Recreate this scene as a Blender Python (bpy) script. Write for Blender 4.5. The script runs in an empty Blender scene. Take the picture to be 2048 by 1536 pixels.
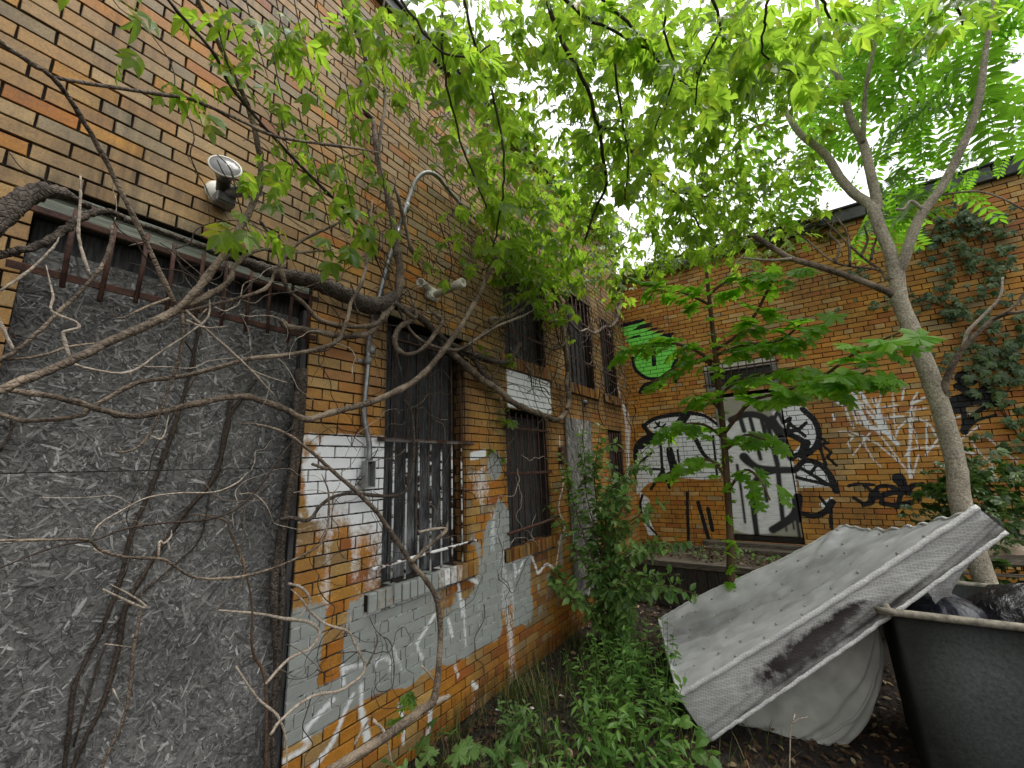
import bpy, math, random
import numpy as np
from mathutils import Matrix, Vector

random.seed(7)
RNG = np.random.RandomState(11)
scene = bpy.context.scene
COL = scene.collection

# ------------------------------------------------------------------ camera
F, YAW, PITCH, ROLL = 826.16, -0.5989226, 0.201281, -0.0365005     # focal length in photo pixels (2048 wide), radians
CAM = np.array([2.25, 0.0, 1.75])
def cam_axes():
    cy, sy = math.cos(YAW), math.sin(YAW)
    f = np.array([sy*math.cos(PITCH), cy*math.cos(PITCH), math.sin(PITCH)])
    r = np.array([cy, -sy, 0.0]); u = np.cross(r, f)
    return (math.cos(ROLL)*r + math.sin(ROLL)*u, -math.sin(ROLL)*r + math.cos(ROLL)*u, f)
CR, CU, CF = cam_axes()
cam_data = bpy.data.cameras.new('camera')
cam_data.sensor_width = 36.0
cam_data.lens = F/2048*36.0
cam_data.clip_start = 0.02
cam_data.clip_end = 500
cam = bpy.data.objects.new('camera', cam_data)
COL.objects.link(cam)
cam.matrix_world = Matrix(((CR[0], CU[0], -CF[0], CAM[0]), (CR[1], CU[1], -CF[1], CAM[1]), (CR[2], CU[2], -CF[2], CAM[2]), (0, 0, 0, 1)))
scene.camera = cam

# ------------------------------------------------------------------ sky, sun, exposure
SUN_EL, SUN_AZ = math.radians(74), math.radians(60)    # azimuth measured from +Y towards +X
world = bpy.data.worlds.new('World')
scene.world = world
world.use_nodes = True
wn, wl = world.node_tree.nodes, world.node_tree.links
wn.clear()
w_out = wn.new('ShaderNodeOutputWorld')
w_bg = wn.new('ShaderNodeBackground')
w_sky = wn.new('ShaderNodeTexSky')
w_sky.sky_type = 'NISHITA'
w_sky.sun_disc = False
w_sky.sun_elevation = SUN_EL
w_sky.sun_rotation = SUN_AZ
w_sky.air_density = 3.0
w_sky.dust_density = 4.0
w_sky.ozone_density = 1.0
w_hsv = wn.new('ShaderNodeHueSaturation')          # overcast: the cloud layer takes the blue out of the sky
w_hsv.inputs['Saturation'].default_value = 0.08
w_bg.inputs['Strength'].default_value = 0.15
wl.new(w_sky.outputs[0], w_hsv.inputs['Color'])
wl.new(w_hsv.outputs[0], w_bg.inputs['Color'])
wl.new(w_bg.outputs[0], w_out.inputs['Surface'])

sun_data = bpy.data.lights.new('sun', 'SUN')
sun_data.energy = 1.0
sun_data.angle = math.radians(25)
sun_data.color = (1.0, 0.96, 0.9)
sun = bpy.data.objects.new('sun', sun_data)
COL.objects.link(sun)
sd = Vector((math.sin(SUN_AZ)*math.cos(SUN_EL), math.cos(SUN_AZ)*math.cos(SUN_EL), math.sin(SUN_EL)))
sun.rotation_euler = sd.to_track_quat('Z', 'Y').to_euler()
sun.location = (4, -3, 12)

scene.view_settings.view_transform = 'Standard'
scene.view_settings.look = 'None'
scene.view_settings.exposure = 1.1
scene.view_settings.gamma = 1.0
scene.view_settings.use_curve_mapping = False

# ------------------------------------------------------------------ measuring helpers (photo pixel -> point of the place)
D = 6.72                                            # the rear wall stands in the plane y = D, the left wall in x = 0
def ray(x, y):
    return CR*((x-1024)/F) - CU*((y-768)/F) + CF
def onx(x, y, X=0.0):
    v = ray(x, y); return CAM + v*((X-CAM[0])/v[0])
def ony(x, y, Y=D):
    v = ray(x, y); return CAM + v*((Y-CAM[1])/v[1])
def onz(x, y, Z=0.0):
    v = ray(x, y); return CAM + v*((Z-CAM[2])/v[2])
def atd(x, y, d):
    return CAM + ray(x, y)*d
def proj(P):
    q = np.atleast_2d(P) - CAM
    c = q @ CF
    return np.stack([1024 + F*(q @ CR)/c, 768 - F*(q @ CU)/c, c], 1)

# ------------------------------------------------------------------ object helpers
def tag(o, label=None, cat=None, group=None, kind=None):
    if label: o['label'] = label
    if cat: o['category'] = cat
    if group: o['group'] = group
    if kind: o['kind'] = kind
    return o
def thing(name, label, cat, loc=(0, 0, 0), group=None):
    o = bpy.data.objects.new(name, None)
    o.empty_display_size = 0.1
    COL.objects.link(o)
    o.location = [float(c) for c in loc]
    return tag(o, label, cat, group)
def attach(o, parent):
    o.parent = parent
    o.matrix_parent_inverse = Matrix.Translation(parent.location).inverted() if parent.parent is None else Matrix.Identity(4)
    return o
def root_loc(parent):
    p = parent
    while p.parent: p = p.parent
    return p.location
def make_mesh(name, V, Fc, mat=None, smooth=False, attrs=None):
    me = bpy.data.meshes.new(name)
    V = np.asarray(V, dtype=np.float32).reshape(-1, 3)
    if isinstance(Fc, np.ndarray):
        n, k = Fc.shape
        me.vertices.add(len(V)); me.vertices.foreach_set('co', V.ravel())
        me.loops.add(n*k); me.loops.foreach_set('vertex_index', Fc.astype(np.int32).ravel())
        me.polygons.add(n)
        me.polygons.foreach_set('loop_start', np.arange(0, n*k, k, dtype=np.int32))
        me.polygons.foreach_set('loop_total', np.full(n, k, dtype=np.int32))
        me.update(calc_edges=True)
    else:
        me.from_pydata(V.tolist(), [], Fc)
        me.update()
    me.polygons.foreach_set('use_smooth', np.full(len(me.polygons), bool(smooth)))
    if attrs:
        for an, arr in attrs.items():
            a = me.attributes.new(an, 'FLOAT_COLOR', 'POINT')
            a.data.foreach_set('color', np.asarray(arr, dtype=np.float32).ravel())
    if mat: me.materials.append(mat)
    return me
def obj(name, V, Fc, mat=None, parent=None, smooth=False, attrs=None):
    o = bpy.data.objects.new(name, make_mesh(name, V, Fc, mat, smooth, attrs))
    COL.objects.link(o)
    if parent is not None: attach(o, parent)
    return o
def inst(name, me, M, parent=None):
    o = bpy.data.objects.new(name, me)
    COL.objects.link(o)
    if parent is not None: attach(o, parent)
    o.matrix_basis = M
    return o
class MB:
    """collects shapes, builds them as one mesh object"""
    def __init__(s): s.V = []; s.F = []
    def add(s, V, Fc):
        n = len(s.V); s.V += [tuple(map(float, v)) for v in V]; s.F += [tuple(i+n for i in f) for f in Fc]; return s
    def box(s, p, q, bev=0.0, jit=0.0):
        (x0, y0, z0), (x1, y1, z1) = p, q
        if bev > 0:
            V, Fc = bevel_box(x0, y0, z0, x1, y1, z1, bev)
        else:
            V = [(x, y, z) for x in (x0, x1) for y in (y0, y1) for z in (z0, z1)]
            Fc = [(0, 1, 3, 2), (4, 6, 7, 5), (0, 4, 5, 1), (2, 3, 7, 6), (0, 2, 6, 4), (1, 5, 7, 3)]
        if jit: V = [tuple(c + random.uniform(-jit, jit) for c in v) for v in V]
        return s.add(V, Fc)
    def tube(s, pts, rad, n=8, **k):
        V, Fc = tube(pts, rad, n, **k); return s.add(V, Fc)
    def build(s, name, mat, parent=None, smooth=False):
        return obj(name, s.V, s.F, mat, parent, smooth)
def bevel_box(x0, y0, z0, x1, y1, z1, b):
    V, idx = [], {}
    for i in (0, 1):
        for j in (0, 1):
            for k in (0, 1):
                c = ((x0, x1)[i], (y0, y1)[j], (z0, z1)[k]); s = (b if i == 0 else -b, b if j == 0 else -b, b if k == 0 else -b)
                for ax in range(3):
                    v = [c[a] + (0 if a == ax else s[a]) for a in range(3)]
                    idx[(i, j, k, ax)] = len(V); V.append(tuple(v))
    Fc = []
    def q(*a): Fc.append(tuple(a))
    for s in (0, 1):
        q(*[idx[(s, j, k, 0)] for j, k in ((0, 0), (1, 0), (1, 1), (0, 1))])
        q(*[idx[(i, s, k, 1)] for i, k in ((0, 0), (0, 1), (1, 1), (1, 0))])
        q(*[idx[(i, j, s, 2)] for i, j in ((0, 0), (1, 0), (1, 1), (0, 1))])
    for a in (0, 1):
        for b_ in (0, 1):
            q(idx[(a, b_, 0, 0)], idx[(a, b_, 1, 0)], idx[(a, b_, 1, 1)], idx[(a, b_, 0, 1)])
            q(idx[(a, 0, b_, 0)], idx[(a, 1, b_, 0)], idx[(a, 1, b_, 2)], idx[(a, 0, b_, 2)])
            q(idx[(0, a, b_, 1)], idx[(1, a, b_, 1)], idx[(1, a, b_, 2)], idx[(0, a, b_, 2)])
    for i in (0, 1):
        for j in (0, 1):
            for k in (0, 1):
                Fc.append((idx[(i, j, k, 0)], idx[(i, j, k, 1)], idx[(i, j, k, 2)]))
    return V, Fc
def catmull(P, rad, sub):
    P = [np.asarray(p, float) for p in P]
    if len(P) < 3 or sub < 2: return P, list(rad)
    Q, R = [], []
    E = [2*P[0]-P[1]] + P + [2*P[-1]-P[-2]]
    for i in range(len(P)-1):
        p0, p1, p2, p3 = E[i], E[i+1], E[i+2], E[i+3]
        for k in range(sub):
            t = k/sub
            Q.append(0.5*((2*p1) + (-p0+p2)*t + (2*p0-5*p1+4*p2-p3)*t*t + (-p0+3*p1-3*p2+p3)*t**3))
            R.append(rad[i]*(1-t) + rad[i+1]*t)
    Q.append(P[-1]); R.append(rad[-1])
    return Q, R
def tube(pts, rad, n=8, sub=4, wob=0.0, lump=0.0, cap=True, node=0.0):
    if not hasattr(rad, '__len__'): rad = [rad]*len(pts)
    if len(rad) != len(pts):
        rad = list(np.interp(np.linspace(0, 1, len(pts)), np.linspace(0, 1, len(rad)), rad))
    P, R = catmull(pts, rad, sub)
    P = np.array(P); m = len(P)
    if node:
        R = [r*(1+node*(1 if i % 5 == 3 else -0.08)) if 0 < i < m-1 else r for i, r in enumerate(R)]
    if wob: P[1:-1] += RNG.randn(m-2, 3)*wob
    T = np.gradient(P, axis=0); T /= np.linalg.norm(T, axis=1)[:, None] + 1e-9
    a = np.array([0, 0, 1.0]) if abs(T[0][2]) < 0.9 else np.array([1.0, 0, 0])
    N = np.cross(T[0], a); N /= np.linalg.norm(N)
    V = []
    ang = np.linspace(0, 2*math.pi, n, endpoint=False)
    prof = 1 + lump*RNG.randn(n)*0.6
    for i in range(m):
        N = N - T[i]*np.dot(N, T[i]); N /= np.linalg.norm(N) + 1e-9
        B = np.cross(T[i], N)
        r = R[i]*prof*(1 + lump*RNG.randn(n)*0.35)*(1 + lump*0.5*RNG.randn())
        V.append(P[i] + np.outer(np.cos(ang)*r, N) + np.outer(np.sin(ang)*r, B))
    V = np.concatenate(V)
    Fc = []
    for i in range(m-1):
        for j in range(n):
            k = (j+1) % n
            Fc.append((i*n+j, i*n+k, (i+1)*n+k, (i+1)*n+j))
    if cap:
        Fc.append(tuple(range(n-1, -1, -1))); Fc.append(tuple((m-1)*n + j for j in range(n)))
    return V, Fc
def lathe(prof, n=20, M=None):
    """profile [(r, z)] turned about Z"""
    V, Fc = [], []
    for r, z in prof:
        for j in range(n):
            a = 2*math.pi*j/n; V.append((r*math.cos(a), r*math.sin(a), z))
    for i in range(len(prof)-1):
        for j in range(n):
            k = (j+1) % n; Fc.append((i*n+j, i*n+k, (i+1)*n+k, (i+1)*n+j))
    if M is not None: V = [tuple(M @ Vector(v)) for v in V]
    return V, Fc
def look(loc, d, up=(0, 0, 1)):
    z = Vector(d).normalized(); x = Vector(up).cross(z)
    if x.length < 1e-4: x = Vector((1, 0, 0))
    x.normalize(); y = z.cross(x)
    return Matrix(((x[0], y[0], z[0], loc[0]), (x[1], y[1], z[1], loc[1]), (x[2], y[2], z[2], loc[2]), (0, 0, 0, 1)))
def hash2(i, j, s):
    h = np.sin(i*127.1 + j*311.7 + s*74.7)*43758.5453
    return h - np.floor(h)
def vnoise(u, v, s=0):
    i, j = np.floor(u), np.floor(v); fu, fv = u-i, v-j
    fu, fv = fu*fu*(3-2*fu), fv*fv*(3-2*fv)
    return (hash2(i, j, s)*(1-fu)+hash2(i+1, j, s)*fu)*(1-fv) + (hash2(i, j+1, s)*(1-fu)+hash2(i+1, j+1, s)*fu)*fv
def fbm(u, v, s=0, o=4):
    r, a, t = 0, 1.0, 0
    for k in range(o): r = r + a*vnoise(u*2**k, v*2**k, s+k*13); t += a; a *= 0.5
    return r/t
def sstep(a, b, x):
    t = np.clip((x-a)/(b-a), 0, 1); return t*t*(3-2*t)

# ------------------------------------------------------------------ materials
class NT:
    def __init__(s, name):
        s.m = bpy.data.materials.new(name); s.m.use_nodes = True
        s.n, s.l = s.m.node_tree.nodes, s.m.node_tree.links
        s.n.clear(); s.out = s.n.new('ShaderNodeOutputMaterial')
    def new(s, t, **k):
        n = s.n.new('ShaderNode'+t)
        for a, b in k.items(): setattr(n, a, b)
        return n
    def put(s, sock, v):
        if isinstance(v, bpy.types.NodeSocket): s.l.new(v, sock)
        elif v is not None:
            if isinstance(v, (tuple, list)) and len(v) == 3 and sock.type == 'RGBA': v = (*v, 1)
            sock.default_value = v
    def pos(s):
        return s.new('NewGeometry').outputs['Position']
    def mapv(s, vec, scale=(1, 1, 1), rot=(0, 0, 0), loc=(0, 0, 0)):
        n = s.new('Mapping'); s.put(n.inputs['Vector'], vec)
        n.inputs['Scale'].default_value = scale; n.inputs['Rotation'].default_value = rot; n.inputs['Location'].default_value = loc
        return n.outputs[0]
    def noise(s, vec, scale=5, detail=4, rough=0.55, dist=0.0):
        n = s.new('TexNoise'); s.put(n.inputs['Vector'], vec)
        n.inputs['Scale'].default_value = scale; n.inputs['Detail'].default_value = detail
        n.inputs['Roughness'].default_value = rough; n.inputs['Distortion'].default_value = dist
        return n.outputs['Fac']
    def ramp(s, fac, *stops):
        n = s.new('ValToRGB'); s.put(n.inputs[0], fac)
        e = n.color_ramp.elements
        while len(e) < len(stops): e.new(0.5)
        for el, (p, c) in zip(e, stops):
            el.position = p; el.color = (*c, 1) if hasattr(c, '__len__') else (c, c, c, 1)
        return n.outputs[0]
    def math(s, op, a, b=None, clamp=False):
        n = s.new('Math', operation=op, use_clamp=clamp); s.put(n.inputs[0], a); s.put(n.inputs[1], b)
        return n.outputs[0]
    def mix(s, fac, a, b, blend='MIX'):
        n = s.new('Mix', data_type='RGBA', blend_type=blend, clamp_factor=True)
        s.put(n.inputs[0], fac); s.put(n.inputs[6], a); s.put(n.inputs[7], b)
        return n.outputs[2]
    def attr(s, name):
        n = s.new('Attribute', attribute_name=name); return n
    def sep(s, col):
        n = s.new('SeparateColor'); s.put(n.inputs[0], col); return n.outputs
    def sepv(s, v):
        n = s.new('SeparateXYZ'); s.put(n.inputs[0], v); return n.outputs
    def bump(s, h, strength=0.3, dist=0.01):
        n = s.new('Bump'); s.put(n.inputs['Height'], h); n.inputs['Strength'].default_value = strength; n.inputs['Distance'].default_value = dist
        return n.outputs[0]
    def bsdf(s, color, rough=0.7, metal=0.0, normal=None, spec=0.5, **k):
        n = s.new('BsdfPrincipled')
        s.put(n.inputs['Base Color'], color); s.put(n.inputs['Roughness'], rough); s.put(n.inputs['Metallic'], metal)
        s.put(n.inputs['Specular IOR Level'], spec)
        if normal is not None: s.l.new(normal, n.inputs['Normal'])
        for a, b in k.items(): s.put(n.inputs[a.replace('_', ' ')], b)
        return n.outputs[0]
    def done(s, sh):
        s.l.new(sh, s.out.inputs['Surface']); return s.m

def brick_mat(name, rough):
    t = NT(name); p = t.pos()
    bk = t.attr('bk'); pa = t.attr('paint'); stn = t.attr('stain')
    grain = t.noise(p, 90, 3, 0.6)
    blot = t.noise(t.mapv(p, (1, 1, 2.2)), 9, 4, 0.6)
    c = t.mix(0.55, bk.outputs['Color'], t.ramp(grain, (0.25, 0.45), (0.75, 1.25)), 'MULTIPLY')
    c = t.mix(0.6, c, t.ramp(blot, (0.3, 0.62), (0.65, 1.12)), 'MULTIPLY')
    pores = t.ramp(t.noise(p, 240, 2, 0.5), (0.33, 1.0), (0.38, 0.0))
    c = t.mix(t.math('MULTIPLY', pores, 0.6), c, (0.03, 0.02, 0.012))
    st = t.sep(stn.outputs['Color'])
    grime = t.noise(t.mapv(p, (1.1, 1.1, 0.8)), 1.6, 5, 0.62)
    c = t.mix(t.ramp(grime, (0.45, 0.0), (0.72, 0.55)), c, (0.12, 0.085, 0.05))
    streak = t.noise(t.mapv(p, (26, 26, 1.6)), 1, 4, 0.6)
    sm = t.math('MULTIPLY', st[0], t.ramp(streak, (0.32, 0.15), (0.62, 1.0)), True)
    c = t.mix(sm, c, (0.014, 0.011, 0.009))
    mossn = t.math('MULTIPLY', st[1], t.ramp(blot, (0.4, 0.0), (0.6, 1.0)), True)
    c = t.mix(mossn, c, (0.05, 0.055, 0.018))
    P4 = t.sep(pa.outputs['Color'])
    wear = t.noise(p, 38, 5, 0.65)
    def cover(m, lo, hi):          # paint gets patchy where it is thin
        a = t.math('ADD', m, t.math('MULTIPLY', t.math('SUBTRACT', wear, 0.5), 0.9))
        return t.ramp(a, (lo, 0.0), (hi, 1.0))
    silver = t.mix(blot, (0.20, 0.21, 0.20), (0.34, 0.36, 0.34))
    white = t.mix(blot, (0.62, 0.64, 0.66), (0.78, 0.79, 0.80))
    c = t.mix(cover(P4[2], 0.35, 0.62), c, silver)
    c = t.mix(cover(P4[0], 0.3, 0.68), c, white)
    c = t.mix(cover(pa.outputs['Alpha'], 0.35, 0.6), c, (0.20, 0.74, 0.10))
    c = t.mix(cover(P4[1], 0.38, 0.55), c, (0.010, 0.010, 0.012))
    h = t.math('ADD', t.math('MULTIPLY', grain, 0.6), t.math('MULTIPLY', t.noise(p, 30, 4), 1.0))
    rg = t.ramp(blot, (0.3, rough-0.1), (0.7, rough+0.12))
    return t.done(t.bsdf(c, rg, 0, t.bump(h, 0.22, 0.003), 0.28))
def mortar_mat():
    t = NT('mortar'); p = t.pos(); pa = t.attr('paint'); stn = t.attr('stain')
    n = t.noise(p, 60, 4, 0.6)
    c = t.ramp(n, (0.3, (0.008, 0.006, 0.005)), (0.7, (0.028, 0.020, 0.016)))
    P4 = t.sep(pa.outputs['Color'])
    wear = t.noise(p, 30, 4, 0.6)
    def cov(m, k): return t.math('MULTIPLY', m, t.ramp(wear, (0.42, 0.0), (0.6, k)), True)
    c = t.mix(t.math('MULTIPLY', P4[2], t.ramp(wear, (0.34, 0.0), (0.5, 1.0)), True), c, (0.58, 0.59, 0.59))
    c = t.mix(cov(P4[0], 0.35), c, (0.45, 0.45, 0.46))
    return t.done(t.bsdf(c, 0.95, 0, t.bump(n, 0.6, 0.006), 0.2))
def simple(name, a, b, scale=12, rough=0.7, metal=0.0, bump=0.3, bd=0.004, stretch=(1, 1, 1), spec=0.5, lo=0.35, hi=0.65, **k):
    t = NT(name); p = t.mapv(t.pos(), stretch)
    n = t.noise(p, scale, 6, 0.62, 0.3)
    c = t.ramp(n, (lo, a), (hi, b))
    fine = t.noise(p, scale*7, 3, 0.6)
    c = t.mix(0.5, c, t.ramp(fine, (0.3, 0.6), (0.7, 1.25)), 'MULTIPLY')
    return t.done(t.bsdf(c, rough, metal, t.bump(t.math('ADD', n, fine), bump, bd), spec, **k))
def bark_mat(name, a, b, scale=40, bump=0.6, pale=None):
    t = NT(name); p = t.pos()
    n = t.noise(p, scale, 5, 0.65, 0.6)
    big = t.noise(p, 6, 3, 0.6)
    c = t.ramp(n, (0.32, a), (0.68, b))
    c = t.mix(0.7, c, t.ramp(big, (0.3, 0.55), (0.7, 1.3)), 'MULTIPLY')
    if pale: c = t.mix(t.ramp(big, (0.5, 0.0), (0.62, 0.8)), c, pale)
    v = t.new('TexVoronoi', feature='DISTANCE_TO_EDGE'); t.put(v.inputs['Vector'], p); v.inputs['Scale'].default_value = scale*0.9
    h = t.math('ADD', n, t.math('MULTIPLY', t.ramp(v.outputs['Distance'], (0.0, 0.0), (0.16, 1.0)), 0.8))
    return t.done(t.bsdf(c, 0.85, 0, t.bump(h, bump, 0.006), 0.25))
def leaf_mat(name, lo, hi, tr, rough=0.45, tfac=0.45, odd=None):
    t = NT(name)
    g = t.new('NewGeometry'); oi = t.new('ObjectInfo')
    r = t.math('FRACT', t.math('ADD', g.outputs['Random Per Island'], oi.outputs['Random']))
    stops = [(0.0, lo), (0.9, hi)] + ([(0.93, odd), ] if odd else [])
    c = t.ramp(r, *stops)
    vein = t.noise(g.outputs['Position'], 55, 3, 0.6)
    tone = t.noise(g.outputs['Position'], 2.6, 2, 0.5)
    c = t.mix(0.8, c, t.ramp(tone, (0.3, (0.62, 0.72, 0.6)), (0.7, (1.3, 1.15, 0.9))), 'MULTIPLY')
    c = t.mix(0.5, c, t.ramp(vein, (0.3, 0.7), (0.7, 1.2)), 'MULTIPLY')
    pr = t.bsdf(c, rough, 0, None, 0.4)
    tl = t.new('BsdfTranslucent'); t.put(tl.inputs['Color'], t.mix(0.6, c, tr))
    mx = t.new('MixShader'); mx.inputs[0].default_value = tfac
    t.l.new(pr, mx.inputs[1]); t.l.new(tl.outputs[0], mx.inputs[2])
    return t.done(mx.outputs[0])
def osb_mat(name, lo, hi, pat=(0.5, 0.5, 0.5)):
    t = NT(name); p = t.pos(); bk = t.attr('bk')
    g = t.noise(t.mapv(p, (40, 40, 40)), 1, 5, 0.7, 1.0)
    big = t.noise(p, 2.2, 4, 0.6)
    c = t.mix(1.0, bk.outputs['Color'], t.ramp(g, (0.3, lo), (0.7, hi)), 'MULTIPLY')
    c = t.mix(0.75, c, t.ramp(big, (0.32, 0.5), (0.66, 1.35)), 'MULTIPLY')
    return t.done(t.bsdf(c, 0.9, 0, t.bump(g, 0.5, 0.004), 0.2))

M = {}
M['brick_left'] = brick_mat('glazed_tan_brick', 0.58)
M['brick_rear'] = brick_mat('orange_brick', 0.6)
M['mortar'] = mortar_mat()
M['osb'] = osb_mat('weathered_strand_board', 0.55, 1.3)
M['lintel'] = simple('old_green_steel', (0.055, 0.064, 0.048), (0.15, 0.165, 0.125), 7, 0.7, 0, 0.5, 0.004, (1, 0.4, 6))
M['rust'] = simple('rusted_steel', (0.022, 0.010, 0.007), (0.085, 0.032, 0.018), 30, 0.85, 0.1)
M['darkwood'] = simple('charred_plank', (0.008, 0.008, 0.009), (0.075, 0.075, 0.078), 9, 0.8, 0, 0.5, 0.004, (9, 9, 0.7), lo=0.38, hi=0.72)
M['soot'] = simple('sooty_reveal', (0.008, 0.006, 0.005), (0.03, 0.022, 0.016), 14, 0.95)
M['dark'] = simple('unlit_room', (0.004, 0.004, 0.004), (0.008, 0.008, 0.008), 5, 1.0)
M['deckwood'] = simple('rotten_deck_plank', (0.03, 0.022, 0.016), (0.14, 0.115, 0.085), 10, 0.9, 0, 0.6, 0.006, (0.8, 8, 8))
M['skirtwood'] = simple('dark_fence_board', (0.012, 0.009, 0.007), (0.055, 0.042, 0.032), 10, 0.9, 0, 0.6, 0.006, (8, 8, 0.8))
M['galv'] = simple('galvanised_steel', (0.14, 0.145, 0.15), (0.26, 0.265, 0.27), 18, 0.42, 0.7, 0.15, 0.002)
M['greymetal'] = simple('painted_grey_metal', (0.16, 0.165, 0.16), (0.27, 0.28, 0.27), 14, 0.5, 0.2, 0.15, 0.002)
M['offwhite'] = simple('weathered_cream_metal', (0.52, 0.50, 0.42), (0.72, 0.70, 0.62), 16, 0.5, 0, 0.2, 0.002)
M['darkgrey'] = simple('dark_socket', (0.03, 0.03, 0.03), (0.08, 0.08, 0.075), 16, 0.5)
M['coping'] = simple('roof_coping', (0.03, 0.034, 0.03), (0.085, 0.09, 0.08), 8, 0.7, 0.1)
M['darkroof'] = simple('roof_felt', (0.012, 0.012, 0.013), (0.035, 0.035, 0.036), 8, 0.8)
M['dirt'] = simple('litter_soil', (0.006, 0.004, 0.003), (0.032, 0.022, 0.015), 14, 0.95, 0, 0.9, 0.03)
M['bark_vine'] = bark_mat('dark_vine_bark', (0.022, 0.016, 0.012), (0.13, 0.105, 0.085), 55, 1.0)
M['bark_grey'] = bark_mat('grey_brown_bark', (0.04, 0.029, 0.022), (0.20, 0.155, 0.115), 60, 0.7, (0.26, 0.205, 0.15))
M['bark_pale'] = bark_mat('pale_twig_bark', (0.16, 0.125, 0.095), (0.50, 0.43, 0.35), 90, 0.4)
M['bark_dark'] = bark_mat('dark_twig_bark', (0.018, 0.013, 0.010), (0.075, 0.055, 0.042), 70, 0.4)
M['bark_tree'] = bark_mat('speckled_grey_bark', (0.16, 0.135, 0.10), (0.60, 0.54, 0.42), 85, 0.8)
M['bark_stem'] = bark_mat('brown_stem', (0.05, 0.03, 0.018), (0.14, 0.085, 0.05), 70, 0.4)
M['leaf_elder'] = leaf_mat('boxelder_leaf', (0.045, 0.10, 0.012), (0.15, 0.25, 0.03), (0.50, 0.80, 0.06), 0.42, 0.6, (0.34, 0.30, 0.03))
M['leaf_ailan'] = leaf_mat('tree_of_heaven_leaf', (0.035, 0.095, 0.010), (0.11, 0.22, 0.02), (0.32, 0.7, 0.04), 0.4, 0.55)
M['leaf_maple'] = leaf_mat('maple_leaf', (0.06, 0.15, 0.012), (0.17, 0.34, 0.025), (0.45, 0.9, 0.05), 0.4, 0.62)
M['leaf_ivy'] = leaf_mat('creeper_leaf', (0.022, 0.052, 0.014), (0.075, 0.13, 0.04), (0.10, 0.25, 0.03), 0.35, 0.25)
M['leaf_roof'] = leaf_mat('roof_creeper_leaf', (0.05, 0.10, 0.012), (0.17, 0.20, 0.03), (0.30, 0.35, 0.03), 0.45, 0.4, (0.28, 0.09, 0.02))
M['leaf_shrub'] = leaf_mat('shrub_leaf', (0.05, 0.115, 0.03), (0.17, 0.28, 0.09), (0.28, 0.55, 0.10), 0.38, 0.42)
M['leaf_weed'] = leaf_mat('weed_leaf', (0.045, 0.115, 0.022), (0.14, 0.27, 0.06), (0.25, 0.52, 0.08), 0.42, 0.42)
M['grass'] = leaf_mat('grass_blade', (0.03, 0.06, 0.012), (0.10, 0.14, 0.03), (0.15, 0.25, 0.04), 0.5, 0.3, (0.25, 0.19, 0.09))
M['deadleaf'] = leaf_mat('dead_leaf', (0.02, 0.011, 0.006), (0.085, 0.045, 0.022), (0.08, 0.04, 0.015), 0.8, 0.1, (0.26, 0.2, 0.13))
M['paper'] = simple('crumpled_paper', (0.55, 0.53, 0.5), (0.75, 0.73, 0.7), 20, 0.8)
# ------------------------------------------------------------------ sprayed paint: outlines measured on the walls
def seg_dist(P, a, b):
    ab = b-a; L = (ab*ab).sum() + 1e-12
    t = np.clip(((P-a) @ ab)/L, 0, 1)
    return np.linalg.norm(P - (a + t[:, None]*ab), axis=1)
def stroke(P, line, w0, w1=None, soft=0.012):
    """mask of a sprayed line through wall points; width may taper"""
    w1 = w0 if w1 is None else w1
    L = np.array(line); out = np.zeros(len(P))
    lo, hi = L.min(0)-max(w0, w1)-soft*2, L.max(0)+max(w0, w1)+soft*2
    sel = np.where(((P > lo) & (P < hi)).all(1))[0]
    if not len(sel): return out
    Q = P[sel]; m = np.zeros(len(sel)); n = len(L)-1
    for i in range(n):
        w = w0 + (w1-w0)*(i+0.5)/n
        m = np.maximum(m, 1 - sstep(w/2-soft*0.5, w/2+soft, seg_dist(Q, L[i], L[i+1])))
    out[sel] = m
    return out
def inside(P, poly):
    poly = np.array(poly); x, y = P[:, 0], P[:, 1]; r = np.zeros(len(P), bool)
    j = len(poly)-1
    for i in range(len(poly)):
        xi, yi = poly[i]; xj, yj = poly[j]
        c = ((yi > y) != (yj > y)) & (x < (xj-xi)*(y-yi)/(yj-yi+1e-12)+xi)
        r ^= c; j = i
    return r
def fill(P, poly, soft=0.02):
    m = inside(P, poly).astype(float)
    L = list(poly)+[poly[0]]
    e = np.full(len(P), 9.0)
    lo, hi = np.min(poly, 0)-0.1, np.max(poly, 0)+0.1
    sel = np.where(((P > lo) & (P < hi)).all(1))[0]
    if len(sel):
        d = np.full(len(sel), 9.0)
        for i in range(len(poly)): d = np.minimum(d, seg_dist(P[sel], np.array(L[i]), np.array(L[i+1])))
        e[sel] = d
    return np.where(m > 0.5, 1.0, 1 - sstep(0, soft, e))
def smooth2(pts, sub=4):
    Q, _ = catmull([np.array([p[0], p[1], 0.0]) for p in pts], [0]*len(pts), sub)
    return [(q[0], q[1]) for q in Q]
def RW(*pp): return [(lambda q: (q[0], q[2]))(ony(x, y)) for x, y in pp]         # rear wall (x, z)
def LW(*pp): return [(lambda q: (q[1], q[2]))(onx(x, y)) for x, y in pp]         # left wall (y, z)
def crop(ox, oy, s, *pp): return [(ox+x*s, oy+y*s) for x, y in pp]

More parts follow.
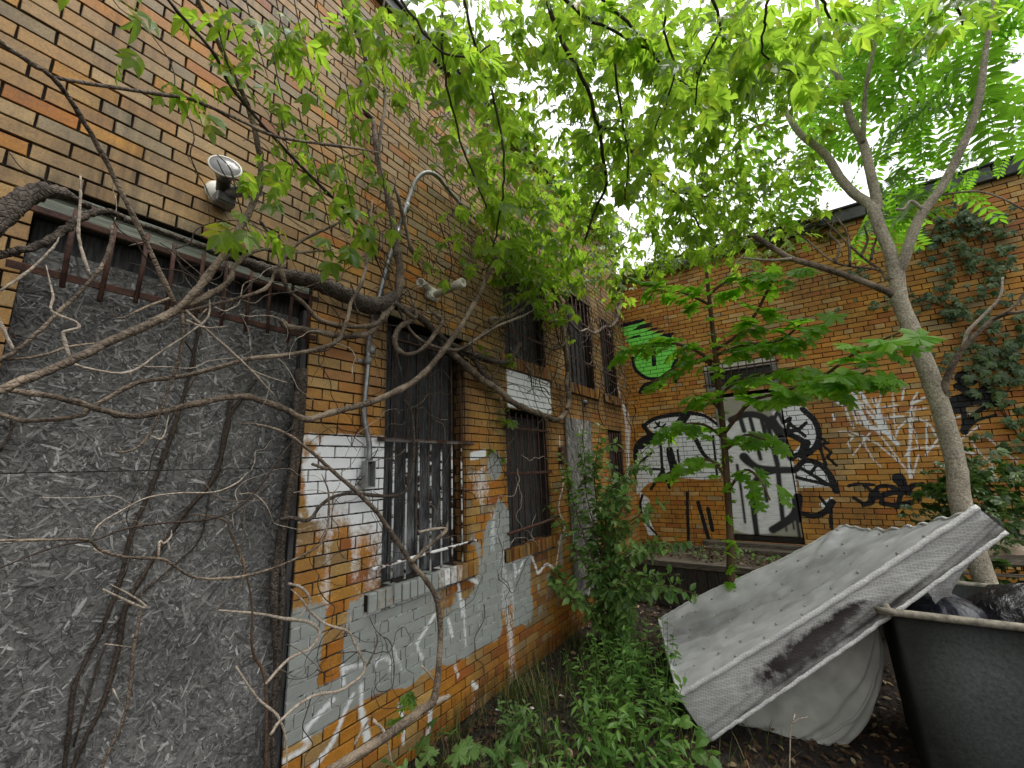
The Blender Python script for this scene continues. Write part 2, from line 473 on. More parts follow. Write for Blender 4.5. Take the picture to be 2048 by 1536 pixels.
WHITE_FILL = [
    RW((1290, 846), (1330, 832), (1372, 828), (1404, 826), (1432, 842), (1440, 880), (1440, 955), (1402, 958), (1340, 952), (1296, 966), (1272, 990), (1268, 905), (1298, 882), (1312, 868)),
    RW((1545, 825), (1575, 812), (1610, 814), (1632, 842), (1637, 875), (1627, 900), (1598, 918), (1588, 905), (1607, 886), (1590, 872), (1572, 862)),
    RW((1592, 930), (1612, 920), (1642, 930), (1666, 955), (1670, 972), (1600, 974)),
    RW((1640, 1008), (1664, 995), (1660, 1012), (1648, 1018)),
    RW((1282, 985), (1300, 1000), (1296, 1020), (1300, 1040), (1312, 1068), (1300, 1070), (1284, 1030)),
]
BELLY = [RW((1462, 838), (1512, 828), (1542, 846), (1570, 880), (1586, 930), (1593, 980), (1592, 1020), (1570, 1052), (1536, 1066), (1500, 1068), (1470, 1060), (1455, 960), (1440, 900), (1440, 850))]
BLACK = [  # (points, width, end width)
    (smooth2(RW((1288, 852), (1310, 838), (1342, 831), (1376, 828))), 0.045, 0.05),
    (RW((1288, 852), (1300, 868), (1312, 873)), 0.05, 0.06),
    (smooth2(RW((1314, 873), (1290, 879), (1274, 896), (1271, 935), (1271, 985))), 0.10, 0.03),
    (RW((1308, 876), (1282, 892)), 0.12, 0.06),
    (RW((1372, 830), (1346, 868)), 0.09, 0.11),
    (smooth2(RW((1312, 874), (1322, 890), (1326, 935), (1340, 975))), 0.03, 0.03),
    (RW((1273, 931), (1304, 906)), 0.03, 0.02), (RW((1272, 937), (1326, 939)), 0.025, 0.025), (RW((1328, 938), (1303, 978)), 0.03, 0.03),
    (RW((1340, 900), (1353, 948)), 0.09, 0.07), (RW((1336, 905), (1344, 940)), 0.03, 0.03),
    (RW((1356, 900), (1362, 945)), 0.02, 0.02), (RW((1426, 872), (1434, 950)), 0.025, 0.02), (RW((1444, 873), (1450, 960)), 0.03, 0.03),
    (smooth2(RW((1392, 880), (1410, 912), (1438, 930))), 0.05, 0.03), (smooth2(RW((1380, 826), (1410, 832), (1436, 850))), 0.04, 0.03),
    (RW((1312, 845), (1318, 852), (1328, 856)), 0.018, 0.018), (RW((1310, 857), (1318, 852), (1320, 844)), 0.018, 0.018), (RW((1322, 862), (1324, 856), (1332, 848)), 0.018, 0.018),
    # door and belly
    (smooth2(RW((1462, 840), (1490, 829), (1520, 832), (1545, 850), (1565, 880), (1582, 915))), 0.075, 0.075),
    (RW((1478, 829), (1488, 862)), 0.05, 0.04), (RW((1500, 836), (1521, 918)), 0.045, 0.03), (RW((1523, 838), (1535, 886)), 0.045, 0.04),
    (RW((1535, 848), (1555, 930), (1560, 985), (1566, 1045)), 0.05, 0.04),
    (RW((1474, 930), (1482, 980), (1490, 1045)), 0.03, 0.02), (RW((1527, 950), (1533, 1002)), 0.03, 0.04),
    (smooth2(RW((1488, 914), (1500, 926), (1524, 937), (1592, 939))), 0.10, 0.05),
    (smooth2(RW((1588, 940), (1545, 942), (1520, 952), (1506, 975), (1506, 1010), (1514, 1072))), 0.07, 0.05),
    (smooth2(RW((1596, 995), (1590, 1028), (1568, 1046), (1545, 1060))), 0.085, 0.07), (RW((1590, 1000), (1597, 1040)), 0.09, 0.03),
    (RW((1570, 1045), (1573, 1062)), 0.02, 0.01), (RW((1584, 1035), (1588, 1058)), 0.02, 0.01), (RW((1593, 1035), (1599, 1072)), 0.02, 0.03),
    # right wings
    (smooth2(RW((1544, 836), (1560, 858), (1590, 874), (1610, 886), (1606, 903), (1588, 913))), 0.06, 0.05),
    (RW((1612, 886), (1604, 910)), 0.10, 0.06),
    (smooth2(RW((1605, 818), (1630, 843), (1638, 872), (1630, 895), (1608, 912))), 0.05, 0.05),
    (RW((1545, 845), (1556, 822), (1566, 846), (1580, 836), (1575, 860)), 0.035, 0.03), (RW((1578, 846), (1610, 872)), 0.03, 0.03), (RW((1572, 860), (1594, 862), (1612, 846)), 0.03, 0.03),
    (smooth2(RW((1638, 872), (1642, 900), (1652, 930))), 0.025, 0.025),
    (smooth2(RW((1594, 934), (1612, 921), (1638, 928), (1656, 945), (1668, 968), (1672, 982))), 0.045, 0.06),
    (RW((1596, 933), (1664, 973)), 0.03, 0.03), (RW((1594, 955), (1662, 971)), 0.03, 0.03), (RW((1632, 932), (1620, 948)), 0.025, 0.025),
    (RW((1638, 873), (1656, 886), (1642, 888), (1662, 905), (1655, 914), (1673, 931)), 0.022, 0.022),
    (smooth2(RW((1600, 1026), (1628, 1032), (1652, 1022), (1664, 1004))), 0.045, 0.06), (RW((1661, 1008), (1663, 1056)), 0.035, 0.02), (RW((1640, 994), (1654, 1012)), 0.025, 0.025),
    (RW((1375, 985), (1378, 1085)), 0.025, 0.035), (RW((1396, 1005), (1418, 1080)), 0.05, 0.03), (RW((1416, 1018), (1425, 1060)), 0.05, 0.03), (smooth2(RW((1286, 990), (1282, 1010), (1290, 1040), (1318, 1072))), 0.03, 0.02),
    # crescent and bug-like tag
    (RW((1697, 972), (1716, 967), (1748, 969)), 0.03, 0.015),
    (smooth2(RW((1728, 970), (1745, 985), (1747, 1000), (1732, 1009), (1708, 996))), 0.03, 0.03), (smooth2(RW((1745, 990), (1742, 1004), (1728, 1009))), 0.06, 0.04),
    (smooth2(RW((1749, 984), (1757, 974), (1776, 972), (1792, 978), (1802, 986))), 0.03, 0.04),
    (smooth2(RW((1756, 994), (1784, 985), (1806, 986))), 0.05, 0.04), (RW((1754, 981), (1768, 1006)), 0.025, 0.025),
    (RW((1763, 1006), (1792, 1012), (1822, 1005)), 0.04, 0.05), (smooth2(RW((1797, 957), (1803, 966), (1812, 980))), 0.10, 0.05), (RW((1802, 985), (1796, 1010)), 0.03, 0.03),
    (smooth2(RW((1814, 982), (1826, 971), (1846, 968))), 0.05, 0.03), (RW((1812, 984), (1832, 992), (1838, 1000)), 0.05, 0.03),
    # tag right of the trunk
    (RW((1926, 755), (1938, 760)), 0.12, 0.10), (RW((1916, 772), (1942, 786)), 0.10, 0.02),
    (smooth2(RW((1908, 812), (1922, 802), (1952, 796), (1968, 786), (1976, 778))), 0.14, 0.08), (smooth2(RW((1958, 798), (1972, 806), (1994, 802))), 0.05, 0.03), (RW((1952, 796), (1970, 802)), 0.12, 0.08),
    (smooth2(RW((1925, 815), (1930, 840), (1929, 864))), 0.03, 0.05), (smooth2(RW((1930, 856), (1952, 826), (1980, 812), (2016, 809))), 0.03, 0.03), (smooth2(RW((1930, 862), (1952, 842), (1992, 830))), 0.025, 0.02),
]
_c = lambda *pp: RW(*crop(1640, 740, 0.205, *pp))
_d = lambda *pp: RW(*crop(1448, 820, 0.293, *pp))
WHITE_LINE = [(_c(*p), w) for p, w in [
    (((220, 340), (310, 540)), .02), (((240, 350), (330, 570)), .025), (((300, 330), (360, 520)), .03), (((330, 330), (400, 520)), .03), (((360, 330), (440, 540)), .05),
    (((400, 320), (520, 470), (640, 620)), .04), (((420, 350), (700, 650)), .03), (((460, 320), (740, 690)), .03), (((500, 270), (720, 680)), .025), (((540, 270), (640, 560)), .03),
    (((320, 200), (400, 420), (480, 560), (620, 600)), .10), (((560, 420), (600, 590)), .10), (((380, 180), (460, 330)), .08), (((600, 120), (540, 200)), .025), (((625, 150), (590, 250), (570, 400)), .025),
    (((950, 220), (900, 300), (880, 480), (870, 780)), .03), (((740, 650), (770, 560), (860, 480), (980, 480), (1080, 540), (1130, 640)), .03), (((1040, 490), (1040, 840)), .03),
    (((700, 100), (720, 400), (745, 650)), .02), (((820, 180), (800, 300)), .035), (((600, 480), (720, 460), (810, 450)), .05), (((590, 370), (760, 340)), .03), (((840, 410), (1040, 370)), .03), (((1020, 270), (890, 330)), .06),
    (((180, 600), (300, 600), (420, 650), (560, 720), (820, 940)), .03), (((480, 620), (320, 830)), .03), (((420, 640), (440, 740), (520, 870), (600, 950)), .025), (((280, 630), (330, 650), (270, 710), (300, 770)), .035),
    (((820, 850), (900, 770), (1160, 740)), .03), (((1030, 830), (1160, 660)), .03), (((850, 480), (930, 620), (960, 750)), .02), (((930, 360), (900, 520), (880, 800)), .02), (((130, 430), (140, 490)), .05), (((160, 310), (230, 340)), .08),
    (((560, 600), (760, 860), (860, 1000)), .03), (((860, 780), (880, 1050)), .05), (((960, 830), (900, 1050)), .03), (((640, 600), (760, 730)), .08),
]] + [(_d(*p), w) for p, w in [(((1600, 210), (1740, 110)), .03), (((1690, 220), (1740, 180), (1800, 190), (1900, 270), (2000, 360)), .03), (((1690, 215), (1740, 290), (1850, 390)), .025), (((1560, 60), (1700, 15)), .03), (((1610, 270), (1700, 300)), .06)]]
_g = lambda *pp: RW(*crop(1240, 630, 0.1172, *pp))
GREEN = _g((40, 230), (200, 170), (380, 120), (480, 230), (560, 270), (760, 330), (900, 380), (950, 560), (950, 750), (880, 900), (740, 1050), (600, 1090), (480, 1070), (350, 980), (260, 880), (230, 760), (240, 600), (160, 470), (60, 380))
BLACK += [(smooth2(_g((20, 200), (150, 170), (300, 130), (380, 118), (450, 210), (560, 265), (700, 315), (850, 360))), .05, .05),
          (smooth2(_g((225, 740), (255, 900), (340, 1000), (480, 1085), (640, 1095))), .04, .04), (_g((965, 700), (955, 800), (915, 890)), .05, .05), (_g((580, 560), (590, 850)), .06, .04),
          (smooth2(_g((210, 300), (260, 280), (300, 320), (280, 380), (220, 390), (190, 350), (210, 300))), .03, .03), (smooth2(_g((360, 1320), (440, 1200), (640, 1150))), .06, .04), (_g((980, 1050), (950, 1120)), .06, .05)]
def paint_rear(P):
    out = np.zeros((len(P), 4))
    for f in WHITE_FILL: out[:, 0] = np.maximum(out[:, 0], fill(P, f))
    for f in BELLY: out[:, 0] = np.maximum(out[:, 0], fill(P, f))
    for l, w in WHITE_LINE: out[:, 0] = np.maximum(out[:, 0], stroke(P, l, w*0.45, soft=0.016)*0.74)
    out[:, 3] = fill(P, GREEN)
    out[:, 0] *= 1-out[:, 3]
    for l, a, b in BLACK: out[:, 1] = np.maximum(out[:, 1], stroke(P, l, a*1.2, b*1.2))
    # overspray haze round the scribble
    c = np.array(_c((560, 480))[0]); h = np.exp(-(((P-c)/np.array([0.42, 0.32]))**2).sum(1))
    out[:, 0] = np.maximum(out[:, 0], h*0.34)
    return out
_e = lambda *pp: LW(*crop(560, 1200, 0.2187, *pp))
LEFT_LINES = [(_e((480, 920), (360, 1040), (240, 1180), (215, 1250), (265, 1300), (240, 1350), (80, 1440), (0, 1500)), .05, .05),
              (_e((670, 860), (600, 1000), (520, 1220), (420, 1390), (300, 1536)), .03, .06), (_e((745, 780), (740, 1000), (770, 1120), (800, 1260)), .03, .10),
              (_e((1090, 940), (1130, 1100), (1130, 1300)), .05, .06), (_e((1380, 940), (1370, 1100), (1330, 1350)), .07, .06), (_e((560, 620), (700, 600), (760, 590)), .04, .03), (_e((570, 600), (580, 760)), .05, .02),
              (smooth2(_e((870, 600), (890, 550), (960, 535), (1010, 560), (1015, 640))), .035, .03), (_e((1040, 430), (1080, 560), (1120, 650)), .03, .01), (_e((1420, 130), (1340, 260), (1250, 400)), .03, .05), (_e((1260, 440), (1300, 540)), .04, .02),
              (_e((1540, 180), (1580, 330)), .05, .03), (_e((1680, 0), (1690, 260), (1700, 420)), .04, .03), (_e((1600, 600), (1630, 700)), .06, .02), (_e((1760, 760), (1800, 800)), .08, .05),
              (LW((880, 1160), (930, 1150), (955, 1165)), .10, .05), (LW((915, 1150), (925, 1230)), .06, .03),
              (smooth2(LW((1119, 872), (1121, 930), (1127, 965), (1118, 1005), (1121, 1030), (1131, 1050), (1122, 1072), (1117, 1100), (1112, 1135))), .035, .03), (LW((1117, 1085), (1133, 1070), (1130, 1062)), .03, .03),
              (smooth2(LW((1024, 1110), (1034, 1146), (1046, 1122), (1060, 1110), (1072, 1136), (1076, 1146), (1094, 1128), (1108, 1138))), .05, .04), (LW((1030, 1130), (1030, 1160)), .03, .03)]
for k in range(8):
    LEFT_LINES.append((smooth2(LW((1240+k*2.6-4, 775+k*9), (1250+k*2+random.uniform(-4, 4), 830), (1256+random.uniform(-5, 5), 880), (1262-k+random.uniform(-4, 4), 960))), .045, .03))
def paint_left(P):
    y, z = P[:, 0], P[:, 1]
    out = np.zeros((len(P), 4))
    n1 = fbm(y*3.1, z*2.2, 3); n2 = fbm(y*7.0, z*1.6, 9); n3 = fbm(y*9, z*5, 21)
    # white spray on the pier beside the tall window: a hard top edge, patchy below
    top = sstep(2.01, 1.96, z)
    a = top*sstep(0.85, 1.25, z + 0.3*(n1-0.5))*(y < 1.80)
    a = a*np.clip(0.35 + 1.5*(n2-0.28) + 0.8*sstep(1.6, 1.9, z), 0, 1)
    a *= 1 - 0.85*sstep(0.09, 0.03, np.abs(y-1.50-0.06*(1.3-z)))*sstep(1.55, 1.3, z)
    a *= 1 - 0.7*sstep(1.42, 1.30, y)*sstep(0.45, 0.7, n3+0.25*(z < 1.5))
    # right of the tall window
    b = ((y > 2.6) & (y < 3.2))*sstep(1.95, 1.75, z+0.5*(n1-0.5))*np.clip(1.7*(n2-0.42), 0, 1)*0.9
    out[:, 0] = np.maximum(a, b)
    # silver band under the sills
    lo = 0.48 - 0.05*(y-1.3) + 0.10*(n2-0.5)
    hi = 1.02 + 0.45*sstep(2.5, 2.8, y)*sstep(3.5, 3.0, y) + 0.25*(n1-0.5)
    s = sstep(lo-0.03, lo+0.03, z)*sstep(hi+0.06, hi-0.06, z)*sstep(4.45, 3.3, y+0.9*(n3-0.5)+0.25*(0.6-z))
    s *= 1 - 0.95*sstep(0.085, 0.05, np.abs(y-1.47-0.10*(z-0.8)))*sstep(0.62, 0.70, z)
    s *= 1 - 0.8*sstep(0.5, 0.62, fbm(y*5.5, z*2.0, 44))*sstep(1.8, 2.6, y)
    out[:, 2] = np.maximum(s, 0.75*a*sstep(1.25, 1.0, z))
    blob = np.exp(-(((y-2.98)/0.13)**2 + ((z-1.78)/0.16)**2)*1.2)
    out[:, 2] = np.maximum(out[:, 2], sstep(0.35, 0.6, blob))
    # white rectangle over the second window
    r = sstep(3.18, 3.24, y)*sstep(4.12, 4.02, y+0.1*(n1-0.5))*sstep(2.30, 2.36, z)*sstep(2.74, 2.70, z)
    out[:, 0] = np.maximum(out[:, 0], r)
    for l, w0, w1 in LEFT_LINES: out[:, 0] = np.maximum(out[:, 0], stroke(P, l, w0*0.45, w1*0.45, 0.03)*(0.6+0.25*n3))
    sm = sstep(0.05, 0.02, np.abs(z-1.88-0.02*np.sin(y*9)))*((y > 2.64) & (y < 2.86))
    out[:, 0] = np.maximum(out[:, 0], sm*0.9)
    return out

# ------------------------------------------------------------------ brick walls
CS, MOD, JT = 0.066, 0.205, 0.0082
def LEFT(h, u, z): return np.stack([h, u, z], -1)
def REAR(h, u, z): return np.stack([u, D-h, z], -1)
def build_wall(parent, to3d, U0, U1, Z0, Z1, openings, color, paint, stain, mat, Hoff, fine, seed, nparts=300, breaks=()):
    rng = np.random.RandomState(seed)
    bricks = []
    for k in range(int(round(Z0/CS)), int(round(Z1/CS))):
        z0, z1 = k*CS+JT/2, (k+1)*CS-JT/2; zc = (z0+z1)/2
        free = [(U0, U1)]
        for (a, b, c, d) in openings:
            if c < zc < d:
                nf = []
                for (p, q) in free:
                    if b <= p or a >= q: nf.append((p, q)); continue
                    if a > p: nf.append((p, a))
                    if b < q: nf.append((b, q))
                free = nf
        for c_ in breaks:
            free = [s for (p, q) in free for s in (((p, c_), (c_, q)) if p < c_ < q else ((p, q),))]
        head = (k % 6 == 2)
        md = MOD/2 if head else MOD
        off = (0.25 if head else (0.5 if k % 2 else 0.0))*MOD + rng.uniform(-0.006, 0.006)
        for (p, q) in free:
            u = p; g = math.floor((p-off)/md)*md+off
            while u < q-1e-4:
                g += md
                e = min(g, q)
                if q-e < 0.035: e = q
                if e-u > 0.03:
                    bricks.append((u + (0 if u == p else JT/2), e - (0 if e >= q-1e-6 else JT/2), z0+rng.uniform(-.0012, .0012), z1+rng.uniform(-.0012, .0012), e-u > 0.13))
                    u = e
                else:
                    u = u if e < q else q
                    if e >= q: break
                if g > q: break
    B = np.array([b[:4] for b in bricks])
    ctr3 = to3d(np.zeros(len(B)), (B[:, 0]+B[:, 1])/2, (B[:, 2]+B[:, 3])/2)
    e0 = proj(to3d(np.zeros(len(B)), B[:, 0], (B[:, 2]+B[:, 3])/2)); e1 = proj(to3d(np.zeros(len(B)), B[:, 1], (B[:, 2]+B[:, 3])/2))
    f0 = proj(to3d(np.zeros(len(B)), (B[:, 0]+B[:, 1])/2, B[:, 2])); f1 = proj(to3d(np.zeros(len(B)), (B[:, 0]+B[:, 1])/2, B[:, 3]))
    cc = proj(ctr3)
    area = np.linalg.norm(e0[:, :2]-e1[:, :2], axis=1)*np.linalg.norm(f0[:, :2]-f1[:, :2], axis=1)
    vis = (cc[:, 2] > 0.2) & (cc[:, 0] > -40) & (cc[:, 0] < 2090) & (cc[:, 1] > -40) & (cc[:, 1] < 1580)
    area = np.where(vis, area, -1)
    own = set(np.argsort(-area)[:nparts].tolist())
    G, spans, n0 = [], [], 0
    for i, (u0, u1, z0, z1) in enumerate(B):
        nu, nz = (max(2, int((u1-u0)/0.0145)), 4) if fine((u0+u1)/2, (z0+z1)/2) else (1, 1)
        b = 0.0018; H = Hoff((u0+u1)/2) + rng.uniform(-0.0015, 0.002); tu, tz = rng.uniform(-.0006, .0006, 2)
        us = np.r_[u0, u0, np.linspace(u0+b, u1-b, nu+1), u1, u1]; zs = np.r_[z0, z0, np.linspace(z0+b, z1-b, nz+1), z1, z1]
        hu = np.r_[-0.016+H, H-b, np.full(nu+1, H), H-b, -0.016+H]; hz = np.r_[-0.016+H, H-b, np.full(nz+1, H), H-b, -0.016+H]
        UU, ZZ = np.meshgrid(us, zs, indexing='ij'); HH = np.minimum(hu[:, None], hz[None, :])
        HH = HH + tu*np.sign(UU-(u0+u1)/2)*(HH > H-0.01) + tz*np.sign(ZZ-(z0+z1)/2)*(HH > H-0.01)
        A_, B_ = UU.shape
        jt = rng.normal(0, 0.0009, (A_, B_)); edge_ = np.zeros((A_, B_), bool); edge_[1, :] = edge_[-2, :] = edge_[:, 1] = edge_[:, -2] = True
        HH = HH - np.abs(jt)*edge_*1.6; ZZ = ZZ + jt*edge_; UU = UU + jt.T.reshape(A_, B_)*edge_
        if rng.rand() < 0.10:                                  # a chipped corner
            ci, cj = rng.choice([1, A_-2]), rng.choice([1, B_-2]); HH[ci, cj] -= 0.007; UU[ci, cj] += (0.006 if ci == 1 else -0.006); ZZ[ci, cj] += (0.005 if cj == 1 else -0.005)
        ii, jj = np.meshgrid(np.arange(A_-1), np.arange(B_-1), indexing='ij')
        keep = ~(((ii == 0) | (ii == A_-2)) & ((jj == 0) | (jj == B_-2)))
        ii, jj = ii[keep], jj[keep]
        fc = np.stack([ii*B_+jj, (ii+1)*B_+jj, (ii+1)*B_+jj+1, ii*B_+jj+1], 1)
        G.append((HH.ravel(), UU.ravel(), ZZ.ravel(), fc)); spans.append((n0, n0+HH.size)); n0 += HH.size
    Hh = np.concatenate([g[0] for g in G]); Uu = np.concatenate([g[1] for g in G]); Zz = np.concatenate([g[2] for g in G])
    P2 = np.stack([Uu, Zz], 1)
    pa = paint(P2); stn = stain(P2)
    bk = np.zeros((len(P2), 4))
    for i, (a, b) in enumerate(spans): bk[a:b, :3] = color((B[i, 0]+B[i, 1])/2, (B[i, 2]+B[i, 3])/2, rng); bk[a:b, 3] = 1
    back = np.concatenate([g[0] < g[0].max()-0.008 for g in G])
    bk[back, :3] = (0.014, 0.010, 0.008)                          # brick sides darkened to the mortar colour so the recessed joints read black
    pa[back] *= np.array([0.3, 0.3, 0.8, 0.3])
    X = to3d(Hh, Uu, Zz)
    rV, rF, rA, n = [], [], [], 0
    for i, (a, b) in enumerate(spans):
        if i in own:
            c = ctr3[i]
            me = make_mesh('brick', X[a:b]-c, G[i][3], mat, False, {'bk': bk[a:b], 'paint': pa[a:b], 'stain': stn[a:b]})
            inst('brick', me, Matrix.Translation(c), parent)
        else:
            rV.append(X[a:b]); rF.append(G[i][3]+n); rA.append((a, b)); n += b-a
    sel = np.concatenate([np.arange(a, b) for a, b in rA])
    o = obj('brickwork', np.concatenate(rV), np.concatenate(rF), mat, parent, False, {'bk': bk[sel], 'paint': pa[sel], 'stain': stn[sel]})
    o['kind'] = 'stuff'
    # recessed mortar bed
    ub = sorted(set(np.round(np.r_[np.arange(U0, U1, 0.045), U1, [c_ for c_ in breaks], [c_+0.001 for c_ in breaks], [o_[0] for o_ in openings], [o_[1] for o_ in openings]], 4)))
    zb = sorted(set(np.round(np.r_[np.arange(Z0, Z1, 0.033), Z1, [o_[2] for o_ in openings], [o_[3] for o_ in openings]], 4)))
    ub, zb = np.array([u for u in ub if U0 <= u <= U1]), np.array([z for z in zb if Z0 <= z <= Z1])
    UU, ZZ = np.meshgrid(ub, zb, indexing='ij')
    nu, nz = UU.shape
    ii, jj = np.meshgrid(np.arange(nu-1), np.arange(nz-1), indexing='ij'); ii, jj = ii.ravel(), jj.ravel()
    uc, zc = (ub[ii]+ub[ii+1])/2, (zb[jj]+zb[jj+1])/2
    keep = np.ones(len(ii), bool)
    for (a, b, c, d) in openings: keep &= ~((uc > a) & (uc < b) & (zc > c) & (zc < d))
    ii, jj = ii[keep], jj[keep]
    fc = np.stack([ii*nz+jj, (ii+1)*nz+jj, (ii+1)*nz+jj+1, ii*nz+jj+1], 1)
    uu, zz = UU.ravel(), ZZ.ravel(); P2 = np.stack([uu, zz], 1)
    hh = np.array([Hoff(u) for u in ub])[:, None].repeat(nz, 1).ravel() - 0.010
    obj('mortar_bed', to3d(hh, uu, zz), fc, M['mortar'], parent, False, {'paint': paint(P2), 'stain': stain(P2)})

def pick(rng, pal, w): return np.array(pal[rng.choice(len(pal), p=w)])*rng.uniform(0.92, 1.08)
def color_left(u, z, rng):
    tan = pick(rng, [(.37, .235, .100), (.34, .210, .085), (.29, .215, .115), (.38, .220, .078), (.39, .262, .120), (.37, .195, .060)], [.26, .24, .12, .22, .13, .03])
    org = pick(rng, [(.44, .185, .026), (.46, .225, .040), (.40, .145, .020), (.43, .26, .085), (.34, .11, .024)], [.34, .3, .2, .1, .06])
    k = float(np.clip((2.9-z)/1.2 + 0.25*(u > 5), 0, 1))
    k = k if rng.rand() < 0.85 else 1-k
    return tan*(1-k) + org*k
def color_rear(u, z, rng):
    return pick(rng, [(.50, .225, .036), (.53, .265, .050), (.47, .185, .028), (.55, .335, .12), (.42, .15, .034), (.38, .265, .12)], [.30, .27, .18, .14, .06, .05])

# openings (u0, u1, z0, z1) in courses
C_ = CS
DOOR_L = (0.140, 1.235, 0.0, 44*C_)
WIN1 = (1.782, 2.590, 16*C_, 43*C_); SILL1 = (1.664, 2.690, 14*C_+0.02, 16*C_)
WIN2 = (3.170, 3.920, 16*C_, 35*C_); SILL2 = (3.08, 3.99, 14*C_+0.02, 16*C_)
WIN2U = (3.200, 3.980, 43*C_, 58*C_); SILL2U = (3.10, 4.08, 41*C_, 43*C_)
WIN3U = (4.600, 5.360, 42*C_, 61*C_); SILL3U = (4.50, 5.45, 40*C_, 42*C_)
WIN4U = (5.720, 6.250, 42*C_, 60*C_); SILL4U = (5.63, 6.34, 40*C_, 42*C_)
WIN4 = (5.700, 6.210, 18*C_, 34*C_); SILL4 = (5.62, 6.30, 16*C_, 18*C_)
LOPEN = [DOOR_L, WIN1, SILL1, WIN2, SILL2, WIN2U, SILL2U, WIN3U, SILL3U, WIN4U, SILL4U, WIN4, SILL4]
DOOR_R = (1.290, 2.120, 10*C_, 41*C_); WIN_R = (1.200, 2.140, 42*C_, 48*C_)
ROPEN = [DOOR_R, WIN_R]
LTOP, RTOP = 82*C_, 73*C_
def stain_from(P, specs, base):
    out = np.zeros((len(P), 4)); u, z = P[:, 0], P[:, 1]
    for (a, b, top, ln, k) in specs:
        n = fbm(u*14, z*0.7, 5)
        m = sstep(a-0.05, a+0.03, u)*sstep(b+0.05, b-0.03, u)*(z < top)*np.clip(1-(top-z)/(ln*(0.4+1.2*n)), 0, 1)
        out[:, 0] = np.maximum(out[:, 0], m*k)
    out[:, 0] = np.maximum(out[:, 0], base(u, z)); out[:, 3] = 1
    return out
def base_left(u, z):
    n = fbm(u*1.3, z*1.1, 77); n2 = fbm(u*4, z*4, 78)
    s = 0.55*sstep(0.55, 0.72, n)*sstep(3.0, 3.4, z); s = np.maximum(s, 0.6*sstep(0.56, 0.70, fbm(u*7, z*0.35, 83))*sstep(2.0, 3.2, z+0.8*n2))                                  # sooty clouds high on the wall
    for (a, b, c, d) in (WIN2U, WIN3U, WIN4U, WIN4, WIN2):                             # smoke blackening round the openings
        dx = np.maximum(np.maximum(a-u, u-b), 0); dz = np.maximum(np.maximum(c-z, z-d), 0)
        s = np.maximum(s, 0.95*np.clip(1-np.hypot(dx*1.4, dz*0.8)/(0.10+0.22*n2), 0, 1))
    s = np.maximum(s, 0.8*np.clip(1-np.hypot(np.maximum(np.maximum(WIN1[0]-u, u-WIN1[1]), 0), np.maximum(np.maximum(WIN1[2]-z, z-WIN1[3]), 0))/(0.03+0.07*n2), 0, 1))
    s = np.maximum(s, 0.8*sstep(0.2, 0.0, z-0.12*n2)*sstep(1.8, 2.6, u))                   # splash dirt at the foot of the wall
    s = np.maximum(s, 0.5*sstep(2.3, 3.6, u)*sstep(0.7, 0.3, z)*n2)
    s = np.maximum(s, 0.9*sstep(0.06, 0.0, np.abs(z-2.93))*(u < 1.35)*(u > 0.05))
    return s
def stain_left(P):
    specs = [(1.70, 2.65, 14*C_, 0.30, 0.75), (3.08, 3.99, 14*C_, 0.35, 0.8), (3.95, 4.5, 41*C_, 0.6, 0.9), (4.5, 5.45, 40*C_, 0.55, 0.9), (5.63, 6.34, 40*C_, 0.7, 0.95),
             (1.26, 1.70, 43*C_, 0.45, 0.75), (2.62, 3.2, 43*C_, 0.8, 0.55), (0.2, 1.3, 3.1, 0.15, 0.7), (1.05, 1.7, 3.35, 0.4, 0.45)]
    o = stain_from(P, specs, base_left); u, z = P[:, 0], P[:, 1]
    o[:, 1] = 0.8*sstep(2.7, 3.0, u)*sstep(3.4, 3.1, u)*sstep(1.7, 2.2, z)*sstep(3.3, 2.9, z)
    return o
def stain_rear(P):
    def base(u, z):
        n = fbm(u*2, z*2, 31)
        return np.maximum(0.35*sstep(0.55, 0.75, n), 0.6*sstep(4.65, 4.8, z-0.15*n))
    return stain_from(P, [(1.15, 2.2, 42*C_, 0.2, 0.5), (3.9, 4.4, 4.1, 0.4, 0.6)], base)

# ------------------------------------------------------------------ left building wing
bl = thing('brick_building', 'tall tan brick wing at left with boarded barred windows and silver spray paint', 'building', (0, 3.3, 0))
def fine_left(u, z): return (u < 4.6 and z < 2.1 and u > 1.2) or (3.1 < u < 4.2 and 2.25 < z < 2.8) or u > 6.2
build_wall(bl, LEFT, -2.0, D, 0.0, LTOP, LOPEN, color_left, paint_left, stain_left, M['brick_left'], lambda u: 0.0, fine_left, 5)
br = thing('brick_building', 'lower rear orange brick wing with graffiti covered door and creeper', 'building', (3.4, D, 0))
def fine_rear(u, z): return u < 5.2 and 0.6 < z < 3.75 and not (z > 2.75 and 1.2 < u < 2.9 and False)
build_wall(br, REAR, 0.0, 9.0, 0.0, RTOP, ROPEN, color_rear, paint_rear, stain_rear, M['brick_rear'], lambda u: 0.03 if u <= 0.78 else 0.0, fine_rear, 9, breaks=(0.78,))
V = np.array([(-0.02, 0.779, 0.0), (0.028, 0.779, 0.0), (0.028, 0.779, RTOP), (-0.02, 0.779, RTOP)]); obj('pier_return', REAR(V[:, 0], V[:, 1], V[:, 2]), [(0, 1, 2, 3)], M['soot'], br)

